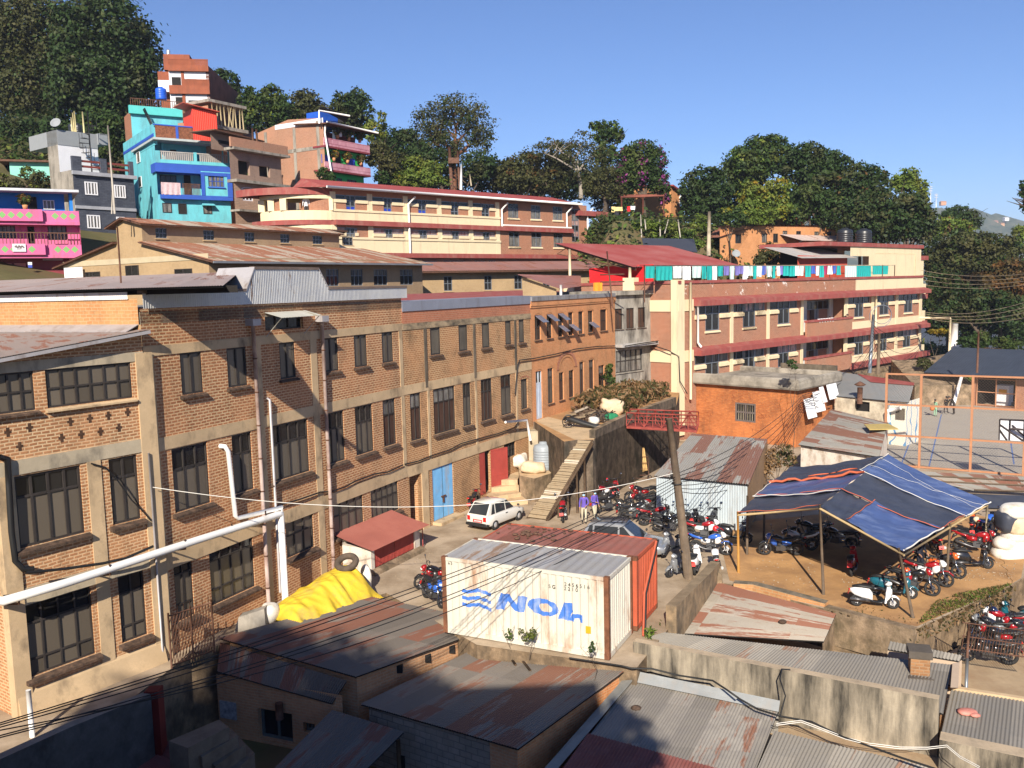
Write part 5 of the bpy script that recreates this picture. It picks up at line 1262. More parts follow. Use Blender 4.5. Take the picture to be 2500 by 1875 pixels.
u1=F.uz('a',390,1330)[0];zt_=F.uz('a',80,1250)[1];zb_=F.uz('a',100,1395)[1]
sw(F,0,u1+3,zb_,zt_,M("mint_paint",(.25,.62,.50),.8,0,.08),h,"wall");sw(F,0,u1+3,zb_-4,zb_,M("red_plinth_paint",(.42,.09,.06),.8,0,.2),h,"plinth",.05)
mb=MB();mb.fb(F,-1,u1+3,zt_,zt_+.2,-5,.6);mb.bd("roof",mri,h)
h,F,S=house("green_fronted_house","brick house with bright green front and pink lace balconies","house",'b',612,800,98,rad(31),14,0,0,0,None)
m_green=M("bright_green_paint",(.05,.47,.11),.75,0,.08);m_lace=brick("pink_lace",(.62,.30,.36),(.70,.4,.45),(.30,.08,.12),.22,.5,.05,(.3,.1,.12),.1)
u1=F.uz('b',955,800)[0];zt_=F.uz('b',620,500)[1];ul=S.uz('b',85,700)[0];ztl=S.uz('b',200,540)[1]
mb=MB();s1=Fac(F.pt(0,0,-1.2),S.az);mb.face([S.pt(0,12),S.pt(ul,12),S.pt(ul,ztl),S.pt(ul*.5,ztl+1.0),S.pt(0,ztl+.6)]);mb.bd("side_wall",m_brN,h)
sep("concrete_frame",m_greyc,h,S,[(min(0,ul),max(0,ul),S.uz('b',350,690)[1]-.25,S.uz('b',350,690)[1]+.15,-.02,.04),(ul*.42-.2,ul*.42+.2,12,ztl,-.02,.04),(min(ul*.06,ul*.1),max(ul*.06,ul*.1),12,ztl+.4,-.02,.04),(ul*.85-.2,ul*.85+.2,12,ztl,-.02,.045)])
r=S.rect(('b',200,520,540,565));mb=MB();mb.fb(S,min(0,ul*.7),max(0,ul*.7),ztl+.1,ztl+.62,-.02,.03);mb.bd("white_strip",m_wp,h)
zf1=F.uz('b',700,655)[1];zf2=F.uz('b',700,835)[1];zf3=F.uz('b',700,945)[1]
sw(F,0,u1-.6,11,zf1,m_green,h,"front_wall",-.45);sw(F,0,u1-.5,zf1,zt_-.2,m_pinkd,h,"upper_wall",-1.6)
for z in(zf1,zf2):
 mb=MB();mb.fb(F,-.1,u1,z-.1,z+.72,.0,.12);mb.bd("lace_balcony",m_lace,h);mb=MB();mb.fb(F,-.1,u1,z-.3,z-.11,-1.6,.15);mb.bd("balcony_floor",m_pinkd,h)
swn(h,F,[('b',605,712,672,790),('b',797,740,862,805)],3,(1,),m_bluet,[m_bluep],d0=-.45);swn(h,F,[('b',805,908,875,945),('b',725,897,762,940)],2,(1,),m_frame,[mpd],d0=-.45)
mb=MB();r=F.rect(('b',713,702,757,800));mb.fb(F,r[0],r[1],zf2,r[3],-.44,-.4);mb.bd("door",m_dark,h)
mb=MB();mb.slab([F.pt(-.4,zt_+.2,.8),F.pt(u1+.6,zt_+.2,.8),F.pt(u1+.6,zt_+.6,-4),F.pt(-.4,zt_+.6,-4)],.12);mb.bd("roof",mri,h)
mb=MB();mb.tube([F.pt(-.45,zt_+.25,.95),F.pt(u1+.6,zt_+.2,.95)],.1,6);mb.tube([F.pt(.1,zt_,.2),F.pt(-.2,zt_-.8,.35),F.pt(.7,zf3,.4)],.1,6);mb.bd("gutter",m_white,h)
r=F.rect(('b',442,390,560,500));FU=Fac(F.pt(0,0,-2.5),F.az);r=FU.rect(('b',545,395,600,500));Sx=Fac(FU.pt(0,0),S.az);ra=S.rect(('b',442,395,545,505))
mb=MB();mb.fb(S,ra[0],ra[1],ra[2],ra[3],-3.5,-.5);mb.bd("blue_cabin",M("blue_sheet",(.02,.10,.50),.55,0,.1),h)
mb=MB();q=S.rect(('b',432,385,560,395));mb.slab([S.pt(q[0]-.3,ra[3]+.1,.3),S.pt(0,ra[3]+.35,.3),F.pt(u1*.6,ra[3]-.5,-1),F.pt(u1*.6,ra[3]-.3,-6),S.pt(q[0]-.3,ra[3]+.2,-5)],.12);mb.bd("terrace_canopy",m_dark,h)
mb=MB();a,b=F.px('b',565,380),F.px('b',800,420);mb.tube([F.px('b',567,480),a,b],.1,6);mb.bd("canopy_gutter",m_white,h)
for k,a in enumerate((645,)):
 c=F.px('b',a,495);mb=MB();mb.lathe([(.36,0),(.38,.65),(.2,.8),(.05,.82)],c-F.n*2,14);tag(mb.bd("green_tank",flat("green_plastic",(.02,.16,.09),.4)),"dark green water tank on the green fronted house","water tank")
FGR,GRz1,GRz2,GRu1=F,zf1,zf2,u1
h,F,S=house("hilltop_house","red and white balconied house high beside the dark trees","house",'a',1612,600,112,rad(80),26,0,0,0,None)
m_rb=M("red_brown_band",(.29,.088,.045),.85,0,.2,1,(.2,.07,.04),.4)
u0=F.uz('a',1205,600)[0];um=F.uz('a',1300,600)[0];zt_=F.uz('a',1500,505)[1]
fl=[F.uz('a',1500,b)[1]for b in(550,580,660,725,760,835)]
sw(F,um,0,fl[5]-6,fl[0],m_wp,h,"front_wall",-.3);sw(F,u0,um,fl[5]-6,fl[0],m_rb,h,"front_wall",-2.0)
sep("balcony_band",m_rb,h,F,[(um,0,fl[0],zt_,-.6,.1),(um,0,fl[3],fl[2],-.6,.1),(u0,um-.02,fl[2]+.8,fl[1]+.6,-2,-1)])
sep("white_panel",m_wp,h,F,[(u0,um-.03,fl[2]-.6,fl[2]+.79,-2,-.9)])
sep("column",m_rb,h,F,[(F.uz('a',1395,600)[0],F.uz('a',1418,600)[0],fl[5]-3,fl[0],-1,-.2),(-.4,0,fl[5]-3,fl[0],-1,-.3)])
swn(h,F,[('a',1437,605,1512,638),('a',1450,770,1525,808)],3,(1,),m_frame,[mpd],d0=-.3)
for q in(('a',1320,590,1395,670),('a',1350,745,1410,830)):
 r=F.rect(q);mb=MB();mb.fb(F,r[0],r[1],r[2],r[3],-.3,-.25);mb.bd("opening",m_dark,h)
mb=MB()
for zz in(zt_,fl[2]):
 for k in range(40):
  u=um+(0-um)*(.35+.65*k/40)if zz!=zt_ else um+(-um)*k/40;mb.fb(F,u,u+.1,zz,zz+.65,-.05,.05)
 mb.fb(F,um*.65 if zz!=zt_ else um,0,zz+.65,zz+.75,-.08,.08)
mb.bd("balustrade",m_rb,h)
mb=MB();zx_=zt_-6;ue=S.uz('a',1790,800)[0];FR=Fac(F.pt(0,0),F.az-math.pi/2)
e1=F.pt(0,0,0);e2=F.pt(3.0,0,-18)
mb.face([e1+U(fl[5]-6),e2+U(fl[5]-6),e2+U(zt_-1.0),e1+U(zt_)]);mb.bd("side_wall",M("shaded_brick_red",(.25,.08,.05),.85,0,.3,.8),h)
u=F.uz('a',1252,430)[0];mb=MB();mb.fb(F,u0+.5,um+2.2,zt_,zt_+1.9,-6,-2.5);mb.bd("roof_room",m_rb,h)
tank("roof_tank",F.pt(u,zt_+1.9,-4),.24,.95,flat("steel_tank",(.55,.56,.58),.3,.6),"slim steel tank on the roof of the hilltop house")
c=F.px('a',1290,780)+F.n*3.5;tank("blue_tank",(c.x,c.y,F.uz('a',1290,818)[1]),.62,1.5,flat("blue_tank_plastic",(.02,.11,.62),.4),"bright blue water tank before the hilltop house")
OP=aty('d',830,1020,118);F=Fac(OP,rad(62))
ho=TH("orange_house","orange brick house with small dark windows and lean-to below the wooded slope","house",F.pt(-8,10))
m_brQ=brick("orange_wash_brick",(.48,.20,.08),(.53,.25,.11),(.48,.29,.15),.28,.11,.012,(.22,.1,.05),.55,(.8,.8,.5),.25)
u0=F.uz('d',-135,1100)[0];um=F.uz('d',160,1000)[0];zt_=(F.uz('d',200,945)[1]+F.uz('d',830,965)[1])/2
ww=[F.rect(q)for q in(('d',190,1012,230,1083),('d',277,1012,315,1083),('d',350,990,387,1018),('d',455,992,492,1020),('d',595,996,630,1025),('d',692,998,727,1026),('d',753,1020,785,1038),('d',375,1100,438,1170),('d',498,1098,535,1160),('d',640,1097,677,1130),('d',767,1098,805,1122),('d',-15,1018,32,1088))]
mb=MB();mb.wall(F,um,0,8,zt_,ww[:-1],.12);mb.wall(F,u0,um-.001,8,zt_-.1,ww[-1:],.12);mb.bd("wall",m_brQ,ho)
for k,r in enumerate(ww):wnd(ho,F,r,2,(1,)if r[3]-r[2]<2 else(.5,.5),.1,m_frame,[mpd if k%2 else mpw],fw=.08)
mb=MB();mb.slab([F.pt(u0-.5,zt_-1.5,.3),F.pt(um,zt_+.1,.3),F.pt(.3,zt_+.1,.3),F.pt(.3,zt_+.5,-7),F.pt(um,zt_+.5,-7),F.pt(u0-.5,zt_-1.2,-7)],.15);mb.bd("roof",M("dull_red_roof",(.26,.11,.075),.85,0,.2),ho)
r=F.rect(('d',390,1030,830,1075));mb=MB();mb.corr(F.pt(r[0],r[2],2.4),F.pt(.3,r[2]-.1,2.4),F.pt(r[0]-1.5,r[3]+.2,.1),F.pt(.3,r[3],.1),.2,.02);mb.bd("lean_to_roof",m_roofbrown,ho)
mb=MB();u=F.uz('d',548,920)[0];mb.fb(F,u-1.4,u+1.4,zt_,F.uz('d',548,900)[1],-4,-2);mb.fb(F,u-1.6,u+1.6,F.uz('d',548,900)[1],F.uz('d',548,900)[1]+.4,-4.2,-1.8);mb.bd("chimney",m_brO,ho)
mb=MB();mb.tube([F.px('d',455,1250),F.px('d',458,1095),F.px('d',495,1070),F.px('d',490,1055)],.13,6);mb.bd("drain_pipe",m_white,ho)
c=F.px('c',1832,1332);mb=MB();mb.lathe([(.02,.0),(.5,.06),(.95,.24),(1.15,.46),(1.12,.48),(.93,.28),(.48,.10),(.02,.04)],(0,0,0),18);o=mb.bd("satellite_dish",m_lg);o.matrix_world=Matrix.Translation(c+F.n*1.2)@Matrix.Rotation(rad(60),4,'X')@Matrix.Scale(.45,4);tag(o,"grey satellite dish on the wall of the orange house","satellite dish")
GP=aty('c',1385,900,125);F=Fac(GP,rad(-50));F2=Fac(GP,rad(40))
hb=TH("slope_house","small orange brick house with red pitched roof between the trees on the slope","house",(GP.x,GP.y,16))
a,b=F2 .uz('c',1455,850),F2 .uz('c',1380,800)
mb=MB();mb.face([F2 .pt(0,14),F2 .pt(a[0],14),F2 .pt(a[0],a[1]),F2 .pt(0,b[1]-.2)]);mb.face([F2 .pt(0,14),F2 .pt(0,14,-6),F2 .pt(0,b[1],-6),F2 .pt(0,b[1],0)]);mb.bd("wall",m_brQ,hb)
mb=MB();mb.slab([F2 .pt(-.2,b[1]+.1,.5),F2 .pt(a[0]+.5,a[1]-.1,.5),F2 .pt(a[0]+.5,a[1]+.2,-6),F2 .pt(-.2,b[1]+.6,-6)],.2);mb.bd("roof",m_redroof,hb)
mb=MB();mb.tube([F2 .px('c',1450,960),F2 .px('c',1450,890),F2 .px('c',1480,870)],.13,6);mb.bd("drain_pipe",m_white,hb)
pg=TH("pergola","rusty iron pergola frame with wire roof in the garden behind the curved hostel","pergola",aty('c',1165,1060,112))
cs=[aty('c',1003,890,108),aty('c',1168,885,109),aty('c',1328,880,110),aty('c',1325,873,118),aty('c',985,878,116)]
for k,c in enumerate(cs[:3]):mb=MB();mb.tube([(c.x,c.y,c.z),(c.x,c.y,c.z-8)],.12,6);mb.bd("post",M("red_oxide",(.24,.08,.055),.8),pg)
mb=MB();mb.tube(cs+[cs[0]],.13,5)
for k in range(6):mb.tube([cs[0].lerp(cs[2],k/6),cs[4].lerp(cs[3],k/6)],.06,4)
mb.bd("roof_frame",MC["red_oxide"],pg)
hv=TH("viewpoint_building","tall plain brick building at the viewpoint whose shadow lies over the front roofs","building",(-14,-8,-3))
mb=MB();mb.box(-15.8,-.9,-14,-2.2,-3,16.5);mb.box(-34,-15.8,-14,-2.6,-3,13.6);mb.bd("wall",m_brRed,hv)
mb=MB();mb.box(-16,-.8,-14.4,-2.0,16.5,16.75);mb.box(-34.4,-15.8,-14.4,-2.3,13.6,13.8);mb.bd("roof",m_greyc,hv)
m_stone=M("dark_rubble_stone",(.17,.13,.095),.95,0,.5,2.2,(.05,.045,.035),.5,(1.5,1.5,.8),.9,6,.1)
m_stonel=M("pale_rubble_stone",(.30,.22,.145),.95,0,.5,2.2,(.10,.08,.05),.5,(1.5,1.5,.8),.9,6,.1)
m_parap=M("weathered_parapet_plaster",(.42,.36,.27),.92,0,.2,.8,(.055,.05,.042),.78,(1.7,1.7,.28),.3,14,.1)
m_bank=M("earth_bank",(.26,.17,.085),.95,0,.4,1.5,(.10,.10,.04),.55,(1.2,1.2,.7),.9,5,.1)
m_blockw=brick("grey_block_wall",(.20,.185,.16),(.26,.24,.21),(.12,.11,.1),.42,.2,.02,(.06,.055,.05),.5)
zT=zD-.05
def P2(p):return(p.x,p.y)
T_in=[P2(FC.pt(uD0+.05,0,-.05)),P2(FC.pt(uD1,0,-.05)),P2(FE.pt(uE1,0,-.05)),P2(FF.pt(uG-.4,0,.2))]
tw0,tw1,tw2=atz('k',800,318,zT+.45),atz('k',1035,205,zT+.55),atz('k',1425,62,zT+.6)
t_l=atz('k',345,235,zT)
front=[P2(tw2),P2(tw1),P2(tw0),P2(atz('k',780,390,zT)),P2(atz('k',660,390,zT)),P2(atz('k',560,405,zT)),P2(atz('k',330,250,zT))]
tp=T_in+front
cx_,cy_=sum(p[0]for p in tp)/len(tp),sum(p[1]for p in tp)/len(tp)
o=TH("rubble_terrace","raised stone terrace with concrete walkway before the arched brick house","terrace",(cx_,cy_,0))
mb=MB();mb.prism(tp,-.3,zT,0,1)
if sum((tp[i][0]*tp[(i+1)%len(tp)][1]-tp[(i+1)%len(tp)][0]*tp[i][1])for i in range(len(tp)))<0:mb=MB();mb.prism(tp[::-1],-.3,zT,0,1)
mb.bd("terrace_block",[m_soil,m_stone],o)
mb=MB();wp=[atz('k',345,228,zT+.012),atz('k',420,210,zT+.012),atz('k',790,300,zT+.012),atz('k',790,385,zT+.012),atz('k',640,388,zT+.012),atz('k',350,250,zT+.012)]
mb.slab(wp,.1);mb.bd("walkway",m_conc,o)
def tkw(name,pts,th,zb,mat,par,capm=None):
 mb=MB();n=len(pts);nrm=[]
 for k in range(n):
  d=VV(pts[min(k+1,n-1)])-VV(pts[max(k-1,0)]);d.z=0;d.normalize();nrm.append(VV((-d.y,d.x,0))*th)
 idx=[]
 for p,q in zip(pts,nrm):
  p=VV(p);b=VV((p.x,p.y,zb))
  idx.append(mb.V(b,b+q,p+q,p))
 for k in range(n-1):
  a,b=idx[k],idx[k+1]
  for j in range(4):mb.fi([a[j],a[(j+1)%4],b[(j+1)%4],b[j]],1 if j==2 and capm else 0)
 mb.fi(idx[0]);mb.fi(idx[-1][::-1])
 return mb.bd(name,[mat,capm]if capm else[mat],par)
tkw("retaining_wall",[tw0,tw1,tw2],.35,-.3,m_stone,o,m_stonel)
mb=MB()
for k in range(5):
 a,b=atz('k',345+k*45,262+k*32,zT-.5*k),0
 mb.box(a.x-.5,a.x+.9,a.y-.3,a.y+.9,-.2,zT-.45-.5*k)
mb.bd("stone_step",m_concg,o)
tk0,tk1=atz('k',190,380,1.95),atz('k',560,400,1.95)
zz=1.0
ta=[atz('k',20,715,.02),atz('k',200,725,.02),atz('k',260,740,.02),atz('k',450,690,.02)]
o2=TH("sack_terrace","rough stone platform carrying sacks and a grey tank beside the plank ramp","terrace",atz('k',330,700,0))
zb2=1.35
plat=[atz('k',215,665,zb2),atz('k',330,690,zb2),atz('k',455,650,zb2),atz('k',545,560,zb2),atz('k',560,480,zb2),atz('k',200,520,zb2)]
mb=MB();mb.prism([P2(p)for p in plat],-.2,zb2,0,1);mb.bd("platform",[m_conc,m_stonel],o2)
bk=Fac(atz('k',190,560,1.2),rad(88));u1=bk.uz('k',545,500)[0];zt_=bk.uz('k',200,380)[1]
mb=MB();mb.fb(bk,0,u1,0,zt_,-.5,0);mb.bd("back_wall",brick("dark_terrace_brick",(.16,.10,.07),(.2,.13,.09),(.13,.1,.075),.25,.08,.015,(.05,.04,.035),.6),o2)
mb=MB();mb.fb(bk,-.1,u1+.1,zt_+.002,zt_+.12,-.6,.1);mb.bd("coping",m_conc,o2)
st=[(('k',0,700),('k',200,700),1.0),(('k',0,760),('k',210,740),.7),(('k',0,830),('k',230,800),.42),(('k',60,880),('k',280,860),.2)]
for k,(a,b,z)in enumerate(st):
 p,q=atz(*a,z),atz(*b,z);d=(q-p).normalized();n_=VV((-d.y,d.x,0))
 mb=MB();mb.prism([P2(p),P2(q),P2(q+n_*2.2),P2(p+n_*2.2)],-.2,z);mb.bd("step",m_conc,o2)
tank("water_tank",atz('k',405,632,zb2)+VV((0,.62,0)),.58,1.62,flat("grey_tank_plastic",(.30,.34,.38),.45),"grey ribbed plastic water tank on the stone platform by the plank ramp",7)
o=TH("plank_ramp","long wooden plank ramp rising from the yard to the terrace","ramp",atz('k',350,1000,0))
b0,b1=atz('k',275,985,.08),atz('k',425,1005,.08);t0,t1=atz('k',672,392,zT+.03),atz('k',778,398,zT+.03)
m_plank=M("weathered_plank",(.33,.255,.165),.9,0,.25,3,(.2,.14,.08),.4,(3,3,3),.2,30,.1)
m_plank2=M("pale_plank",(.5,.43,.33),.9,0,.15,3)
mb=MB();npk=46
for k in range(npk):
 f0,f1=k/npk,(k+.86)/npk;dz=random.uniform(-.015,.015);e=random.uniform(-.04,.04)
 p=[b0 .lerp(t0,f0),b1 .lerp(t1,f0),b1 .lerp(t1,f1),b0 .lerp(t0,f1)]
 d=(p[1]-p[0]).normalized()*e
 mb.slab([p[0]-d+U(dz),p[1]+d+U(dz),p[2]+d+U(dz),p[3]-d+U(dz)],.05,1 if k in(11,12,14,15,32,33,40)else 0)
mb.bd("deck",[m_plank,m_plank2],o)
for a,b in((b0,t0),(b1,t1)):
 mb=MB();mb.tube([a-U(.15),b-U(.15)],.09,6);mb.bd("bearer",M("dark_timber",(.10,.065,.04),.9,0,.3,3),o)
mb=MB();mb.tube([b1+U(.03),t1+U(.03)],.05,5);mb.bd("edge_rail",MC["dark_timber"],o)
for f in(.25,.45,.65,.82):
 mb=MB();p=b1 .lerp(t1,f);mb.tube([(p.x,p.y,0),(p.x,p.y,p.z-.1)],.07,5);mb.bd("prop",MC["dark_timber"],o)
m_redsteel=M("red_steel",(.30,.06,.045),.7,.1,.3,3)
o=TH("footbridge","red painted steel lattice footbridge between terrace wall and orange building","footbridge",atz('k',1300,330,zT))
Yb=atz('k',1040,280,zT).y
a0,a1=aty('k',1042,285,Yb),aty('k',1585,318,Yb-.8);h0,h1=aty('k',1072,182,Yb),aty('k',1585,203,Yb-.8)
mb=MB();mb.slab([a0,a1,a1+VV((.4,1.5,0)),a0+VV((.4,1.5,0))],.14);mb.bd("deck",m_redsteel,o)
for off in(U(0),VV((.4,1.45,0))):
 mb=MB();A0,A1,H0_,H1=a0+off,a1+off,VV((a0 .x,a0 .y,h0 .z))+off,VV((a1 .x,a1 .y,h1 .z))+off
 mb.tube([H0_,H1],.045,5);mb.tube([A0 .lerp(H0_,.5),A1 .lerp(H1,.5)],.03,5)
 for k in range(9):
  mb.tube([A0 .lerp(A1,k/8),H0_.lerp(H1,k/8)],.035,5)
  if k<8:mb.tube([A0 .lerp(A1,(k+(k%2))/8),H0_.lerp(H1,(k+1-(k%2))/8)],.025,4)
 mb.bd("railing",m_redsteel,o)
m_contw=M("container_white",(.63,.60,.51),.55,.05,.06,.8,(.35,.16,.07),.20,(1.6,1.6,.45),.05,20)
m_conto=M("container_orange",(.50,.11,.055),.6,.05,.12,1,(.30,.07,.04),.3,(1.6,1.6,.45))
m_contr=shm("container_roof_grey",(.38,.37,.35),(.30,.19,.12),.25,(.33,.34,.37),.65,.1,.2,1.1,6)
m_contror=shm("container_roof_red",(.33,.115,.085),(.20,.075,.05),.4,(.28,.15,.12),.8,0,.2,1.1,6)
m_rustcast=M("rusty_casting",(.20,.085,.045),.85,.1,.4,4)
m_nol=M("blue_marking",(.07,.19,.58),.5,0,.15,2,(.45,.5,.6),.38,(2.2,2.2,1.2))
def pip(poly,x,y):
 ins=False;n=len(poly)
 for i in range(n):
  x0,y0=poly[i];x1,y1=poly[(i+1)%n]
  if(y0>y)!=(y1>y)and x<(x1-x0)*(y-y0)/(y1-y0)+x0:ins=not ins
 return ins
def crg(t,per,dep):
 p=(t/per)%1.0
 return dep*(1 if p<.36 else 1-(p-.36)/.14 if p<.5 else 0 if p<.86 else(p-.86)/.14)
def container(label,o0,o1,wid,z0,ht,ms,marks=(),fine=False):
 """o0 near right bottom corner, o1 far left bottom corner of the long front side"""
 o0,o1=VV((o0[0],o0[1],z0)),VV((o1[0],o1[1],z0))
 ex=(o1-o0);Lx=ex.length;ex.normalize();ey=VV((ex.y,-ex.x,0));ey=ey if ey.y>0 else-ey
 side,roofm,fr=ms
 c=TH("shipping_container",label,"container",o0+ex*Lx/2+ey*wid/2)
 Pt=lambda x,y,z:o0+ex*x+ey*y+U(z)
 st=.02 if fine else.09
 mb=MB();nx=int((Lx-.24)/st);nz=int((ht-.3)/st)if fine else 1;grid=[]
 for i in range(nx+1):
  x=.12+(Lx-.24)*i/nx;d=-.05+crg(x,.28,.045)
  grid.append(mb.V(*[Pt(x,-d,.17+(ht-.3)*j/nz)for j in range(nz+1)]))
 for i in range(nx):
  for j in range(nz):
   x=.12+(Lx-.24)*(i+.5)/nx;z=.17+(ht-.3)*(j+.5)/nz;m=0
   for box,poly in marks:
    if box[0]<x<box[1]and box[2]<z<box[3]and pip(poly,x,z):m=1;break
   mb.fi([grid[i][j],grid[i][j+1],grid[i+1][j+1],grid[i+1][j]],m)
 mb.bd("front_side",[side,m_nol],c)
 for nm,p,q,yy in(("end_wall",(.0,.06),(.0,wid-.06),0),("end_wall",(Lx,.06),(Lx,wid-.06),1)):
  mb=MB();n=int((wid-.12)/.035);prev=None
  for i in range(n+1):
   y=.06+(wid-.12)*i/n;d=.04-crg(y,.2,.034);x=d if yy==0 else Lx-d
   cur=mb.V(Pt(x,y,.17),Pt(x,y,ht-.13))
   if prev:mb.fi([prev[0],cur[0],cur[1],prev[1]])
   prev=cur
  mb.bd(nm,side,c)
 mb=MB();mb.face([Pt(.06,wid-.04,.1),Pt(Lx-.06,wid-.04,.1),Pt(Lx-.06,wid-.04,ht-.05),Pt(.06,wid-.04,ht-.05)]);mb.bd("back_side",side,c)
 mb=MB();nr=int(Lx/.0875);prev=None
 for i in range(nr+1):
  x=.06+(Lx-.12)*i/nr;z=ht-.045+crg(x,.35,.022)
  cur=mb.V(Pt(x,.05,z),Pt(x,wid-.05,z))
  if prev:mb.fi([prev[0],cur[0],cur[1],prev[1]],0,False,[(x-.09,0),(x,0),(x,wid),(x-.09,wid)])
  prev=cur
 mb.bd("roof",roofm,c)
 def rail(a,b,name,mat,w=.06):
  q=MB();(x0,y0,z0_),(x1,y1,z1_)=a,b
  q.hexa([Pt(x0,y0,z0_),Pt(x1,y0,z0_),Pt(x1,y1,z0_),Pt(x0,y1,z0_)],[Pt(x0,y0,z1_),Pt(x1,y0,z1_),Pt(x1,y1,z1_),Pt(x0,y1,z1_)]);q.bd(name,mat,c)
 for y in(-.012,wid-.05):rail((.12,y,ht-.13),(Lx-.12,y+.062,ht-.01),"top_rail",side);rail((.12,y,.0),(Lx-.12,y+.062,.17),"bottom_rail",side)
 for x in(-.012,Lx-.05):rail((x,.1,ht-.13),(x+.062,wid-.1,ht-.012),"top_rail",side);rail((x,.1,.0),(x+.062,wid-.1,.17),"bottom_rail",side)
 for x in(-.02,Lx-.14):
  for y in(-.02,wid-.14):rail((x,y,.17),(x+.16,y+.16,ht-.13),"corner_post",fr);rail((x-.005,y-.005,ht-.13),(x+.165,y+.165,ht),"corner_casting",m_rustcast);rail((x-.005,y-.005,0),(x+.165,y+.165,.168),"corner_casting",m_rustcast)
 return c,Pt,ex,ey,Lx
c0=atz('o',905,825,.04);c1d=(aty('k',-380,1055,1));
cl=atz('j',1510,1125,2.72);cr=atz('k',885,1445,2.72)
dirn=(VV((cl.x,cl.y,0))-VV((cr.x,cr.y,0))).normalized();Lc=6.06
c1=c0+dirn*Lc
FCn=Fac(c0,math.atan2(dirn.x,dirn.y))
def mk(t,pts):
 poly=[]
 for a,b in pts:
  u,z=FCn.uz(t,a,b);poly.append((u,z-.04))
 xs,zs_=[p[0]for p in poly],[p[1]for p in poly]
 return((min(xs),max(xs),min(zs_),max(zs_)),poly)
marks=[]
def wave(y0,y1,a):
 up_,dn=[],[]
 for k in range(21):
  x=1668+(1892-1668)*k/20;b=(y0+(y1-y0)*k/20)+10*math.sin(k/20*2*math.pi*1.15+.6)
  up_.append((x,b));dn.append((x,b+a))
 return up_+dn[::-1]
for y0,y1 in((1378,1408),(1430,1468),(1482,1522)):marks.append(mk('j',wave(y0,y1,27)))
marks.append(mk('o',[(28,432),(68,310),(138,320),(188,402),(206,333),(278,342),(245,462),(180,452),(122,372),(97,441)]))
ell=lambda cx,cy,rx,ry,n=24,ph=0:[(cx+rx*math.cos(2*math.pi*k/n)+.35*ry*math.sin(2*math.pi*k/n),cy+ry*math.sin(2*math.pi*k/n)+.1*rx*math.cos(2*math.pi*k/n))for k in range(n+1)]
marks.append(mk('o',ell(398,420,118,68)+ell(415,425,52,34)[::-1]))
marks.append(mk('o',[(512,508),(556,382),(622,392),(628,455),(612,470),(604,500),(622,468),(700,482),(702,542),(678,538),(676,508),(640,505),(634,530)]))
cont_w,PtW,exW,eyW,LW=container("white ribbed shipping container with big blue letters and wave emblem",c0,c1,2.44,.04,2.72,(m_contw,m_contr,m_rustcast),marks,True)
m_blk=flat("stencil_black",(.03,.03,.03),.7)
def stencil(txt,t,a,b,size):
 u,z=FCn.uz(t,a,b);p=FCn.pt(u,z,.008);rx=-FCn.t
 M4=Matrix(((rx.x,0,FCn.n.x,p.x),(rx.y,0,FCn.n.y,p.y),(0,1,0,p.z),(0,0,0,1)))
 text_mesh("stencil",txt,size,m_blk,cont_w,M4)
stencil("S G",'o',440,268,.17);stencil("2 4 5 6 5 1 6",'o',562,252,.17);stencil("2 2 1 0",'o',560,285,.17);stencil("n 5",'j',1560,1192,.14)
u,z=FCn.uz('o',747,593);mb=MB();mb.fb(FCn,u-.09,u+.09,z-.12,z+.12,.004,.008);mb.bd("orange_label",flat("orange_label_paint",(.75,.36,.02),.5),cont_w)
oo=atz('k',1195,1275,2.62);oR=atz('k',1365,1110,2.62)
o0=VV((c0 .x,c0 .y,0))+eyW*2.62+exW*-.10
cont_o,PtO,exO,eyO,LO=container("orange red shipping container with rusty roof behind the white one",o0,o0+dirn*6.06,2.44,.04,2.62,(m_conto,m_contror,m_conto))
mb=MB()
for k in range(46):
 x,y=random.gauss(4.2,.7),random.gauss(1.3,.45);s_=random.uniform(.03,.09)
 p=PtO(min(5.8,max(2.2,x)),min(2.2,max(.3,y)),2.62+s_*.3);mb.ell(p,(s_*1.4,s_,s_*.5),0,6,4)
tag(mb.bd("roof_debris",M("debris_brown",(.13,.075,.05),.95,0,.4,5)),"brown debris lying on the roof of the orange container","debris",kind="stuff")
o=TH("kiosk","small whitewashed kiosk with red corrugated shutters and red sheet roof","kiosk",atz('j',1100,1200,0))
ka,kb=atz('j',975,1275,0),atz('j',1345,1088,0);kd=(kb-ka).normalized();FKi=Fac(ka,math.atan2(kd.x,kd.y));kl=(kb-ka).length;kn=FKi.n
ktop=1.12
m_wash=M("peeling_whitewash",(.66,.60,.52),.9,0,.1,1.5,(.33,.24,.17),.4,(2,2,1.5),.2,20)
mb=MB();mb.fb(FKi,-.02,.22,0,ktop,-1.5,0);mb.fb(FKi,kl-.42,kl,0,ktop-.02,-1.5,0);mb.fb(FKi,.22,kl-.42,0,.12,-1.5,.1);mb.face([FKi.pt(0,0,-1.5),FKi.pt(kl,0,-1.5),FKi.pt(kl,ktop+.3,-1.5),FKi.pt(0,ktop+.3,-1.5)]);mb.bd("wall",m_wash,o)
mb=MB();mb.hexa([FKi.pt(-.1,-.05,0),FKi.pt(kl+.1,-.05,0),FKi.pt(kl+.1,-.05,.3),FKi.pt(-.1,-.05,.3)],[FKi.pt(-.1,.22,0),FKi.pt(kl+.1,.22,0),FKi.pt(kl+.1,.14,.22),FKi.pt(-.1,.14,.22)]);mb.bd("plinth",m_stonel,o)
kw_=(kl-.64)/2
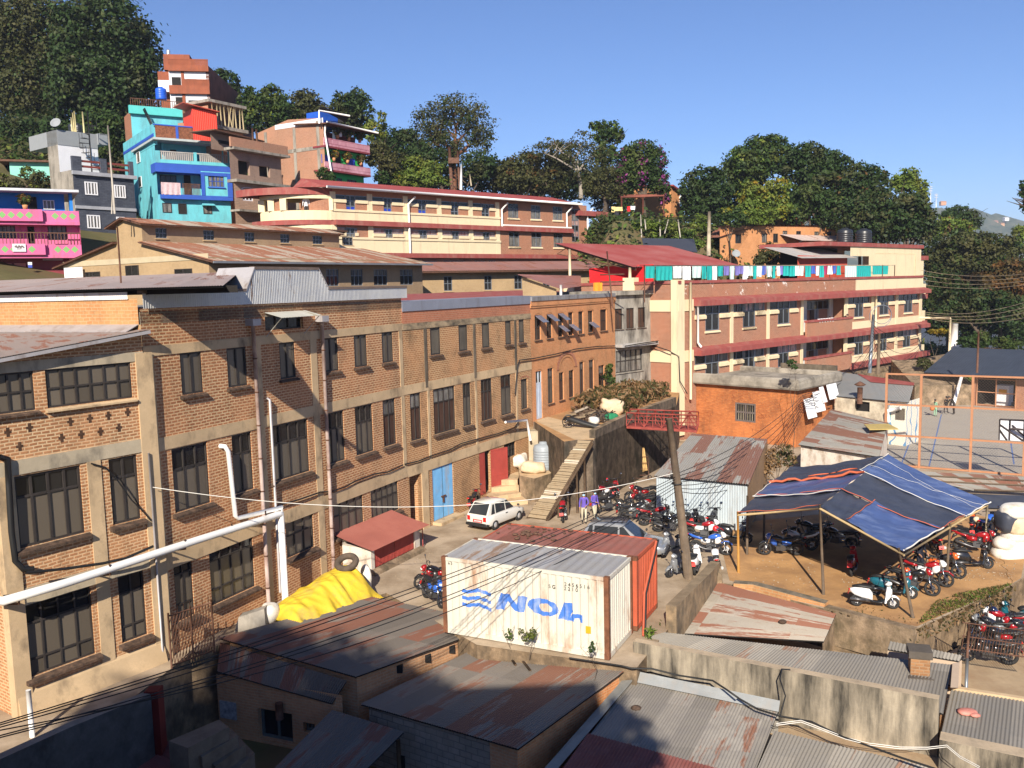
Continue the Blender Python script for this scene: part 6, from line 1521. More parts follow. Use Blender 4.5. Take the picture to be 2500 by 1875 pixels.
for k in(0,1):
 mb=MB();a=.22+kw_*k;mb.corr(FKi.pt(a+.01,.22,-.05),FKi.pt(a+kw_-.01,.22,-.05),FKi.pt(a+.01,ktop-.08,-.05),FKi.pt(a+kw_-.01,ktop-.08,-.05),.1,.018);mb.bd("shutter",m_reddoor,o)
mb=MB();mb.corr(FKi.pt(-.35,ktop+.05,.35),FKi.pt(kl+.35,ktop+.05,.35),FKi.pt(-.35,ktop+.55,-1.75),FKi.pt(kl+.35,ktop+.55,-1.75),.1,.012,rows=3,sag=.03);mb.bd("roof",M("kiosk_red_sheet",(.31,.105,.08),.7,0,.1,1,(.33,.12,.09),.4,(1,1,1)),o)
mb=MB();mb.tube([FKi.pt(kl+.4,0,-.1),FKi.pt(kl+.4,1.2,-.1)],.025,5);mb.bd("stay",m_reddoor,o)
m_yel=M("yellow_tarpaulin",(.66,.46,.035),.65,0,.1,1,(.34,.25,.08),.36,(1.2,1.2,1.2),.5,5)
hA,hB=atz('j',250,1640,.1),atz('j',870,1400,.1);hd_=(hB-hA).normalized();hL=(hB-hA).length;hn=VV((-hd_.y,hd_.x,0))
mb=MB();NU,NV=90,56;g_=[]
for i in range(NU+1):
 row=[]
 for j in range(NV+1):
  a,b=i/NU,j/NV*2-1
  H=.45+.75*sstep(a*1.15)+.04*math.sin(a*6);w=1.15+.25*a
  prof=(1-abs(b)**2.2)*sstep(min(1,(a+.03)*8))*sstep(min(1,(1.03-a)*7))
  w_=a*19+2.3*math.sin(a*11)+1.6*math.sin(b*3+a*5);fold=.045*(abs(math.sin(w_))**3-.4)*(.25+abs(b))+.03*math.sin(a*13-4*b+1.5*math.sin(a*29))+.02*(abs(math.sin(a*31+b*9+math.sin(b*7)))**4)
  p=hA+hd_*(a*hL)+hn*(b*w+.05*math.sin(a*31+b*2))+VV((0,0,max(.02,H*prof+fold)))
  row.append(p)
 g_.append(mb.V(*row))
for i in range(NU):
 for j in range(NV):mb.fi([g_[i][j],g_[i+1][j],g_[i+1][j+1],g_[i][j+1]],0,True)
tag(mb.bd("yellow_tarpaulin",m_yel),"bright yellow tarpaulin draped over a long heap beside the factory wall","tarpaulin")
tp_=hA+hd_*(hL*.86)+U(1.32)
o=TH("tyre","old grey brown tyre lying on the yellow tarpaulin heap","tyre",tp_);o.rotation_euler=(rad(26),rad(-6),0)
mb=MB();mb.torus((0,0,0),.36,.13,0,28,10,'z',1.0);mb.bd("casing",M("dusty_rubber",(.10,.075,.055),.9,0,.3,4),o,True)
m_sack=M("white_sack",(.74,.70,.62),.8,0,.08,3,(.5,.42,.3),.3,(2,2,2),.4,14)
m_sackb=M("beige_sack",(.66,.52,.35),.8,0,.1,3,(.45,.33,.2),.3,(2,2,2),.4,14)
def sack(c,r,mat,label,rz=0,tilt=0,group=None,lump=.1):
 mb=MB();R_=Matrix.Rotation(rz,3,'Z')@Matrix.Rotation(tilt,3,'Y')
 mb.ell((0,0,0),r,0,18,12,None,.72)
 vs=[]
 for v in mb.v:
  q=VV(v);f=1+lump*math.sin(q.x*9+c[0]*3)*math.cos(q.y*8+c[1])+lump*.6*math.sin(q.z*13+q.x*5)
  vs.append(tuple(R_@(q*f)+VV(c)))
 mb.v=vs
 return tag(mb.bd("sack",mat),label,"sack",group)
G_="sacks by the red door"
c=lambda a,b,z:atz('k',a,b,z)
sack(c(168,715,0.0)+VV((0,.35,.62)),(.52,.4,.62),m_sack,"upright white sack standing before the open red door",.2,0,G_)
sack(c(325,655,zb2)+VV((0,.3,.33)),(.72,.42,.34),m_sackb,"large beige sack lying in front of the grey tank",-.15,.08,G_)
sack(c(195,600,zb2)+VV((0,.5,.3)),(.62,.5,.38),m_sack,"white sack with red print lying under the others",.1,0,G_)
sack(c(265,560,zb2)+VV((.0,.9,.62)),(.34,.32,.75),m_sack,"white sack leaning upright above the beige one",0,-.5,G_)
sack(c(240,590,zb2)+VV((-.2,.9,.3)),(.5,.4,.4),m_sack,"white sack wedged between upright sack and back wall",0,.2,G_)
sack(atz('j',185,1640,.1)+VV((0,.2,.3)),(.3,.36,.36),m_sack,"white bundle under the left end of the yellow tarpaulin",0,0)
sack(atz('j',930,1370,.1)+VV((0,.1,.4)),(.2,.4,.5),m_sack,"white bundle under the right end of the yellow tarpaulin",.3,0)
FBp=Fac(FB.pt(0,0,.75),FB.az);FAp=Fac(FA.pt(0,0,.75),FA.az)
o=TH("white_pipework","thick white plastic pipe running along the factory front and down to the ground","pipe",FBp.pt(FBp.uz('j',290,1450)[0],0))
v0,v1=FBp.px('j',292,1450),FBp.px('j',280,770)
uv=FBp.uz('j',286,1100)[0];ztp=FBp.uz('j',280,770)[1]-.15
e0=FBp.pt(uv,ztp);pl_=FAp.px('m',500,235);pl2=FAp.px('m',20,372);zz_=(pl_.z+pl2 .z)/2
mb=MB();mb.tube([FBp.pt(uv,0),FBp.pt(uv,ztp-.1),e0,e0+(pl_-e0).normalized()*.12,FBp.px('i',1500,1330),pl_,pl2,pl2+FA.n*-.6+FA.t*-.15],.125,12);mb.bd("main_pipe",m_white,o)
for t,a,b,F_ in(('i',2050,1130,FBp),('i',1790,1230,FBp),('i',1430,1355,FBp),('i',850,1550,FAp),('m',145,350,FAp)):
 p=F_.px(t,a,b);mb=MB();mb.tube([p+U(.16),p-U(.16),p-U(.3)-F_.n*.7],.03,5);mb.bd("bracket",mri,o)
FBq=Fac(FB.pt(0,0,.22),FB.az)
p0,p1,p2,p3=FBq.px('i',1735,600),FBq.px('i',1760,640),FBq.px('i',1815,1135),FBp.px('i',2175,1070)
mb=MB();mb.tube([p0-FB.n*.3,p0,VV((p1 .x,p1 .y,p1 .z)),p2,p2+VV((.05,.1,-.12)),p3,e0],.085,10);mb.bd("branch_pipe",m_white,o)
mb=MB();q=[FC.px('f',1945,1515)+FC.n*.5,FC.px('f',2110,1500)+FC.n*.5,FC.px('f',2140,1655)+FC.n*.5];mb.tube(q,.075,8);tag(mb.bd("waste_pipe",m_white),"short bent white pipe under the last windows of the factory","pipe")
mb=MB();a=atz('m',250,1420,0);mb.tube([a,(a.x,a.y,1.35)],.07,8);tag(mb.bd("pipe_post",m_white),"short upright white pipe at the foot of the factory's left bay","pipe")
o=TH("lattice_gate","rusty iron lattice gate leaning on the factory foot","gate",atz('m',1400,890,0))
g0,g1=atz('m',1325,890,0),atz('m',1655,770,0);gd=(g1-g0);Fg=Fac(g0,math.atan2(gd.x,gd.y));gl=gd.length;gh=1.75
mb=MB()
for u in(0,gl*.5,gl):mb.tube([Fg.pt(u,0),Fg.pt(u,gh+.1)],.035,5)
for z in(.1,gh):mb.tube([Fg.pt(0,z),Fg.pt(gl,z)],.03,5)
mb.bd("gate_frame",mri,o)
mb=MB()
for k in range(14):
 u=gl*k/14
 for j in range(5):mb.tube([Fg.pt(u,.1+gh*j/5.3),Fg.pt(u+gl/14,.1+gh*(j+1)/5.3)],.014,4,cap=False)
 mb.tube([Fg.pt(u,.1),Fg.pt(u,gh+(.25 if k%2 else 0))],.012,4)
mb.bd("lattice",mri,o)
mb=MB();a=atz('m',1950,590,0);mb.hexa([a+VV(q)for q in((-.6,-.2,0),(.5,-.1,0),(.5,.5,0),(-.6,.4,0))],[a+VV(q)for q in((-.45,-.1,.5),(.45,0,.75),(.45,.4,.75),(-.45,.35,.5))]);tag(mb.bd("stone_block",m_greyc),"grey stone block beside the left end of the yellow tarpaulin","stone block")
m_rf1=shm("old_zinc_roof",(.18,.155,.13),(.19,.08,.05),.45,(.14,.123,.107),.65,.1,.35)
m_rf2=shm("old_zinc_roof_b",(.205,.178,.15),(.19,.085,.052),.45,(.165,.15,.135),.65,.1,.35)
m_rf3=shm("grey_zinc_roof",(.225,.205,.175),(.20,.105,.065),.2,(.19,.18,.165),.7,0,.22)
m_rf6=shm("rusty_patch_roof",(.36,.315,.255),(.22,.085,.048),.52,(.33,.30,.26),.75,0,.25,.9,3.2)
m_rfw=shm("pale_rusty_roof",(.31,.29,.25),(.20,.09,.058),.5,(.29,.29,.275),.7,0,.2,.8,3.0)
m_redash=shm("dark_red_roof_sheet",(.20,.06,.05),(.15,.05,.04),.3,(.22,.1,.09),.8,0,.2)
def wallq(par,a,b,zt,zb,mat,name="wall",inset=0.0):
 mb=MB();a=VV(a);b=VV(b);d=(b-a);d.z=0;d.normalize();n=VV((-d.y,d.x,0))*inset
 mb.face([(a.x+n.x,a.y+n.y,zb),(b.x+n.x,b.y+n.y,zb),(b.x+n.x,b.y+n.y,zt if not isinstance(zt,tuple)else zt[1]),(a.x+n.x,a.y+n.y,zt if not isinstance(zt,tuple)else zt[0])]);return mb.bd(name,mat,par)
s1=TH("brick_workshop","brick workshop with patched zinc roof and lean-to in front of the yellow tarpaulin","workshop",atz('n',800,1000,-2.6))
L1,T1,N1,R1_=atz('m',1682,655,.25),atz('n',960,335,.3),atz('n',850,955,-.15),atz('n',1975,545,-.15)
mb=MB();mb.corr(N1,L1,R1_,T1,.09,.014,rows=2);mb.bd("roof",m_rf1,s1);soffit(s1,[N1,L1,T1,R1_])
inn=lambda p,q,f:VV(p).lerp(VV(q),f)
wN,wR=inn(N1,T1,.03),inn(R1_,L1,.03)
wallq(s1,wN,wR,(-.2,-.2),-3.2,brick("workshop_brick",(.40,.21,.11),(.47,.26,.14),(.40,.28,.18),.25,.1,.02,(.12,.08,.055),.5),"side_wall")
wL=inn(L1,R1_,.04);wallq(s1,wN,wL,(-.22,.18),-3.2,MC["workshop_brick"],"end_wall");wT=inn(T1,N1,.03);wallq(s1,wL,wT,.2,-.4,MC["workshop_brick"],"far_wall");wallq(s1,wR,wT,(-.2,.25),-3,MC["workshop_brick"],"end_wall")
mb=MB()
for f in(.28,.48,.66,.84):
 p=wN.lerp(wR,f);mb=MB();mb.box(p.x-.12,p.x+.12,p.y-.06,p.y+.1,-.62,-.36);mb.bd("vent_hole",m_dark,s1)
A1_,B1_=atz('m',1700,690,.06),atz('n',780,985,-.3);C1_,D1_=atz('m',1676,912,-.55),atz('n',665,1160,-1.05)
mb=MB();mb.corr(B1_,A1_,D1_,C1_,.09,.014);mb.bd("lean_to_roof",m_rf1,s1);soffit(s1,[B1_,A1_,C1_,D1_])
pA,pB=VV((C1_.x,C1_.y,0))+(A1_-C1_).normalized()*.25,VV((D1_.x,D1_.y,0))+(B1_-D1_).normalized()*.25
dS=(pB-pA);FS1=Fac(pA,math.atan2(dS.x,dS.y))
hs=[FS1 .rect(('n',92,1195,368,1480)),FS1 .rect(('n',442,1305,535,1400))]
uu=FS1 .uz('n',665,1170)[0]
mb=MB();u0_,u1_=min(0,uu),max(0,uu)
mb.wall(FS1,u0_-.1,u1_+.4,-3.4,-.75,hs,.25);mb.bd("front_wall",MC["workshop_brick"],s1)
for r in hs:wnd(s1,FS1,r,2,(1,),.22,M("teal_grey_frame",(.10,.12,.12),.8),[m_dark],fw=.09)
r=hs[0];mb=MB();a=FS1 .px('n',275,1190)+FS1 .n*.12;mb.tube([a-U(.35),a+U(.2)],.13,8);mb.bd("flue_stub",mri,s1)
u,z=FS1 .uz('m',1765,1210);mb=MB();mb.fb(FS1,u-.33,u+.33,z-.3,z+.3,.01,.05);o=mb.bd("weathered_notice",M("weathered_notice_paint",(.30,.31,.33),.9,0,.5,6));tag(o,"small weathered pale notice on the shaded wall of the brick workshop","notice")
s2=TH("block_store","store with patched rusty zinc roof and grey block wall below the white container","store",atz('n',1500,1300,-3))
a2,b2,c2,d2=atz('n',1925,662,-.42),atz('o',1085,868,-.12),atz('o',205,1512,-.75),atz('n',883,1165,-.85)
mb=MB();mb.corr(d2,c2,a2,b2,.09,.015,rows=2);mb.bd("roof",m_rf2,s2);soffit(s2,[d2,c2,b2,a2])
q1,q2=inn(d2,b2,.03),inn(c2,a2,.03);q3=inn(b2,d2,.03);q4=inn(a2,c2,.03)
qm=q1 .lerp(q2,.83)
wallq(s2,q1,qm,(-.9,-.82),-3.4,m_blockw,"block_wall");wallq(s2,qm,q2,(-.82,-.8),-3.4,MC["workshop_brick"],"brick_pier");wallq(s2,q2,q3,(-.8,-.2),-3.4,m_brD,"side_wall");wallq(s2,q1,q4,(-.9,-.5),-3.4,MC["workshop_brick"],"side_wall");wallq(s2,q4,q3,(-.5,-.2),-3,m_stonel,"far_wall")
mb=MB();g0=atz('n',1190,1560,-2.2);mb.face([g0,g0+VV((3,-1.0,0)),g0+VV((3,-1.0,-1.5)),g0+U(-1.5)]);mb.bd("opening",m_dark,s2)
for a,b,cc,dd in(((75,695),(185,865),0,0),((155,725),(300,910),0,0)):
 mb=MB();mb.tube([atz('o',*a,-.30),atz('o',*b,-.40)],.045,5);tag(mb.bd("loose_stick",MC["dark_timber"]),"%s stick lying on the roof of the block store"%("left" if a[0]<100 else "right"),"stick","sticks on the store roof")
s2b=TH("porch_roof","dark shaded corrugated porch roof in front of the workshop window","porch",atz('n',700,1500,-2))
a,b,cc,dd=atz('n',665,1210,-1.15),atz('n',1222,1378,-1.15),atz('n',180,1700,-2.0),atz('n',900,1700,-2.0)
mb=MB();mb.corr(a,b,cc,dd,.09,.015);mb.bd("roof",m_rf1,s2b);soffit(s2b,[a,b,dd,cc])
mb=MB();p=inn(b,dd,.15);mb.tube([(p.x,p.y,-3.2),(p.x,p.y,p.z-.05)],.07,6);mb.bd("post",MC["dark_timber"],s2b)
s3=TH("bottom_roof_shed","corrugated zinc roof shed along the bottom edge behind the stained parapet","shed",atz('o',1200,1400,-3))
a3,b3,c3,d3=atz('o',1085,985,-.55),atz('p',318,1215,-.55),atz('o',480,1760,-1.25),atz('p',110,1760,-1.25)
mb=MB();mb.corr(a3,b3,c3,d3,.1,.018,rows=2);mb.bd("roof",shm("bottom_zinc_roof",(.25,.23,.20),(.22,.10,.06),.22,(.18,.165,.155),.65,.05,.3),s3)
a4,b4,c4,d4=atz('p',285,1370,-.62),atz('p',1700,1700,-.62),atz('p',110,1760,-1.2),atz('p',1500,1900,-1.2)
mb=MB();mb.corr(a4,b4,c4,d4,.1,.018,rows=2);mb.bd("roof",m_rf3,s3)
soffit(s3,[a3,b3,d3,c3]);soffit(s3,[a4,b4,d4,c4])
r0,r1,r2,r3=atz('o',745,1390,-.88),atz('o',1740,1660,-.86),atz('o',480,1755,-1.2),atz('o',1650,1900,-1.2)
mb=MB();mb.corr(r0,r1,r2,r3,.1,.018);mb.bd("patched_sheet",m_redash,s3)
mb=MB();u=[atz('o',1085,905,-.28),atz('p',330,1140,-.28),atz('p',318,1225,-.5),atz('o',1085,990,-.5)];mb.slab(u,.02);mb.bd("flashing",M("painted_flashing",(.33,.345,.34),.5,.2,.15,1.5,(.35,.33,.3),.3),s3)
mb=MB();mb.hexa([atz('o',380,1690,-1.5),atz('o',1075,905,-.7),atz('o',1085,990,-.7),atz('o',480,1700,-1.5)],[atz('o',380,1690,-1.2),atz('o',1075,905,-.4),atz('o',1085,990,-.42),atz('o',480,1700,-1.22)]);mb.bd("edge_gutter",M("grey_render_edge",(.24,.24,.22),.9,0,.2),s3)
for k,(a,b,s_)in enumerate(((1190,1028,.16),(1395,1105,.14),(1115,1195,.17))):
 mb=MB();p=atz('o',a,b,-.72);mb.ell(p,(s_,s_*.8,.07),0,8,5);tag(mb.bd("roof_stone",m_sill),"%s dark stone weighing down the bottom zinc roof"%("upper left","upper right","lower left")[k],"stone","stones on the bottom roof")
wallq(s3,a3,b3,-.62,-2.9,m_blockw,"far_wall");wallq(s3,c3,a3,(-1.3,-.62),-2.9,m_blockw,"side_wall")
pw_=TH("stained_parapet","long mould stained plaster parapet wall between the bottom roofs","parapet wall",atz('o',1500,900,-1))
PA,PB,PC=atz('o',1092,682,.38),atz('p',0,835,.38),atz('p',1555,1132,.38)
tkw("wall",[PC,PB,PA],-.3,-2.5,m_parap,pw_,M("parapet_top",(.47,.37,.25),.9,0,.12,1,(.3,.24,.17),.4))
Q0,Q1=atz('p',1560,1440,-.45),atz('p',2500,1640,-.45);tkw("low_wall",[Q1,Q0],-.5,-2.5,m_parap,pw_,MC["parapet_top"])
s4=TH("long_grey_shed","long grey corrugated roof shed behind the stained parapet with a brick chimney","shed",atz('p',800,800,-2.5))
a,b,m1,m2,e0,e1=atz('o',1335,612,.22),atz('p',1655,862,.22),0,0,atz('o',1105,672,-.12),atz('p',1590,1240,-.12)
mm=atz('p',668,682,.22)
mb=MB();mb.corr(e0,e1,a,b,.1,.018,rows=2);mb.bd("roof",m_rf3,s4);soffit(s4,[e0,e1,b,a])
wallq(s4,inn(b,e0,.01),inn(e1,a,.01),(.16,-.2),-2.6,m_brO,"end_wall");wallq(s4,inn(a,e1,.01),inn(b,e0,.01),.15,-2.6,m_brO,"far_wall")
mb=MB();mb.hexa([atz('p',1660,868,-1.5),atz('p',1715,855,-1.5),atz('p',1705,1050,-1.5),atz('p',1640,1040,-1.5)],[atz('p',1660,850,.3),atz('p',1715,842,.3),atz('p',1705,1040,.3),atz('p',1645,1038,.3)]);mb.bd("gable_coping",M("pinkish_render",(.52,.40,.29),.9,0,.12),s4)
kx=[atz('p',1335,960,.02),atz('p',1485,975,.02)];kc=(kx[0]+kx[1])/2;kw2=(kx[1]-kx[0]).length/2
ch=TH("brick_chimney","short square brick chimney with dark cap on the long grey shed roof","chimney",kc);RZ=math.atan2((kx[1]-kx[0]).y,(kx[1]-kx[0]).x);ch.rotation_euler=(0,0,RZ)
for k in range(1):
 mb=MB();mb.box(-kw2,kw2,0,kw2*2,-.3,.62);mb.bd("stack",brick("sooty_chimney_brick",(.24,.12,.055),(.36,.19,.09),(.3,.2,.12),.24,.1,.02,(.06,.045,.035),.7),ch,True);mb=MB();mb.box(-kw2-.06,kw2+.06,-.06,kw2*2+.06,.62,.84);mb.bd("cap",M("sooty_cap",(.10,.085,.07),.95,0,.3),ch,True)
 mb=MB();mb.box(-kw2-.08,kw2+.08,-.22,-.002,-.25,.08);mb.bd("mortar_foot",MC["sooty_cap"],ch,True)
s4b=TH("small_lean_shed","small grey corrugated lean-to roof with plastered wall below the earth bank","shed",atz('p',1400,800,-2))
a,b,c_,d_=atz('p',1180,680,.1),atz('p',1735,790,.1),atz('p',1160,742,-.05),atz('p',1715,835,-.05)
mb=MB();mb.corr(c_,d_,a,b,.1,.018);mb.bd("roof",m_rf3,s4b);soffit(s4b,[c_,d_,b,a]);wallq(s4b,c_,d_,-.1,-1.4,MC["pinkish_render"]);wallq(s4b,d_,b,-.05,-1.4,MC["pinkish_render"])
s5=TH("right_grey_shed","grey corrugated roof shed at the right edge with a pink rag lying on it","shed",atz('p',1900,1300,-2.5))
a,b,c_,d_=atz('p',1648,1055,-.3),atz('p',2500,1190,-.3),atz('p',1565,1425,-.5),atz('p',2500,1640,-.5)
mb=MB();mb.corr(c_,d_,a,b,.1,.018,rows=2);mb.bd("roof",m_rf3,s5);soffit(s5,[c_,d_,b,a]);wallq(s5,a,b,-.35,-2,m_brO,"far_wall")
mb=MB();mb.slab([a+VV((0,.02,.06)),b+VV((0,.02,.06)),b+VV((0,.22,.06)),a+VV((0,.22,.06))],.12);mb.bd("coping",m_conc,s5)
p=atz('p',1775,1225,-.33);mb=MB();mb.ell(p,(.28,.2,.07),0,10,5,None,.8);mb.ell(p+VV((.12,-.2,0)),(.16,.12,.05),0,8,5);tag(mb.bd("pink_rag",M("pink_rag_cloth",(.62,.24,.19),.9,0,.3,6)),"crumpled pink rag lying on the right grey roof","rag")
s6=TH("rusty_roof_shed","shed with pale and rust red patched roof below the low terrace wall","shed",atz('p',300,450,-2.5))
a,b,c_,d_=atz('o',1735,222,.12),atz('p',762,468,.12),atz('o',1445,618,-.42),atz('p',668,682,-.42)
mb=MB();mb.corr(d_,b,c_,a,.1,.012,rows=3);mb.bd("roof",m_rf6,s6);soffit(s6,[c_,d_,b,a]);wallq(s6,inn(d_,a,.01),inn(b,c_,.01),(-.5,.05),-1.5,m_stonel,"end_wall")
p0,p1=atz('p',810,505,-.5),atz('p',850,545,-.5);mb=MB();mb.hexa([atz('p',745,650,-1.25),atz('p',780,668,-1.25),p1,p0],[atz('p',740,640,-1.1),atz('p',775,660,-1.1),p1+U(.12),p0+U(.12)]);tag(mb.bd("sheet_offcut",m_flash),"grey metal sheet propped beside the rusty patched roof","metal sheet")
p=atz('p',350,530,-.12);mb=MB();mb.ell(p,(.15,.12,.08),0,8,5);tag(mb.bd("roof_stone",m_sill),"single dark stone on the rusty patched roof","stone")
wx=TH("yard_wall","thick stained brick wall with rounded top between orange container and rusty roof","wall",atz('o',1500,350,0))
tkw("wall",[atz('o',1690,62,.85),atz('o',1620,140,.85),atz('o',1345,402,.85)],.38,-.6,M("brown_stained_brickwork",(.30,.215,.13),.95,0,.35,2.5,(.08,.07,.055),.6,(1.5,1.5,.8),.5,12),wx,M("wall_top_brown",(.25,.19,.12),.95,0,.3,2))
mb=MB();p=atz('o',1690,62,.85);p2=atz('o',1720,190,.35);mb.hexa([(p.x,p.y,-.6),(p.x+.5,p.y-.2,-.6),(p2 .x+.3,p2 .y,-.6),(p2 .x-.3,p2 .y,-.6)],[p,p+VV((.4,-.1,-.2)),p2+VV((.3,0,0)),p2-VV((.3,0,0))]);mb.bd("buttress",MC["brown_stained_brickwork"],wx)
lw_=TH("low_terrace_wall","crumbling low brick wall along the edge of the orange parking soil","wall",atz('l',300,1250,0))
tkw("wall",[atz('l',-20,1158,.2),atz('l',150,1170,.22),atz('l',420,1240,.2),atz('l',705,1315,.12)],-.4,-1.3,m_brO,lw_,M("mossy_coping",(.20,.165,.12),.95,0,.4,3,(.07,.07,.05),.5))
tkw("rubble_edge",[atz('l',705,1345,.06),atz('l',1000,1420,.05),atz('l',1390,1520,.06)],-.35,-1.3,m_stonel,lw_)
eb=TH("earth_bank","overgrown earth and brick bank below the motorcycle parking","bank",atz('l',1700,1450,-1));tag(eb,kind="structure")
mb=MB();a,b=atz('l',1390,1530,.02),atz('l',2125,1200,.02);c_,d_=atz('l',1300,1670,zl),atz('l',2140,1330,zl);n=24;g_=[]
e_=atz('l',700,1390,.0);f_=atz('l',860,1520,zl)
path_t=[e_,e_.lerp(a,.5),a,a.lerp(b,.5),b,b+VV((2.5,6,0))];path_b=[f_,f_.lerp(c_,.55),c_+VV((.25,-.1,0)),c_.lerp(d_,.5),d_,d_+VV((3.0,6,0))]
for i in range(101):
 s_=i/100*(len(path_t)-1);k=min(int(s_),len(path_t)-2);f=s_-k;t_,bt=path_t[k].lerp(path_t[k+1],f),path_b[k].lerp(path_b[k+1],f)
 g_.append(mb.V(*[t_.lerp(bt,j/9)+VV((.09*math.sin(i*1.7+j*2.1),.12*math.sin(i*2.3+j),.05*math.cos(i*1.3+j*3)if j else 0))for j in range(10)]))
for i in range(100):
 for j in range(9):mb.fi([g_[i][j],g_[i][j+1],g_[i+1][j+1],g_[i+1][j]],0,True)
mb.bd("bank_face",m_bank,eb)
bw_=TH("black_stained_wall","black mould stained wall with a red painted end beside the road","wall",atz('m',700,1350,-1))
tkw("wall",[atz('m',-300,1680,.75),atz('m',500,1320,.75),atz('m',1120,1070,.75)],-.3,-3.2,M("black_mould_plaster",(.10,.10,.10),.95,0,.4,1,(.03,.03,.03),.6,(1,1,.6)),bw_,M("grey_wall_top",(.22,.2,.17),.95,0,.3))  # wall top in a lighter grey than the faces
p=atz('m',1120,1070,.75);q=atz('m',1205,1065,.8);mb=MB();mb.hexa([(p.x,p.y-.1,-3.2),(q.x+.08,q.y-.1,-3.2),(q.x+.08,q.y+.3,-3.2),(p.x,p.y+.3,-3.2)],[(p.x,p.y-.1,.78),(q.x+.08,q.y-.1,.84),(q.x+.08,q.y+.3,.84),(p.x,p.y+.3,.78)]);mb.bd("red_end",M("shaded_red_paint",(.13,.018,.014),.85,0,.15),bw_)  # red of the wall end darkened, its shade is put into the colour
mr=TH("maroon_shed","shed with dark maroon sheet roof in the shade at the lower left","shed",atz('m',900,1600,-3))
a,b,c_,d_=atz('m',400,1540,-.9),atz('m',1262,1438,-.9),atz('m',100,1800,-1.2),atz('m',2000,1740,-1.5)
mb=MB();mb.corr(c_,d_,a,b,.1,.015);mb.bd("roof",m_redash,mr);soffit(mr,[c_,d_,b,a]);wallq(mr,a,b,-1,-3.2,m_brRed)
sp=TH("stone_stairs","worn concrete stairs going down beside the workshop wall","stairs",atz('m',1600,1450,-1.5))
for k,q in enumerate((((1300,1450),(1690,1285),(1765,1345),(1450,1505)),((1455,1508),(1770,1348),(1835,1405),(1560,1575)),((1565,1578),(1840,1408),(1895,1475),(1660,1645)),((1665,1648),(1900,1478),(1965,1545),(1760,1725)))):
 z=-.15-.36*k;mb=MB();mb.slab([atz('m',a,b,z)for a,b in q],.9);mb.bd("step",M("worn_step",(.15,.12,.09),.95,0,.3,2),sp)
m_tarp=M("blue_tarpaulin",(.06,.095,.225),.42,0,.18,1.2,(.16,.21,.36),.38,(.6,2.2,1.0),.15,9,.4)
m_tarpk=M("dark_tarpaulin",(.05,.057,.08),.5,0,.25,1.2,(.06,.065,.08),.3,(1,2,1),.1,9)
m_oredge=M("orange_hem",(.55,.13,.06),.7,0,.1)
m_whedge=M("white_hem",(.72,.70,.64),.7,0,.08)
m_bam=M("weathered_pole",(.13,.095,.065),.9,0,.3,3)
def topz(foot,top,t='l'):
 g=atz(t,*foot);return aty(t,*top,g.y)
FLt=topz((10,1100),(3,638));RGf=topz((665,1270),(637,585));FRt=topz((1355,1450),(1285,943));RBt=topz((1915,920),(1930,560))
V_=VV((RBt.x-FRt.x,RBt.y-FRt.y,0))
RGb=aty('l',1165,205,RGf.y+V_.y*1.0);LBt=aty('l',385,297,FLt.y+V_.y*.95)
tent=TH("tarpaulin_shelter","patched blue and black tarpaulin shelter on thin poles over parked motorcycles","shelter",VV((RGf.x,RGf.y,0)))
def tarp(name,a,b,c_,d_,mat,sag=.12,n=14,lift=0.0,wr=.02):
 """a-b front edge, d-c back edge"""
 mb=MB();g_=[]
 for i in range(n+1):
  row=[]
  for j in range(n+1):
   u,v=i/n,j/n
   p=a.lerp(b,u).lerp(d_.lerp(c_,u),v)
   s_=sag*math.sin(math.pi*u)*(.6+.4*math.sin(math.pi*v))+wr*math.sin(u*21+v*5)+wr*math.sin(v*17-u*8)
   row.append(p-U(s_-lift))
  g_.append(mb.V(*row))
 for i in range(n):
  for j in range(n):mb.fi([g_[i][j],g_[i+1][j],g_[i+1][j+1],g_[i][j+1]],0,True)
 mb.bd(name,mat,tent);V=mb.v
 return lambda pts:[VV(V[g_[int(round(u*n))][int(round(v*n))]])+U(.02)for u,v in pts]
def Lp(u,v):return FLt.lerp(RGf,u).lerp(LBt.lerp(RGb,u),v)
def Rp(u,v):return RGf.lerp(FRt,u).lerp(RGb.lerp(RBt,u),v)
def hem(name,pts,mat,r=.015):
 mb=MB();mb.tube([p+U(.025)for p in pts],r,5);mb.bd(name,mat,tent)
f=tarp("dark_sheet",Lp(0,0),Lp(1,0),Lp(1,.30),Lp(0,.34),m_tarpk,.10)
hem("orange_hem",f([(k/14,0)for k in range(15)]),m_oredge);hem("orange_hem",f([(k/14,1)for k in range(15)]),m_oredge)
f=tarp("blue_sheet",Lp(-.02,.30),Lp(1,.25),Lp(1,.66),Lp(.02,.64),m_tarp,.10,14,.04)
hem("white_hem",f([(0,k/14)for k in range(15)]),m_whedge);hem("white_hem",f([(k/14,0)for k in range(15)]),m_whedge,.02)
f=tarp("back_sheet",Lp(.0,.60),Lp(1,.60),Lp(1,1),Lp(.04,.98),m_tarpk,.10,14,.07,.03)
hem("orange_hem",[p+VV((0,0,.05*math.sin(k*2.2)))for k,p in enumerate(f([(k/14,0)for k in range(15)]))],m_oredge,.06);hem("orange_hem",f([(.35+k/28,.28)for k in range(15)]),m_oredge,.03)
f=tarp("dark_sheet",Rp(0,0),Rp(.36,0),Rp(.36,.30),Rp(0,.30),m_tarpk,.07,14,.0)
f=tarp("blue_sheet",Rp(.34,0),Rp(1,0),Rp(1,.42),Rp(.34,.33),m_tarp,.14,14,.03)
hem("orange_hem",f([(0,k/14)for k in range(15)]),m_oredge);hem("white_hem",f([(1,k/14)for k in range(15)]),m_whedge,.03)
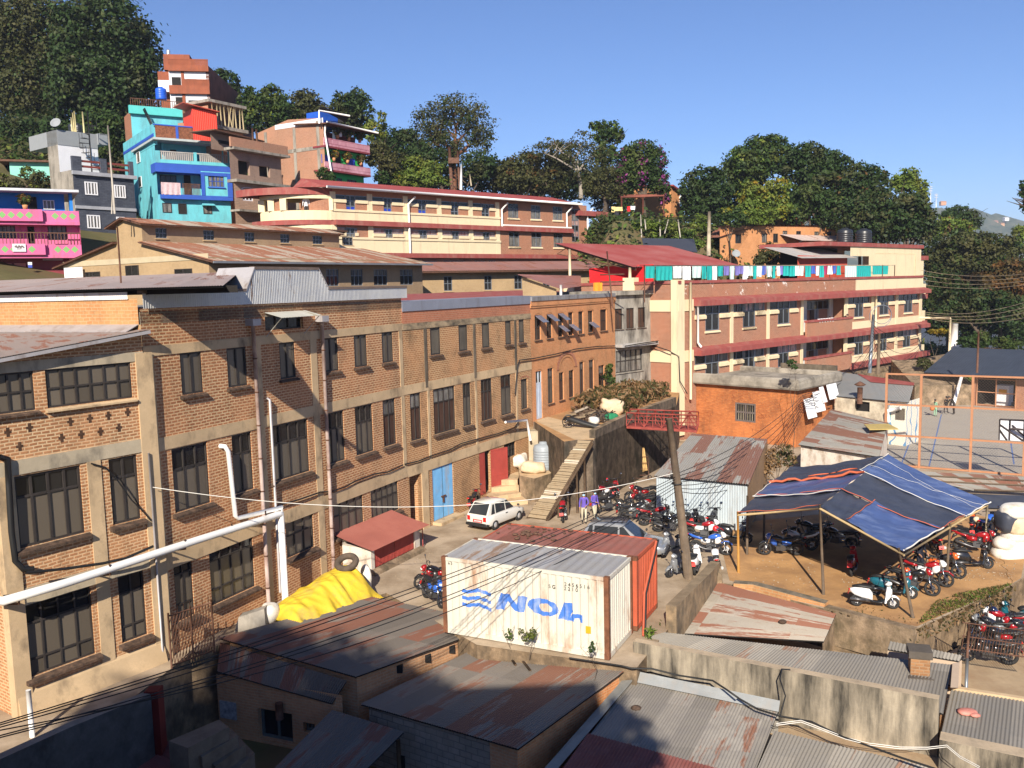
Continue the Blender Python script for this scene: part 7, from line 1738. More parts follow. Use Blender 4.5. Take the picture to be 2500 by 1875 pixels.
f=tarp("dark_sheet",Rp(.0,.27),Rp(1.0,.38),Rp(1.0,.68),Rp(.0,.62),m_tarpk,.13,14,.045)
hem("orange_hem",f([(k/14,0)for k in range(15)]),m_oredge);hem("orange_hem",f([(1,k/14)for k in range(15)]),m_oredge)
f=tarp("blue_sheet",Rp(-.05,.60),Rp(1.03,.66),Rp(1.03,1.0),Rp(.0,1.0),m_tarp,.12,14,.07)
hem("white_hem",f([(k/14,0)for k in range(15)]),m_whedge);hem("white_hem",f([(0,k/14)for k in range(15)]),m_whedge);hem("white_hem",f([(1,k/14)for k in range(15)]),m_whedge,.03);hem("rope",f([(k/14,.3+.4*k/14)for k in range(15)]),m_whedge,.006);hem("rope",f([(k/14,.75-.25*k/14)for k in range(15)]),m_whedge,.006)
for a,b in((Lp(0,0),Lp(1,0)),(Rp(0,0),Rp(1,0)),(RGf,RGb),(FRt,RBt),(FLt,LBt)):
 mb=MB();mb.tube([a-U(.1),b-U(.1)],.045,6);mb.bd("rafter",M("split_bamboo",(.45,.33,.17),.8,0,.2),tent)
for foot,top,mt in(((10,1100),FLt,"ochre"),((665,1270),RGf,0),((1355,1450),FRt+(RGf-FRt)*.06,0),((1915,920),RBt,1),((1610,1200),FRt.lerp(RBt,.5),0),((205,850),None,0),((940,890),None,0),((75,960),None,0)):
 g=atz('l',*foot);tp_=top if top is not None else VV((g.x,g.y,2.6))
 mb=MB();mb.tube([g,tp_+U(.05)],[.06,.045],7);mb.bd("pole",M("ochre_pole",(.45,.22,.05),.7)if mt=="ochre" else m_concg if mt==1 else m_bam,tent)
sr1=TH("zinc_clad_shed","shed with bluish zinc front wall and rust streaked roof behind the utility pole","shed",atz('k',1600,1000,0))
a,b,c_,d_=atz('k',1252,668,2.35),atz('k',1985,735,2.35),atz('k',1545,342,3.3),atz('k',2130,385,3.3)
mb=MB();mb.corr(a,b,c_,d_,.12,.018,rows=2);mb.bd("roof",m_rfw,sr1);soffit(sr1,[a,b,d_,c_])
ai,bi=a.lerp(d_,.02),b.lerp(c_,.02)
mb=MB();mb.corr((ai.x,ai.y,0),(bi.x,bi.y,0),(ai.x,ai.y,2.28),(bi.x,bi.y,2.28),.12,.018);mb.bd("front_wall",M("bluish_zinc",(.46,.53,.57),.5,.15,.07,.8,(.33,.33,.32),.25),sr1)
wallq(sr1,bi,d_,(2.3,3.2),0,brick("shed_side_brick",(.30,.18,.10),(.36,.22,.12),(.28,.2,.13),.25,.1,.02,(.13,.09,.06),.6),"side_wall");wallq(sr1,ai,c_,(2.3,3.2),0,m_rfw,"side_wall")
ob=TH("orange_clinic","orange painted brick building with flat concrete roof and white panels on its side","building",atz('h',300,1200,0))
OC=atz('h',450,1240,0);FOl=Fac(OC,rad(-44));FOr=Fac(OC,rad(44))
m_brX=brick("orange_painted_brick",(.36,.105,.035),(.53,.19,.065),(.33,.15,.07),.27,.11,.02,(.15,.07,.04),.85,bump=.6,patch=(.27,.085,.035),pa=.5)
ul_=FOl.uz('g',1580,1400)[0];ur_=FOr.uz('h',752,650)[0];ztO=(FOl.uz('h',460,765)[1]+FOl.uz('h',20,795)[1])/2
r=FOl.rect(('h',-10,885,142,1052));r2=FOl.rect(('g',1880,1365,2037,1525))
mb=MB();mb.wall(FOl,min(0,ul_),max(0,ul_),-.1,ztO,[r2],.15);mb.wall(FOr,min(0,ur_),max(0,ur_),-.1,ztO,[]);mb.bd("wall",m_brX,ob)
w=wnd(ob,FOl,r2,2,(.5,.5),.06,M("grey_brown_frame",(.14,.115,.105),.7),[m_dark],fw=.13)
mb=MB()
for k in range(9):u=r2[0]+.1+(r2[1]-r2[0]-.2)*k/8;mb.tube([FOl.pt(u,r2[2]+.1,-.03),FOl.pt(u,r2[3]-.1,-.03)],.018,4)
mb.bd("window_bar",m_concg,w)
u0_,u1_=min(0,ul_),max(0,ul_)
mb=MB();s_=1 if ul_>0 else-1
C0=VV((OC.x,OC.y,0));e1,e2=FOl.t*s_,FOr.t
ov=[C0-e1*.45-e2*.45,C0+e1*(abs(ul_)+.9)-e2*.45,C0+e1*(abs(ul_)+.9)+e2*(ur_+.4),C0-e1*.45+e2*(ur_+.4)]
ov=[VV((p.x,p.y,0))for p in ov]
def ringz(sc,z):
 c_=(ov[0]+ov[2])/2;return[c_+(p-c_)*sc+U(z)for p in ov]
lv=[(.985,ztO),(1.0,ztO+.12),(1.0,ztO+.45),(.985,ztO+.72),(.95,ztO+.82),(.91,ztO+.72),(.90,ztO+.45)]
idx=[mb.V(*ringz(*q))for q in lv]
for k in range(len(lv)-1):
 for j in range(4):mb.fi([idx[k][j],idx[k][(j+1)%4],idx[k+1][(j+1)%4],idx[k+1][j]],0)
mb.fi(idx[-1]);mb.fi(idx[0][::-1]);mb.bd("roof_slab",M("rain_stained_concrete",(.34,.305,.25),.92,0,.2,.7,(.12,.105,.085),.55,(.8,.8,.8),.3,12),ob)
mb=MB();q0=C0+e1*abs(ul_)*.55+e2*(ur_+.2);q1=C0+e2*(ur_+.2);mb.hexa([q0+U(ztO+.4),q1+U(ztO+.4),q1+e2*.3+U(ztO+.4),q0+e2*.3+U(ztO+.4)],[q0+U(ztO+1.2),q1+U(ztO+1.2),q1+e2*.3+U(ztO+1.2),q0+e2*.3+U(ztO+1.2)]);mb.bd("roof_parapet",m_concd,ob)
for k,(q,lb)in enumerate(((('h',522,870,588,1000),"front lowest"),(('h',590,815,655,950),"middle"),(('h',640,775,668,885),"narrow"),(('h',690,728,760,852),"last and highest"))):
 FOs=Fac(FOr.pt(0,0,.35),FOr.az);r=FOs.rect(q);mb=MB();mb.hexa([FOs.pt(r[0],r[2],.25),FOs.pt(r[1],r[2],.25),FOs.pt(r[1],r[2],.29),FOs.pt(r[0],r[2],.29)],[FOs.pt(r[0],r[3],-.12),FOs.pt(r[1],r[3],-.12),FOs.pt(r[1],r[3],-.08),FOs.pt(r[0],r[3],-.08)]);mb.bd("white_panel",M("bright_white_panel",(.82,.84,.86),.5,0,.03),ob)["label"]=lb+" white shutter panel"
mb=MB();p,q=FOl.px('g',1475,1290),FOl.px('g',1575,1230);mb.slab([p,q,q+U(.5)-FOl.n*1.2,p+U(.5)-FOl.n*1.2],.1);mb.bd("porch_sheet",m_rfw,ob)
sr2=TH("rust_striped_shed","low shed with grey and rust striped roof beside the orange building","shed",atz('h',800,1250,0))
a,b,c_,d_=atz('h',470,1218,2.1),atz('h',1095,1312,2.1),atz('h',728,945,3.1),atz('h',1160,1050,3.1)
mb=MB();mb.corr(b,d_,a,c_,.12,.018,rows=2);mb.bd("roof",m_rfw,sr2);soffit(sr2,[a,b,d_,c_]);wallq(sr2,a.lerp(d_,.03),b.lerp(c_,.03),2.05,0,m_wash);wallq(sr2,b.lerp(c_,.02),d_,(2,3),0,m_wash)
mb=MB();p=atz('h',1090,1085,3.0);mb.slab([p+VV(q)for q in((-.8,-.6,0),(.9,-.7,0),(.9,.7,.1),(-.6,.7,.1))],.05);tag(mb.bd("yellow_sheet",M("mustard_sheet",(.45,.34,.12),.7)),"mustard coloured sheet lying on the rust striped roof","sheet")
sr3=TH("grey_kitchen_shed","shed with grey roof and red stripe, dark window and tall flue","shed",atz('h',950,1000,0))
a,b,c_,d_=atz('h',738,842,3.2),atz('h',1325,893,3.2),atz('h',748,650,4.3),atz('h',1365,745,4.3)
mb=MB();mb.corr(a,b,c_,d_,.15,.02);mb.bd("roof",M("pale_grey_sheet",(.25,.255,.25),.6,.1,.12,.5,(.26,.24,.22),.35,(.5,.5,.5)),sr3);soffit(sr3,[a,b,d_,c_])
e,f_=c_.lerp(d_,.32),d_;mb=MB();mb.slab([e+U(.05),f_+U(.05),f_.lerp(b,.15)+U(.05),c_.lerp(d_,.5).lerp(a.lerp(b,.5),.28)+U(.05)],.03);mb.bd("red_stripe",m_cr,sr3)
wa,wb=a.lerp(d_,.03),b.lerp(c_,.03);dd_=wb-wa;FSk=Fac(VV((wa.x,wa.y,0)),math.atan2(dd_.x,dd_.y));r=FSk.rect(('h',908,882,1020,968));ul3=VV((dd_.x,dd_.y,0)).length;rm=FSk.uz('h',1168,950)[0]
mb=MB();mb.wall(FSk,0,rm,0,3.15,[r],.2);mb.bd("wall",M("cream_dirty_plaster",(.56,.49,.37),.9,0,.15,.8,(.16,.13,.1),.5,(.8,.8,.6)),sr3)
mb=MB();mb.fb(FSk,r[0],r[1],r[2],r[3],-.25,-.2);mb.bd("opening",m_dark,sr3)
m_mural,nt_,b_=newmat("painted_mural")
w1=nd(nt_,"ShaderNodeTexWave");w1 .inputs["Scale"].default_value=.5;w1 .inputs["Distortion"].default_value=9;w1 .inputs["Detail"].default_value=2
tc_=nd(nt_,"ShaderNodeTexCoord");nt_.links.new(tc_.outputs["Object"],w1 .inputs["Vector"])
o_=mixc(nt_,ramp(nt_,w1 .outputs["Fac"],.93,.97),(.72,.68,.58),(.10,.28,.50));o_=mixc(nt_,ramp(nt_,noise(nt_,.8),.6,.66),o_,(.22,.45,.33));nt_.links.new(o_,b_.inputs["Base Color"]);b_.inputs["Roughness"].default_value=.85
FSm=Fac(FSk.pt(ul3,0),FOr.az);mb=MB();mb.wall(FSk,rm+.002,ul3,0,3.1,[]);mb.wall(FSm,0,3,0,3.2,[]);mb.bd("mural_wall",m_mural,sr3)
mb=MB();u=FSk.uz('h',957,930)[0];mb.tube([FSk.pt(u,r[2]+.6,.25),FSk.pt(u,FSk.uz('h',962,775)[1],.25)],.2,8);mb.lathe([(.22,0),(.42,.12),(.05,.35)],FSk.pt(u,FSk.uz('h',962,775)[1]+.1,.25),10);mb.bd("flue",mri,sr3)
mb=MB();mb.tube([FSk.px('h',1175,955)+FSk.n*.4,FSk.px('h',1280,932)+FSk.n*.4],.13,8);mb.tube([FSk.px('h',1178,955)+FSk.n*.4,FSk.px('h',1190,1040)+FSk.n*.4],.12,8);tag(mb.bd("white_elbow_pipe",m_white),"white elbow pipe before the painted mural wall","pipe")
r=FSk.rect(('h',1228,935,1293,1025));mb=MB();mb.fb(FSk,r[0],r[1],r[2],r[3],.02,.1);mb.bd("dark_hatch",m_shut,sr3)
sw_=TH("boundary_stone_wall","rubble stone retaining wall below the hostel and beyond the court","wall",FG.pt(30,0,1))
ua_=FG.uz('h',780,600)[0]
mb=MB();FGs=Fac(FG.pt(0,0,.9),FG.az);mb.fb(FGs,ua_,uG1+8,-.3,2.75,-.9,0);mb.bd("wall",m_stonel,sw_)
p0,p1=atz('h',1365,915,0),atz('h',1820,915,0);dd_=p1-p0;FW_=Fac(p0,math.atan2(dd_.x,dd_.y));zt_=FW_.uz('h',1500,760)[1]
mb=MB();mb.fb(FW_,0,dd_.length,-.2,zt_,-.8,0);mb.hexa([FW_.pt(0,zt_-.2,-.5),FW_.pt(dd_.length,zt_-.2,-.5),FW_.pt(dd_.length,zt_-.2,-9),FW_.pt(0,zt_-.2,-9)],[FW_.pt(0,zt_,-.5),FW_.pt(dd_.length,zt_,-.5),FW_.pt(dd_.length,zt_+1.6,-9),FW_.pt(0,zt_+1.6,-9)],0);mb.bd("court_side_wall",m_stonel,sw_)
gg=TH("brick_garage","brick garage with dark slate roof and an orange steel frame gate","garage",atz('h',2000,935,0))
g0,g1=atz('h',1815,915,0),atz('h',2240,950,0);dd_=g1-g0;FGg=Fac(g0,math.atan2(dd_.x,dd_.y));gl=dd_.length*1.9
ro=FGg.rect(('h',1848,698,2150,928));ro[2]=.05;ztg=FGg.uz('h',1830,668)[1]
mb=MB();mb.wall(FGg,0,gl,-.2,ztg,[ro],.3);mb.face([FGg.pt(0,-.2),FGg.pt(0,-.2,-8),FGg.pt(0,ztg+1.4,-8),FGg.pt(0,ztg)]);mb.bd("wall",m_brG,gg)
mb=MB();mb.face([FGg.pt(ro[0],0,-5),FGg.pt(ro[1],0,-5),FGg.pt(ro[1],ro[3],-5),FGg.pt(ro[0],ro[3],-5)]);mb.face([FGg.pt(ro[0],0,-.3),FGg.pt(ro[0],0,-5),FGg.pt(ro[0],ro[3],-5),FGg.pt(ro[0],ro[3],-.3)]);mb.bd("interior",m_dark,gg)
gt=FGg.rect(('h',1700,548,2212,650));mb=MB();mb.corr(FGg.pt(-4.2,ztg-.1,.9),FGg.pt(gl,ztg-.1,.9),FGg.pt(-4.2,ztg+1.9,-5.5),FGg.pt(gl,ztg+1.9,-5.5),.25,.02);mb.bd("roof",M("dark_slate_roof",(.045,.055,.075),.55,0,.15),gg)
mb=MB();mb.slab([FGg.pt(-4.2,ztg-.15,.9),FGg.pt(gl,ztg-.15,.9),FGg.pt(gl,ztg+1.85,-5.5),FGg.pt(-4.2,ztg+1.85,-5.5)],.1);mb.bd("roof_edge",m_dark,gg)
m_fen=M("orange_fence_paint",(.42,.20,.105),.7,.05,.12,2)
mb=MB();um=(ro[0]+ro[1])/2
for u in(ro[0]+.05,um,ro[1]-.05):mb.tube([FGg.pt(u,0,.02),FGg.pt(u,ro[3],.02)],.07,4)
for z in(.15,ro[3]*.5,ro[3]-.1):mb.tube([FGg.pt(ro[0],z,.02),FGg.pt(ro[1],z,.02)],.05,4)
mb.bd("gate",m_fen,gg)
rc=FGg.rect(('h',1952,768,2055,888));mb=MB();mb.fb(FGg,rc[0],rc[1],.3,rc[3],-2.2,-1.2);mb.fb(FGg,rc[0]+.1,rc[1]-.1,.02,.3,-2.1,-1.3);mb.fb(FGg,rc[0]+.3,rc[1]-.2,rc[3]-.8,rc[3]-.35,-1.2,-1.17,1);tag(mb.bd("white_cabinet",[m_wp,MC["orange_label_paint"]]),"white metal cabinet standing inside the open garage","cabinet")
mb=MB();p=FGg.px('h',1715,665);mb.tube([FW_.px('h',1725,690)+FW_.n*.2,FW_.px('h',1640,905)+FW_.n*1.0],.16,8);tag(mb.bd("white_chute_pipe",m_white),"slanting white pipe down the stone wall behind the players","pipe")
ff=TH("court_fence","tall orange steel frame fence with wire mesh around the sports court","fence",atz('h',1800,1440,0))
q0,q3=atz('h',1402,1400,0),atz('h',2205,1462,0);dd_=q3-q0;FF2=Fac(q0,math.atan2(dd_.x,dd_.y));fu=[FF2 .uz('h',*q)[0]for q in((1140,1300),(1402,1400),(1795,1440),(2205,1462))];fu.append(fu[-1]+2.6);fh=(FF2 .uz('h',1418,672)[1]+FF2 .uz('h',1810,682)[1])/2
for u in fu:mb=MB();mb.fb(FF2,u-.07,u+.07,-.1,fh,-.07,.07);mb.bd("post",m_fen,ff)
for z in(.08,fh*.335,fh*.665,fh-.06):mb=MB();mb.fb(FF2,fu[0],fu[-1],z-.055,z+.055,-.05,.05);mb.bd("rail",m_fen,ff)
mb=MB();W_=fu[-1]-fu[0];st=.17
for sgn_ in(1,-1):
 k=-fh
 while k<W_:
  x0,x1=k,k+fh;z0,z1=0,fh
  if x0<0:z0=-x0;x0=0
  if x1>W_:z1=fh-(x1-W_);x1=W_
  if x1>x0:
   if sgn_<0:x0,x1=W_-x0,W_-x1
   mb.tube([FF2 .pt(fu[0]+x0,z0),FF2 .pt(fu[0]+x1,z1)],.0035,3,cap=False,smooth=False)
  k+=st
mb.bd("wire_mesh",M("mesh_wire",(.30,.24,.19),.6,.3,.1),ff)
bb=TH("backboard","white basketball backboard with dark brace frame on a post by the court","backboard",(0,0,0))
bp=aty('h',2118,1105,49.3);FBb=Fac((bp.x,bp.y,0),FF2 .az);bb.location=(bp.x,bp.y,0)
rB=FBb.rect(('h',2026,1022,2212,1192));mb=MB();mb.fb(FBb,rB[0],rB[1],rB[2],rB[3],-.05,-.02);mb.bd("board",m_wp,bb)
mb=MB();u=(rB[0]+rB[1])/2
for a_,b_ in(((rB[0],rB[2]),(rB[0],rB[3])),((rB[1],rB[2]),(rB[1],rB[3])),((rB[0],rB[3]),(rB[1],rB[3])),((rB[0],rB[3]-.3),(rB[1],rB[2])),((u-.1,rB[2]),(u-.1,rB[3])),((rB[0]+.4,rB[2]),(rB[0],rB[3]-.6)),((rB[1],rB[2]+.3),(u,rB[3]-.3))):mb.tube([FBb.pt(a_[0],a_[1],.02),FBb.pt(b_[0],b_[1],.02)],.045,4)
mb.bd("brace_frame",M("dark_steel",(.05,.04,.04),.7),bb)
mb=MB();mb.tube([FBb.pt(u+1.2,-1.2,1.4),FBb.pt(u+1.2,rB[3]-.4,1.0),FBb.pt(u,rB[3]-.5,.1)],.08,6);mb.bd("post",MC["dark_steel"],bb)
s7=TH("patchwork_shed","low shed of overlapping rusty sheets between court fence and tarpaulin shelter","shed",atz('l',1900,520,0))
z7=1.5;A_,B_=atz('l',1300,285,1.0),atz('l',2400,355,1.0)
rows_=[((1290,312),(2420,372)),((1420,358),(2420,410)),((1560,405),(2420,445)),((1830,470),(2420,485))]
for k in range(3):
 (a,b),(c_,d_)=rows_[k],rows_[k+1];h0,h1=1.0-.12*k+.05,1.0-.12*(k+1)
 mb=MB();pa,pb,pc,pd=atz('l',*a,h0),atz('l',*b,h0),atz('l',*c_,h1),atz('l',*d_,h1);mb.corr(pc,pd,pa,pb,.1,.02);mb.bd("roof",m_rfw if k!=1 else m_rf6,s7)
 mb=MB();mb.tube([pc+U(.06),pd+U(.06)],.05,5);mb.bd("pole_weight",m_bam,s7)
a,b=atz('l',1830,480,.62),atz('l',2420,495,.62);mb=MB();mb.slab([a+U(-.1),b+U(-.1),b+VV((0,-1.2,-.5)),a+VV((-.2,-1.2,-.5))],.04);mb.bd("black_sheet",m_tarpk,s7)
G_="white bales at the right edge"
for k,(a,b,z,r,lab)in enumerate(((2170,620,1.55,(.75,.5,.32),"topmost of the stacked white bales"),(2170,730,1.05,(.7,.55,.45),"beige bale below the topmost one in the stack"),(2080,700,1.0,(.45,.5,.5),"black and white bale leaning at the left of the stack"),(2170,810,.85,(.7,.5,.3),"thin white bale in the middle of the stack"),(2130,870,.6,(.85,.5,.3),"white bale with green strap above the lowest"),(2130,945,.32,(.95,.55,.36),"lowest and longest of the stacked white bales"))):
 p=atz('l',a,985,0);p=aty('l',a,b,p.y+.3);sack(p,r,m_tarpk if k==2 else m_sackb if k==1 else m_sack,lab,.1,0,G_,.04)
m_wood=M("pole_wood",(.17,.125,.085),.9,0,.3,3,(.09,.07,.055),.4,(4,4,.3))
g=atz('k',1528,1460,0);tpp=aty('k',1370,228,g.y)
up=TH("utility_pole","leaning weathered wooden utility pole by the orange container","pole",g)
mb=MB();mb.tube([g-U(.3),g.lerp(tpp,.5),tpp],[.20,.17,.13],9);mb.bd("shaft",m_wood,up)
PT=g.lerp(tpp,.63)
mb=MB();mb.torus(PT-U(.2),.2,.03,0,12,5,'z');mb.lathe([(.05,0),(.07,.12),(.03,.16)],PT+VV((-.2,0,.05)),8);mb.bd("cable_clamp",m_black,up)
def ipole(name,label,t,foot,top,Y,r,mat):
 a,b=aty(t,*foot,Y),aty(t,*top,Y);o=TH(name,label,"pole",a);mb=MB();mb.tube([a,b],[r,r*.8],7);mb.bd("shaft",mat,o);return o,a,b
g_,a_,bA_=ipole("slim_pole","tall slim grey pole before the slate clad house",'a',(885,1650),(832,968),62,.07,M("pale_pole",(.42,.38,.32),.8));mb=MB();mb.tube([aty('a',862,1650,62.2),aty('a',868,1480,62.2)],.05,6);mb.bd("brace",MC["pale_pole"],g_)
ipole("street_pole","straight grey concrete pole in the garden left of the orange house",'c',(1675,1340),(1680,1000),92,.22,m_concg)
c_=ipole("service_mast","rusty service mast standing on the flat roof before the orange cloth",'g',(935,640),(890,200),62,.06,mri);mb=MB();p=aty('g',925,380,62)
for dz in(0,-.5):mb.tube([p+VV((-.8,0,dz)),p+VV((.9,0,dz))],.05,5)
mb.bd("cross_arm",mri,c_[0])
ipole("thin_mast","thin rusty mast rising from the orange end wall of the factory",'e',(950,1000),(905,330),31.5,.035,mri);
o,a_,b_=ipole("steel_pole","grey steel pole with coiled cable in front of the hostel balconies",'h',(1020,665),(1050,215),80,.17,m_aw);mb=MB();mb.torus(b_+VV((.7,-.2,.0)),.85,.03,0,22,5);mb.torus(b_+VV((.6,-.1,-.15)),1.0,.025,0,22,5);mb.bd("cable_coil",m_aw,o)
ipole("wooden_pole","plain wooden pole beside the coiled cable pole",'h',(1085,675),(1095,360),79,.16,m_wood)
ipole("rusty_mast","thin rusty mast between orange house trees and garage",'h',(1850,665),(1862,345),76,.10,mri)
ipole("pipe_mast","thick white pipe post at the right end of the hostel",'h',(1665,535),(1680,285),94,.42,m_white)
o,a_,b_=ipole("double_pipe","tall thin white pipe frame at the right end of the hostel",'h',(1635,535),(1645,245),93,.13,mcr);mb=MB();mb.tube([b_,aty('h',1410,240,96)],.13,6);mb.bd("top_pipe",mcr,o)
o,a_,b_=ipole("lattice_mast","double rusty mast with transformer box behind the red roof hostel",'b',(1590,985),(1570,660),116,.25,mri);mb=MB();mb.tube([aty('b',1650,985,116),aty('b',1635,690,116)],.18,6);p=aty('b',1600,770,115.5);mb.box(p.x-.6,p.x+.8,p.y-.4,p.y+.4,p.z-.3,p.z+.4);mb.bd("transformer",mri,o)
ipole("white_pole","thin white pole right of the transformer mast",'b',(1660,990),(1663,795),114,.16,m_wp);ipole("insulator_pole","leaning thin grey pole left of the small dark tree",'b',(1740,960),(1728,870),118,.1,m_concg)
m_tyre=flat("tyre_rubber",(.02,.02,.02),.8);m_rim=flat("wheel_rim",(.10,.10,.11),.4,.6);m_rimw=flat("pale_rim",(.62,.62,.62),.35,.5)
m_eng=flat("engine_metal",(.13,.13,.135),.4,.7);m_chr=flat("chrome",(.55,.55,.55),.2,1.0);m_seat=flat("seat_vinyl",(.018,.018,.018),.55)
m_plate=flat("red_plate",(.62,.03,.025),.5);m_lens=flat("lamp_lens",(.75,.78,.8),.1);m_tail=flat("tail_lens",(.55,.015,.01),.25);m_mirr=flat("mirror_face",(.5,.6,.7),.05,1.0);m_plast=flat("black_plastic_panel",(.02,.02,.022),.35)
PAINT=dict(red=(.30,.010,.014),black=(.015,.015,.017),blue=(.03,.12,.5),white=(.80,.80,.80),teal=(.01,.10,.14),grey=(.2,.21,.22),orange=(.7,.12,.02),yellow=(.62,.36,.04))
pm_=lambda c:flat("paint_"+c,PAINT[c],.25,0,.5,.6)
def lp(name,root,mats,fn):
 mb=MB();fn(mb);return mb.bd(name,mats,root,True)
def wheel(root,x,R,r,rim,w=.04):
 q=lp("wheel",root,m_tyre,lambda b:b.torus((x,0,R+r),R,r,0,22,8))
 def f(b):
  b.lathe([(.05,-w),(.06,w)],(x,0,R+r),10,0,'y');b.torus((x,0,R+r),R-.03,.018,0,22,5)
  for k in range(5):
   a=2*math.pi*k/5;b.tube([(x,0,R+r),(x+(R-.03)*math.cos(a),0,R+r+(R-.03)*math.sin(a))],.016,5)
  b.lathe([(.11,.035),(.11,.04)],(x,0,R+r),14,0,'y')
 lp("rim",q,rim,f)
def make_bike(col,col2,kind,rim):
 root=TH("motorcycle" if kind!="scooter" else "scooter","","motorcycle" if kind!="scooter" else "scooter")
 c,c2=pm_(col),pm_(col2)
 if kind=="scooter":
  wheel(root,-.62,.17,.055,rim);wheel(root,.62,.17,.05,rim)
  lp("rear_body",root,c,lambda b:b.loft([(-.86,.05,.56,.66),(-.7,.13,.42,.72),(-.45,.17,.34,.73),(-.2,.15,.30,.70),(-.08,.10,.26,.55)],0,12))
  lp("seat",root,m_seat,lambda b:b.loft([(-.78,.09,.70,.77),(-.5,.15,.71,.83),(-.15,.13,.69,.79),(-.02,.09,.66,.73)],0,12))
  lp("floorboard",root,m_plast,lambda b:b.loft([(-.15,.14,.20,.27),(.2,.16,.19,.26),(.34,.14,.2,.34)],0,10))
  lp("leg_shield",root,c,lambda b:(b.hexa([(.32,-.17,.22),(.38,-.17,.22),(.38,.17,.22),(.32,.17,.22)],[(.40,-.13,.80),(.52,-.10,.82),(.52,.10,.82),(.40,.13,.80)]),b.loft([(.36,.16,.24,.62),(.48,.13,.34,.78),(.58,.06,.5,.72)],0,12)))
  lp("front_mudguard",root,c,lambda b:b.loft([(.40,.06,.34,.46),(.55,.08,.43,.52),(.72,.075,.42,.5),(.86,.05,.30,.38)],0,10))
  lp("front_fork",root,m_chr,lambda b:[b.tube([(.62,s,.22),(.50,s*.8,.75)],.02,6)for s in(-.07,.07)])
  lp("handlebar_cowl",root,c,lambda b:b.loft([(.34,.10,.86,.96),(.44,.13,.84,1.0),(.54,.08,.86,.97)],0,12))
  lp("engine",root,m_eng,lambda b:(b.loft([(-.75,.06,.16,.30),(-.4,.10,.18,.36),(-.15,.08,.2,.34)],0,10),b.tube([(-.85,-.15,.3),(-.3,-.15,.28)],.055,8)))
 else:
  wheel(root,-.66,.235,.07 if kind=="sport" else.055,rim);wheel(root,.68,.245,.05,rim)
  lp("engine",root,m_eng,lambda b:(b.box(-.18,.22,-.12,.12,.26,.46),b.loft([(-.02,.10,.44,.66),(.16,.1,.42,.7)],0,8),b.lathe([(.13,-.16),(.14,0),(.13,.16)],(-.05,0,.38),14,0,'y'),b.tube([(-.66,.1,.3),(-.15,.1,.36)],.03,5),b.tube([(-.66,-.1,.3),(-.15,-.1,.36)],.03,5),b.tube([(.44,0,.82),(.26,.06,.45),(.0,.06,.25),(-.3,.06,.3)],.025,5)))
  lp("fuel_tank",root,c,lambda b:b.loft([(-.12,.09,.70,.80),(.02,.14,.68,.88),(.2,.165,.68,.95),(.36,.13,.72,.93),(.44,.06,.76,.86)],0,14,.75))
  lp("side_panel",root,c2,lambda b:(b.loft([(-.42,.10,.52,.70),(-.2,.13,.48,.70),(-.02,.10,.52,.68)],0,10),b.loft([(.20,.15,.46,.78),(.36,.17,.5,.84),(.46,.1,.6,.8)],0,10)if kind=="sport" else None))
  lp("seat",root,m_seat,lambda b:b.loft([(-.80,.07,.84,.90),(-.62,.12,.78,.88),(-.35,.13,.74,.83),(-.12,.11,.73,.80),(-.04,.07,.74,.79)],0,12))
  lp("tail_cowl",root,c,lambda b:b.loft([(-.98,.03,.84,.89),(-.8,.09,.72,.86),(-.5,.12,.66,.80),(-.35,.1,.62,.76)],0,10))
  lp("front_fork",root,m_chr,lambda b:[b.tube([(.68,s,.30),(.44,s,.98)],.024,6)for s in(-.09,.09)])
  lp("front_mudguard",root,c if kind=="sport" else m_plast,lambda b:b.loft([(.45,.05,.50,.57),(.6,.075,.60,.65),(.76,.075,.60,.65),(.94,.05,.46,.52)],0,10))
  lp("headlamp_cowl",root,c2,lambda b:b.loft([(.44,.09,.80,1.04),(.56,.12,.76,1.02),(.66,.07,.80,.94)],0,12))
  lp("exhaust",root,m_eng,lambda b:b.tube([(.2,-.14,.45),(.15,-.16,.25),(-.2,-.17,.26),(-.45,-.18,.33),(-.85,-.18,.46)],[.022,.022,.03,.06,.065],8))
  lp("rear_mudguard",root,m_plast,lambda b:b.loft([(-1.05,.05,.42,.5),(-.95,.06,.55,.72),(-.8,.06,.66,.76)],0,8))
  lp("grab_rail",root,m_eng,lambda b:b.tube([(-.5,.12,.86),(-.85,.09,.93),(-.92,0,.94),(-.85,-.09,.93),(-.5,-.12,.86)],.014,5))
 hx,hz=(.42,.97)if kind=="scooter" else(.40,1.02)
 lp("handlebar",root,m_plast,lambda b:b.tube([(hx-.14,-.36,hz),(hx-.02,-.2,hz+.03),(hx,0,hz),(hx-.02,.2,hz+.03),(hx-.14,.36,hz)],.017,6))
 for s in(-1,1):
  q=lp("mirror",root,m_plast,lambda b:(b.tube([(hx-.05,s*.24,hz),(hx+.0,s*.33,hz+.22)],.009,5),b.ell((hx,s*.34,hz+.26),(.02,.075,.05),0,10,6)))
  lp("mirror_face",q,m_mirr,lambda b:b.ell((hx-.016,s*.34,hz+.26),(.012,.065,.042),0,10,6))
 fx=.60 if kind=="scooter" else.665
 lp("headlight",root,m_lens,lambda b:b.ell((.53 if kind=="scooter" else fx-.03,0,.92 if kind=="scooter" else.88),(.05,.09,.06),0,12,6))
 bx=-.87 if kind=="scooter" else-1.0
 lp("tail_light",root,m_tail,lambda b:b.ell((bx,0,.62 if kind=="scooter" else.86),(.04,.09,.035),0,10,6))
 lp("number_plate",root,m_plate,lambda b:b.hexa([(bx-.05,-.1,.46),(bx-.06,-.1,.46),(bx-.06,.1,.46),(bx-.05,.1,.46)],[(bx,-.1,.6),(bx-.01,-.1,.6),(bx-.01,.1,.6),(bx,.1,.6)]))
 return root
PROTO={}
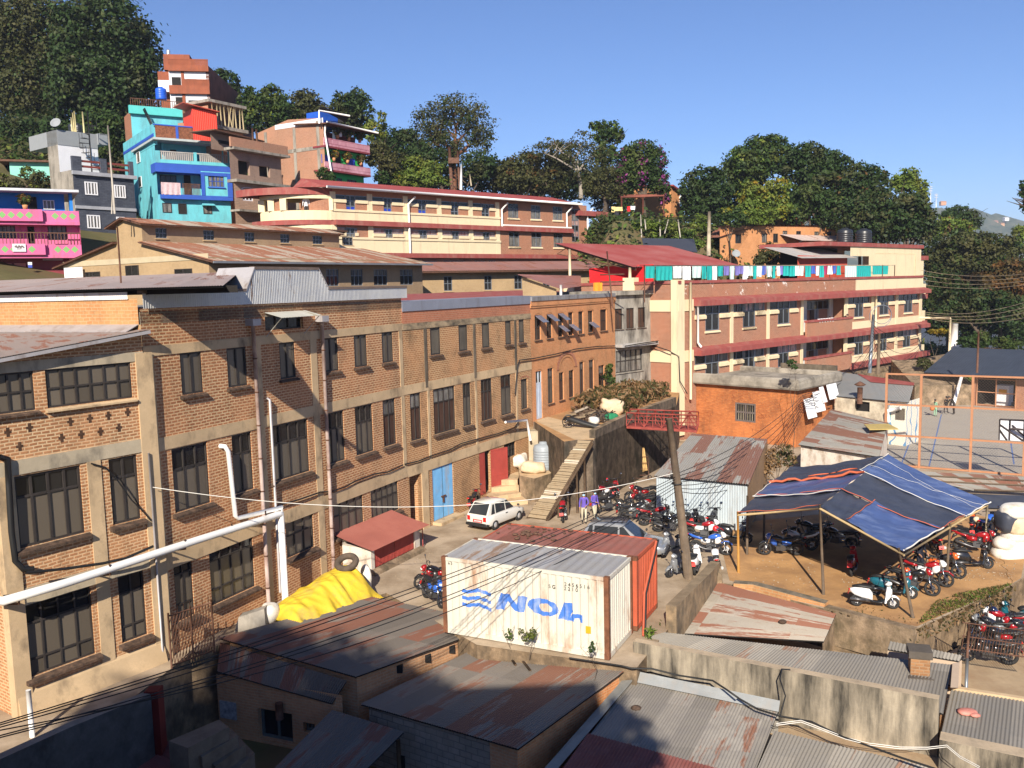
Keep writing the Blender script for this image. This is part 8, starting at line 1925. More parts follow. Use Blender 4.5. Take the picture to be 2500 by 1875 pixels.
GL="motorcycles parked in the yard";GT="motorcycles under the tarpaulin shelter";GR_="motorcycles in the lower right yard"
bikes=[('j',1775,770,0,75,'black','red','bike',"black motorcycle with red tail beside the blue factory door",GL),('n',1440,385,0,-60,'black','blue','sport',"black and blue motorcycle at the left end of the white container",GL),('n',1475,260,0,200,'black','red','sport',"black motorcycle half hidden behind the left corner of the white container",GL),('k',562,1005,0,82,'red','black','bike',"red motorcycle seen from behind at the foot of the plank ramp",GL),('k',858,865,0,215,'red','white','bike',"red and white motorcycle by the terrace wall behind the purple jackets",GL),('k',968,838,0,78,'red','black','bike',"dark red motorcycle seen from behind below the terrace wall",GL),('k',905,950,0,20,'black','black','bike',"black motorcycle right behind the silver car roof",GL),('k',1150,870,0,190,'black','red','sport',"black and red motorcycle nearest the left corner of the zinc clad shed",GL),('k',1165,945,0,185,'black','red','bike',"black motorcycle with red panels in front of the shed corner",GL),('k',1120,1015,0,10,'black','grey','sport',"black sports motorcycle behind the silver car windscreen",GL),('k',1280,1050,0,5,'red','black','bike',"red motorcycle standing sideways before the zinc wall",GL),('k',1390,1110,0,-20,'black','black','bike',"black motorcycle left of the utility pole foot",GL),('k',1500,1060,0,100,'black','grey','scooter',"black scooter against the zinc wall behind the utility pole",GL),('k',1610,1090,0,95,'black','black','scooter',"black scooter in the middle of the zinc wall",GL),('k',1725,1090,0,60,'black','black','bike',"black motorcycle at the right half of the zinc wall",GL),('k',1640,1170,0,-15,'red','white','sport',"red and white sports motorcycle behind the blue white one",GL),('k',1690,1275,0,-18,'blue','white','sport',"blue and white sports motorcycle right of the utility pole",GL),('k',1870,1180,0,-25,'black','black','scooter',"black scooter at the right end of the zinc wall",GL),('k',1410,1255,0,200,'grey','grey','scooter',"grey scooter tight behind the orange container end",GL),('k',1455,1430,0,215,'grey','red','scooter',"grey and red scooter left of the foot of the utility pole",GL),('k',1590,1400,0,70,'white','black','scooter',"white scooter between utility pole and yard wall",GL),('k',1745,1415,0,80,'white','black','bike',"white and black motorcycle facing away by the yard wall end",GL),('l',335,965,0,172,'black','blue','sport',"black and blue sports motorcycle under the left half of the tarpaulin",GT),('l',455,930,0,176,'white','black','sport',"white and black motorcycle behind the black and blue one",GT),('l',900,1095,0,62,'red','black','scooter',"dark red scooter seen from behind in the tent's shade",GT),('l',760,905,0,150,'black','grey','bike',"black motorcycle deep in the shade of the tarpaulin",GT),('l',560,850,0,165,'black','black','bike',"second black motorcycle deep in the shade, behind the white one",GT),('l',1060,1370,0,-18,'white','black','scooter',"bright white scooter in front of the parking row",GT),('l',1205,1290,0,-22,'teal','teal','scooter',"teal scooter next to the bright white one",GT),('l',1350,1260,0,-32,'black','red','bike',"black and red motorcycle with chrome fork right of the front pole",GT),('l',1460,1190,0,-35,'red','white','sport',"bright red motorcycle with white nose in the parking row",GT),('l',1560,1130,0,-30,'black','orange','bike',"black motorcycle with orange panels next to the middle right pole",GT),('l',1530,945,0,80,'black','red','bike',"dark motorcycle with red plate seen from behind near the shelter's right edge",GT),('l',1850,945,0,-28,'red','red','sport',"all red sports motorcycle with fat tank near the white bales",GT),('l',1815,1070,0,-6,'black','yellow','scooter',"black and yellow scooter standing sideways on the orange soil",GT),('l',1830,830,0,60,'black','orange','sport',"black and orange motorcycle in the back row before the white bales",GT),('l',1950,810,0,40,'blue','black','bike',"blue motorcycle in the back row next to the bales",GT),('p',1930,850,zl,165,'black','black','sport',"nearest black sports motorcycle in the lower right yard",GR_),('p',2010,760,zl,168,'black','red','bike',"black motorcycle with red plate behind the nearest one",GR_),('p',1960,680,zl,160,'black','grey','sport',"black and grey motorcycle in the middle of the lower row",GR_),('p',2030,620,zl,158,'red','white','sport',"bright red sports motorcycle under the dark blue helmet",GR_),('p',2190,700,zl,165,'black','red','sport',"black and red motorcycle cut by the right picture edge",GR_),('p',2150,560,zl,172,'teal','teal','scooter',"teal scooter below the earth bank at the right",GR_),]
for t,a,b,z,hd,c,c2,kd,lab,grp in bikes:
 key=(c,c2,kd);p=atz(t,a,b,z+.006);ln=rad(-7)
 if key not in PROTO:
  r=make_bike(c,c2,kd,m_rimw if c in('white','teal')or key==('blue','white','sport')else m_rim);PROTO[key]=r
  r.location=p;r.rotation_euler=(ln,0,rad(hd));r["label"]=lab;r["group"]=grp
 else:tree_copy(PROTO[key],p,rad(hd),lab,grp,ln)
def helmet(t,a,b,Y_,col,lab):
 p=atz(t,*Y_[:2],Y_[2]);p=aty(t,a,b,p.y);o=TH("helmet",lab,"helmet",p)
 lp("shell",o,flat("helmet_"+str(col),col,.15,0,.5,.8),lambda m:m.ell((0,0,0),(.15,.13,.14),0,14,9));lp("visor",o,m_mirr,lambda m:m.ell((.05,-.06,-.01),(.11,.09,.06),0,12,6))
helmet('k',880,698,(940,838,0),(.7,.03,.02),"red helmet on the dark red motorcycle by the terrace wall")
helmet('k',1365,995,(1390,1110,0),(.02,.02,.02),"black helmet on the motorcycle left of the utility pole")
helmet('k',1730,1075,(1690,1275,0),(.55,.03,.03),"dark red helmet above the blue and white motorcycle")
helmet('k',1560,1300,(1590,1400,0),(.04,.05,.35),"dark blue helmet on the white scooter by the pole")
helmet('l',1305,1085,(1350,1260,0),(.75,.10,.02),"orange helmet hanging in the parking row")
helmet('l',400,790,(455,930,0),(.75,.75,.72),"white and black helmet on the motorcycle in the shade")
helmet('l',1845,690,(1830,830,0),(.72,.6,.4),"white helmet in the back row by the bales")
helmet('l',1975,690,(1950,810,0),(.03,.03,.03),"black helmet in the back row next to the bales")
helmet('p',1975,440,(2030,620,zl),(.01,.015,.05),"dark blue helmet on the red motorcycle at the lower right")
def car(name,label,loc,rz,paint,L,W,H,hatch,plate):
 o=TH(name,label,"car",loc,rz);h=L/2;w=W/2;P=paint
 zb,zs=.22,.80
 mb=MB()
 secs=[(-h,w*.86,.30,zs-.06),(-h+.10,w*.97,zb,zs),(-h+.6,w,zb-.02,zs+.02),(0,w,zb-.02,zs),(h-1.0,w,zb-.02,zs-.02),(h-.35,w*.97,zb,zs-.12),(h-.06,w*.88,.28,zs-.2),(h,w*.8,.34,zs-.28)]
 mb.loft(secs,0,20,.32);mb.bd("body",P,o,True)
 cab=[(-h+.05,w*.88,w*.86,zs-.05),(-h+.52,w*.92,w*.72,H-.04),(-.25,w*.93,w*.75,H),(.12,w*.93,w*.73,H-.05),(h-1.02,w*.93,w*.86,zs-.03)]
 mb=MB();tops=[mb.V((x,-wt,z),(x,wt,z))for x,wb,wt,z in cab];bot=[mb.V((x,-wb,zs-.1),(x,wb,zs-.1))for x,wb,wt,z in cab]
 for k in range(4):
  mb.fi([tops[k][0],tops[k+1][0],tops[k+1][1],tops[k][1]],0,k==1 or k==2);mb.fi([bot[k][0],bot[k+1][0],tops[k+1][0],tops[k][0]]);mb.fi([bot[k][1],tops[k][1],tops[k+1][1],bot[k+1][1]])
 mb.bd("cabin",P,o,True)
 gl=glass("car_glass",(.03,.035,.04),.05,.2)
 def lerpq(A,B,f):return VV(A).lerp(VV(B),f)
 def inset(nm,q,fr=.1,off=.012):
  c=sum((VV(p)for p in q),VV())/4;n=(VV(q[1])-VV(q[0])).cross(VV(q[2])-VV(q[0])).normalized()
  n=n if n.dot(c-U(.8))>0 else-n;m=MB();m.face([VV(p).lerp(c,fr)+n*off for p in q]);m.bd(nm,gl,o,True)
 (x0,b0,t0,z0),(x1,b1,t1,z1),(x2,b2,t2,z2),(x3,b3,t3,z3),(x4,b4,t4,z4)=cab
 inset("rear_window",[(x0,-t0,zs),(x0,t0,zs),(x1,t1,z1),(x1,-t1,z1)],.12);inset("windscreen",[(x4,-t4,z4),(x4,t4,z4),(x3,t3,z3),(x3,-t3,z3)],.1)
 for s in(-1,1):
  m_=lambda x:t1+(t3-t1)*0+.02
  zt_=H-.10;sb=lambda x,z:s*(w*.93+(t2-w*.93)*(z-zs+.1)/(H-zs+.1))
  for xa,xb,xc,xd in((-h+.34,-h+.66,-h+.70,-h+.56),(-h+.74,-.12,-.12,-h+.78),(-.04,.62,.14,-.04)):
   m=MB();m.face([(xa,sb(0,zs+.03)+s*.012,zs+.03),(xb,sb(0,zs+.03)+s*.012,zs+.03),(xc,sb(0,zt_)+s*.012,zt_),(xd,sb(0,zt_)+s*.012,zt_)]);m.bd("side_window",gl,o,True)
  m=MB();m.ell((.85,s*(w+.07),zs+.1),(.05,.08,.06),0,10,6);m.bd("mirror",m_plast,o,True)
  for x in(-h+.62,h-.62):
   q=lp("wheel",o,m_tyre,lambda m:m.torus((x,s*(w-.07),.27),.19,.085,0,20,8));lp("rim",q,m_rimw,lambda m:m.lathe([(.02,0),(.17,s*.0),(.17,s*.02),(.05,s*.035)],(x,s*(w-.03),.27),14,0,'y'))
  lp("tail_lamp",o,m_tail,lambda m:m.box(-h-.01,-h+.05,s*w*.68-.09,s*w*.68+.09,.52,.74));lp("headlight",o,m_lens,lambda m:m.box(h-.08,h-.0,s*w*.6-.12,s*w*.6+.12,.42,.54))
  lp("door_handle",o,m_plast,lambda m:m.box(-.15,.0,s*w-.01,s*w+.025,.66,.70))
 lp("bumper",o,m_plast,lambda m:m.loft([(-h-.07,w*.9,.26,.42),(-h+.12,w*.99,.24,.44)],0,12,.4));lp("bumper",o,m_plast,lambda m:m.loft([(h-.12,w*.98,.22,.38),(h+.05,w*.85,.24,.36)],0,12,.4))
 lp("number_plate",o,m_plate,lambda m:m.box(-h-.035,-h-.005,-.34,.2,.46,.60));lp("plate_lettering",o,m_whitef,lambda m:[m.box(-h-.04,-h-.034,-.30+k*.075,-.26+k*.075,.49,.565)for k in range(6)])
 if hatch==2:lp("roof_rack",o,m_plast,lambda m:([m.tube([(-h+.5,s*w*.55,H+.05),(.2,s*w*.55,H+.06)],.02,5)for s in(-1,1)],[m.tube([(x,-w*.55,H+.05),(x,w*.55,H+.05)],.02,5)for x in(-h+.55,-.5,0,.2)]))
 return o
pr,pf=atz('j',1760,962),atz('k',150,1065);
car("parked_car","small white hatchback with red number plate parked by the blue door",atz('j',1925,900)+VV((.05,.55,0)),rad(55),flat("car_white",(.66,.65,.60),.25,0,.5,.7),3.3,1.44,1.38,1,1)
car("parked_car","silver grey car with roof rack behind the orange container",VV((*atz('k',1020,1020,1.45)[:2],0)),rad(-20),flat("car_silver",(.36,.38,.40),.3,.5,.5,.6),3.9,1.62,1.45,2,1)
m_skin=flat("skin",(.42,.22,.13),.6);m_hair=flat("dark_hair",(.012,.01,.009),.6);m_mask=flat("mask_blue",(.35,.62,.80),.8)
def person(label,loc,face,cols,pose=None,ht=1.62,mask=False,hairlen=0.0,scale=1.0,sit=False):
 """face: heading of the body; pose overrides joints (local, y forward)"""
 top,leg,shoe=cols
 J=dict(pel=(0,0,.92),wai=(0,0,1.08),che=(0,.01,1.30),nec=(0,.0,1.45),hd0=(0,.03,1.53),hd1=(0,.02,1.66),lsh=(-.17,0,1.39),rsh=(.17,0,1.39),lel=(-.23,-.02,1.12),rel=(.23,-.02,1.12),lwr=(-.23,.08,.88),rwr=(.23,.08,.88),lhi=(-.09,0,.88),rhi=(.09,0,.88),lkn=(-.10,.03,.48),rkn=(.10,.05,.48),lan=(-.10,-.02,.08),ran=(.10,.0,.08),lto=(-.11,.15,.03),rto=(.11,.17,.03))
 if pose:J.update(pose)
 RAD=dict(pel=.135,wai=.12,che=.14,nec=.055,hd0=.075,hd1=.085,lsh=.07,rsh=.07,lel=.047,rel=.047,lwr=.03,rwr=.03,lhi=.095,rhi=.095,lkn=.062,rkn=.062,lan=.04,ran=.04,lto=.03,rto=.03)
 E_=[('pel','wai'),('wai','che'),('che','nec'),('nec','hd0'),('hd0','hd1'),('che','lsh'),('lsh','lel'),('lel','lwr'),('che','rsh'),('rsh','rel'),('rel','rwr'),('pel','lhi'),('lhi','lkn'),('lkn','lan'),('lan','lto'),('pel','rhi'),('rhi','rkn'),('rkn','ran'),('ran','rto')]
 names=list(J);vs=[VV(J[n])for n in names];rs=[RAD[n]for n in names];es=[(names.index(a),names.index(b))for a,b in E_]
 for sd in 'lr':
  w_,e_=VV(J[sd+'wr']),VV(J[sd+'el']);d=(w_-e_).normalized();s_=VV((0,1,0));s_=(s_-d*s_.dot(d)).normalized();pi=len(vs);vs.append(w_+d*.07);rs.append(.028);es.append((names.index(sd+'wr'),pi))
  for k,(o_,l_)in enumerate(((-.027,.07),(-.009,.085),(.009,.08),(.027,.065))):vs.append(w_+d*(.09+l_)+s_*o_*1.2);rs.append(.0085);es.append((pi,len(vs)-1))
  vs.append(w_+d*.085+s_*.06);rs.append(.010);es.append((pi,len(vs)-1))
 k_=ht/1.72
 me=D.meshes.new("body");me.from_pydata([tuple(v*k_)for v in vs],es,[]);ob=D.objects.new("body_src",me);COL.objects.link(ob)
 md=ob.modifiers.new("s",'SKIN');
 for i,r in enumerate(rs):me.skin_vertices[0].data[i].radius=(r*k_,r*k_*(.72 if names[i:i+1]in(['pel'],['wai'],['che'])else 1))
 me.skin_vertices[0].data[0].use_root=True;sb=ob.modifiers.new("u",'SUBSURF');sb.levels=1;sb.render_levels=1
 dg=bpy.context.evaluated_depsgraph_get();m2=D.meshes.new_from_object(ob.evaluated_get(dg));D.objects.remove(ob);D.meshes.remove(me)
 for m in(m_skin,top,leg,shoe):m2 .materials.append(m)
 seg={('pel','wai'):1,('wai','che'):1,('che','nec'):1,('nec','hd0'):0,('hd0','hd1'):0}
 def zone(c):
  best=(9,0)
  for a,b in E_:
   A,B=VV(J[a])*k_,VV(J[b])*k_;ab=B-A;t=max(0,min(1,(c-A).dot(ab)/ab.length_squared));dd=(A+ab*t-c).length-(RAD[a]+(RAD[b]-RAD[a])*t)*k_
   z=0 if b in('hd0','hd1')else 1 if b in('wai','che','nec','lsh','rsh','lel','rel','lwr','rwr')else 3 if b in('lto','rto')else 2
   if b in('lwr','rwr')and t>.93:z=0
   if b=='nec' and t>.75:z=0
   if z==2 or b in('wai','che'):z=1 if c.z>.87*k_+.012*math.sin(c.x*40)else z if z==2 else 2
   if dd<best[0]:best=(dd,z)
  return best[1]
 for p in m2 .polygons:p.material_index=zone(p.center);p.use_smooth=True
 r=TH("person",label,"person",loc,face)
 b=D.objects.new("body",m2);COL.objects.link(b);b.parent=r
 hc=(VV(J['hd0'])+VV(J['hd1']))/2*k_;up_=(VV(J['hd1'])-VV(J['hd0'])).normalized();fw=VV((0,1,0));fw=(fw-up_*fw.dot(up_)).normalized()
 lp("hair",r,m_hair,lambda m:(m.ell(hc+up_*.045-fw*.03,(.093,.10,.095),0,12,8),m.ell(hc-fw*.085-up_*(.05+hairlen/2),(.06,.035,.06+hairlen/2),0,10,6)))
 lp("nose",r,m_skin,lambda m:m.ell(hc+fw*.09-up_*.01,(.012,.018,.022),0,6,5))
 for s in(-1,1):lp("eye",r,m_hair,lambda m:m.ell(hc+fw*.078+VV((s*.032,0,0))+up_*.02,(.012,.01,.007),0,6,5));lp("ear",r,m_skin,lambda m:m.ell(hc+VV((s*.088,0,0)),(.012,.025,.032),0,6,5))
 lp("face_mask" if mask else "mouth",r,m_mask if mask else flat("lips",(.3,.1,.08),.6),lambda m:m.ell(hc+fw*.06-up_*.035,(.07,.045,.05)if mask else(.025,.03,.008),0,10,6))
 return r
m_purple=M("purple_jacket",(.13,.09,.42),.85,0,.1,5);m_khaki=M("cream_trousers",(.52,.48,.36),.85,0,.1,5);m_shoe=flat("dark_shoe",(.02,.02,.02),.6)
walk=dict(lkn=(-.10,.12,.50),lan=(-.10,.10,.10),lto=(-.11,.26,.06),rkn=(.10,-.02,.48),ran=(.10,-.16,.10),rto=(.11,-.02,.03))
person("woman in purple jacket and cream trousers with blue mask, nearer the red motorcycle",atz('k',715,1035,0),rad(172),(m_purple,m_khaki,m_shoe),dict(walk,lel=(-.25,.06,1.14),lwr=(-.14,.22,1.02)),1.62,True,.12)
person("woman in purple jacket and cream trousers with head turned to her companion",atz('k',795,1012,0),rad(212),(m_purple,m_khaki,m_shoe),dict(hd0=(.02,.05,1.53),hd1=(.04,.06,1.65),rel=(.26,.1,1.14),rwr=(.1,.24,1.1),lkn=(-.10,-.02,.48),lan=(-.10,-.14,.10),rkn=(.10,.12,.5),ran=(.10,.12,.08),rto=(.11,.28,.04),lto=(-.11,0,.03)),1.58,True,.1)
m_navy=M("black_tracksuit",(.014,.017,.03),.7,0,.2,5);m_grn=M("green_clothes",(.28,.5,.34),.85,0,.3,8);m_tee=M("black_shirt",(.018,.018,.02),.8,0,.2);m_short=M("dark_trousers",(.05,.045,.045),.8,0,.2)
person("man in black tracksuit and pale mask standing among the motorcycles",atz('l',1405,1125,0),rad(200),(m_navy,m_navy,m_shoe),dict(lwr=(-.2,.16,.98),rwr=(.2,.16,.98)),1.70,True)
person("girl in pale green clothes standing on the sports court",atz('h',1525,1000,.01),rad(-70),(m_grn,m_grn,m_shoe),dict(lel=(-.22,.12,1.2),lwr=(-.18,.30,1.05)),1.50,False,.2)
person("boy in dark shirt and shorts on the court between girl and man",atz('h',1610,985,.01),rad(20),(m_tee,m_short,flat("pale_shoe",(.6,.6,.55),.6)),dict(walk,rel=(.28,.2,1.3),rwr=(.2,.42,1.32)),1.60)
person("man in black shirt stooping with one arm stretched out on the court",atz('h',1672,985,.01),rad(80),(m_tee,m_short,m_shoe),dict(che=(0,.22,1.22),nec=(0,.33,1.32),hd0=(0,.40,1.37),hd1=(0,.48,1.46),lsh=(-.17,.27,1.3),rsh=(.17,.27,1.3),lel=(-.2,.5,1.18),lwr=(-.12,.72,1.12),rel=(.22,.4,1.04),rwr=(.2,.5,.82),wai=(0,.08,1.05)),1.78)
uP=FG.uz('h',808,240)[0];zP=bal[0][2]
person("young man in black leaning over the red capped hostel balcony",FG.pt(uP,zP,.05),math.atan2(FG.n.y,FG.n.x)-math.pi/2+.5,(m_tee,m_short,m_shoe),dict(che=(0,.2,1.24),nec=(0,.32,1.3),hd0=(0,.40,1.32),hd1=(0,.49,1.40),lsh=(-.17,.26,1.28),rsh=(.17,.26,1.28),lel=(-.24,.4,1.12),lwr=(-.08,.55,1.12),rel=(.24,.4,1.12),rwr=(.08,.55,1.12),wai=(0,.06,1.06)),1.7)
uP=FG.uz('h',722,240)[0]
person("person in dark top and pale cap half hidden behind the hostel balcony wall",FG.pt(uP,zP-.25,-.1),math.atan2(FG.n.y,FG.n.x)-math.pi/2,(m_navy,m_short,m_shoe),None,1.6)
pv=FH.pt(-2.2,zL1+.2,-1.2)
person("person in white shirt standing on the curved hostel's corner verandah",(pv.x,pv.y,zL1+1.36-1.0),rad(30),(m_wp,m_short,m_shoe),None,2.3)
mb=MB();p=atz('h',1525,1000,.01);p=aty('h',1504,940,p.y);mb.ell(p,(.2,.2,.2),0,14,10);tag(mb.bd("basketball",flat("ball_orange",(.5,.16,.05),.7)),"orange basketball in the hands of the girl in green","ball")
def lfm(name,P,Nn,S,mats,mi,parent,asp=.62):
 n=len(P);R=NR.normal(size=(n,3));A=np.cross(Nn,R);A/=np.linalg.norm(A,axis=1,keepdims=True)+1e-9;B=np.cross(Nn,A);B/=np.linalg.norm(B,axis=1,keepdims=True)+1e-9
 A*=S[:,None];B*=S[:,None]*asp
 V=np.empty((n,4,3),np.float32);V[:,0]=P-A;V[:,1]=P-B+A*.15;V[:,2]=P+A;V[:,3]=P+B+A*.15
 me=D.meshes.new(name);me.vertices.add(n*4);me.vertices.foreach_set("co",V.ravel());me.loops.add(n*4);me.loops.foreach_set("vertex_index",np.arange(n*4,dtype=np.int32));me.polygons.add(n);me.polygons.foreach_set("loop_start",np.arange(0,n*4,4,dtype=np.int32))
 for m in mats:me.materials.append(m)
 me.polygons.foreach_set("material_index",mi.astype(np.int32));me.update(calc_edges=True)
 o=D.objects.new(name,me);COL.objects.link(o);attach(o,parent);return o
def cpt(c,r,size,dens,droop=0.0,fill=.3):
 c,r=np.array(c),np.array(r);area=math.pi*4*((r[0]*r[1])**1.6/3+(r[0]*r[2])**1.6/3+(r[1]*r[2])**1.6/3)**(1/1.6)*.55
 n=int(dens*2.1*area/(size*.62)**2*.8);rm=float(np.mean(r));K=max(8,int(area/(rm*.34+.25)**2*1.1))
 d=NR.normal(size=(K,3));d/=np.linalg.norm(d,axis=1,keepdims=True);cc=d*(.62+.36*NR.rand(K,1))
 k=NR.randint(0,K,n);off=NR.normal(size=(n,3))*np.array([.15,.15,.11]);p=cc[k]+off
 m=NR.rand(n)<fill;q=NR.normal(size=(n,3));q/=np.linalg.norm(q,axis=1,keepdims=True);p[m]=(q*(NR.rand(n,1)**.4)*.92)[m]
 nr=cc[k]*.5+off*2.2+NR.normal(size=(n,3))*.55+np.array([0,0,.45]);nr/=np.linalg.norm(nr,axis=1,keepdims=True)
 p=p*r;p[:,2]-=droop*np.abs(NR.normal(size=n))*rm
 return p+c,nr
FM=dict(dk=foliage("leaf_dark",(.023,.046,.012),(.045,.086,.021),(.062,.066,.02)),md=foliage("leaf_mid",(.026,.055,.012),(.055,.10,.022),(.075,.095,.02)),ol=foliage("leaf_olive",(.045,.052,.016),(.082,.088,.027),(.085,.08,.025)),lt=foliage("leaf_light",(.08,.135,.018),(.16,.22,.035),(.19,.2,.035)),ye=foliage("leaf_yellow",(.13,.15,.015),(.27,.24,.02),(.33,.22,.02)),rd=foliage("leaf_reddish",(.05,.05,.018),(.10,.07,.022),(.17,.075,.02),f3=.5),bg=foliage("bougainvillea_flower",(.20,.03,.15),(.29,.06,.23)),dr=foliage("dry_stem",(.20,.12,.055),(.32,.20,.10)))
m_bark=M("bark",(.10,.075,.055),.95,0,.3,3);m_barkp=M("pale_bark",(.26,.23,.19),.95,0,.2,3)
def tree(label,lobes,Y,mat,foot=None,size=.34,dens=1.5,name="tree",cat="tree",group=None,trunk=.35,bark=None,acc=None,limbs=6,droop=0.0,fill=.3,depth=1.0):
 """lobes: photo spot and radii of each clump of the crown; Y distance"""
 Ps,Ns,Ss,Ms,cs=[],[],[],[],[]
 for lb in lobes:
  t,a,b,rx,ry=lb[:5];yy=Y+(lb[5]if len(lb)>5 else 0);c=aty(t,a,b,yy);k=TS*yy/FPX*1.1;r=(rx*k,(rx+ry)/2*k*depth,ry*k);p,n=cpt(c,r,size,dens,droop,fill);Ps.append(p);Ns.append(n);cs.append(c)
  mi=np.zeros(len(p));
  if acc:mi=(np.abs(np.sin(p[:,0]*1.1+1)*np.sin(p[:,2]*1.3+p[:,1]*.7))>acc[1]).astype(int)*(NR.rand(len(p))<acc[2])
  Ms.append(mi)
 P=np.concatenate(Ps);N_=np.concatenate(Ns);S=size*.62*(.55+.7*NR.rand(len(P)));mi=np.concatenate(Ms)
 cx=sum((c for c in cs),VV())/len(cs)
 f=aty(foot[0],foot[1],foot[2],Y)if foot else VV((cx.x,cx.y,hgt(cx.x,cx.y)))
 if f.z>cx.z-.3:f.z=cx.z-1
 r=TH(name,label,cat,f,0,group)
 lfm("crown" if cat=="tree" else "foliage",P,N_,S,[FM[mat]]+([FM[acc[0]]]if acc else[]),mi,r)
 mb=MB();mid=f.lerp(cx,.55);mid.x=f.x*.5+mid.x*.5
 mb.tube([f-U(.5),f.lerp(mid,.5)+VV((.15,0,0)),mid],[trunk,trunk*.8,trunk*.6],8)
 for c in sorted(cs,key=lambda q:-q.z)[:limbs]:
  e=mid.lerp(c,.9);m1=mid.lerp(e,.5)+VV((random.uniform(-.5,.5),random.uniform(-.4,.4),.4));mb.tube([mid,m1,e],[trunk*.55,trunk*.35,trunk*.12],6)
  for q in range(4):d=VV((random.uniform(-1,1),random.uniform(-1,1),random.uniform(.1,1)))*(c-mid).length*.35;mb.tube([m1 .lerp(e,q/4),m1 .lerp(e,q/4)+d*.5,m1 .lerp(e,q/4)+d],[trunk*.25,trunk*.15,trunk*.05],5)
 mb.bd("trunk" if cat=="tree" else "stem",bark or m_bark,r);return r
GH="trees on the hillside"
tree("huge dark evergreen tree towering beside the hilltop house",[('a',810,230,300,270),('a',1000,420,215,250,2),('a',700,620,300,280),('a',950,690,240,250),('a',1060,560,165,210),('a',620,930,240,230),('a',850,900,220,220,2),('a',700,1120,240,180),('a',900,1110,140,170),('a',640,380,220,260)],122,'dk',size=.5,dens=1.7,trunk=.9,group=GH,acc=('md',.72,.5))
tree("very tall olive green drooping tree at the left picture edge",[('a',130,140,260,260),('a',330,330,190,280),('a',60,480,270,280),('a',280,680,230,260),('a',60,830,280,270),('a',330,950,210,230),('a',430,70,100,90),('a',-80,250,250,300),('a',480,560,110,240)],126,'ol',size=.42,dens=1.25,trunk=.9,droop=.08,group=GH,acc=('md',.75,.5))
tree("dark lower tree between mint house and slate clad house",[('a',150,1080,250,190),('a',380,1080,130,160),('a',-40,1150,200,150)],112,'dk',size=.42,group=GH,acc=('md',.7,.4))
tree("flowering bushes before the mint house",[("a",90,1430,110,45),("a",300,1400,80,70),("a",210,1340,50,50),("a",350,1440,60,40),("a",-20,1380,70,50)],91,"ol",size=.26,name="bush",group=GH,trunk=.08,acc=("lt",.5,.6))
tree("bushy tree behind the tanks of the slate clad house",[('a',830,1080,140,170),('a',900,1000,100,120),('a',720,930,120,90)],106,'md',size=.36,group=GH,acc=('ye',.86,.3))
tree("dark tree right behind the hilltop house's side wall",[('a',1770,640,75,90),('a',1690,600,50,70),('a',1790,730,70,80)],128,'dk',size=.4,group=GH)
tree("leafy green tree left of the round crowned tree behind the brick houses",[('b',220,270,85,90),('b',150,360,160,120),('b',260,420,150,110),('b',60,450,120,100),('b',10,300,70,100)],122,'md',size=.4,group=GH,acc=('lt',.75,.5))
tree("round dark crowned tree behind the blue rooftop cabin",[('b',470,330,130,110),('b',400,420,140,90),('b',530,400,90,90)],124,'ol',size=.4,group=GH)
tree("tall tree with two dark tops behind the green fronted house",[('b',715,300,50,70),('b',850,300,100,80),('b',880,400,110,110),('b',800,420,110,110),('b',700,400,80,80)],122,'dk',size=.4,group=GH,acc=('md',.6,.5))
tree("yellow green sparse tree at the right of the green fronted house",[('b',1030,450,60,60),('b',990,530,80,80),('b',1050,560,50,60)],118,'lt',size=.4,dens=.9,fill=.1,group=GH,acc=('ye',.6,.4))
tree("dark low tree group between green house and big round tree",[('b',1130,600,110,80),('b',1250,580,90,60),('b',1080,700,120,90),('b',1270,680,130,100)],126,'dk',size=.4,group=GH)
tree("brownish shrubby tree beside the lace balconies",[('b',1010,720,110,100),('b',1150,790,130,90)],112,'ol',size=.34,group=GH)
tree("large round tree with airy grey green crown standing alone against the sky",[('b',1600,360,190,110),('b',1450,470,160,130),('b',1760,480,150,140),('b',1600,520,200,150),('b',1400,580,110,110),('b',1830,590,90,100),('b',1500,680,150,110),('b',1720,690,140,110)],124,'ol',('b',1600,985),.30,.5,trunk=.5,fill=.12,group=GH,acc=('md',.6,.5),limbs=8,bark=M("reddish_bark",(.16,.07,.04),.9,0,.3,3))
tree("dark undergrowth tree below the airy round crown",[('b',1790,800,120,110),('b',1850,840,70,70),('b',1430,760,150,100),('b',1330,720,110,90)],122,'dk',size=.36,group=GH)
tree("yellow green feathery bush behind the curved hostel roof",[('b',1290,840,150,85),('b',1420,850,110,80),('b',1200,900,110,60),('b',1350,920,180,60)],112,'lt',size=.3,name="bush",group=GH,acc=('ye',.7,.3),trunk=.15)
tree("small young tree beside the lower green wall",[('b',1045,890,55,50)],108,'md',size=.28,trunk=.12,group=GH)
tree("bushy shrub growing at the foot of the green fronted house",[('b',610,870,55,55),('b',650,905,40,35)],96,'md',size=.25,name="shrub",trunk=.1,group=GH)
tree("small dark pointed tree right of the transformer mast",[('b',1920,800,45,55),('b',1910,850,55,50)],126,'dk',size=.34,trunk=.2,group=GH)
tree("broad olive brown tree mass behind the right end of the hostel roof",[('b',2060,870,150,110),('c',130,690,110,80),('c',260,640,130,90),('c',420,640,140,100),('c',540,560,110,110),('c',200,760,200,90),('c',450,760,200,100)],124,'ol',size=.36,group=GH,acc=('rd',.72,.5))
tree("pale twigged half bare tree with grey limbs in the middle of the skyline",[('c',700,450,90,70),('c',640,560,100,80),('c',800,560,110,90),('c',740,680,140,90),('c',440,480,60,50),('c',350,520,70,50)],120,'ol',('c',690,870),.28,.4,trunk=.3,bark=m_barkp,fill=.1,group=GH,limbs=6)
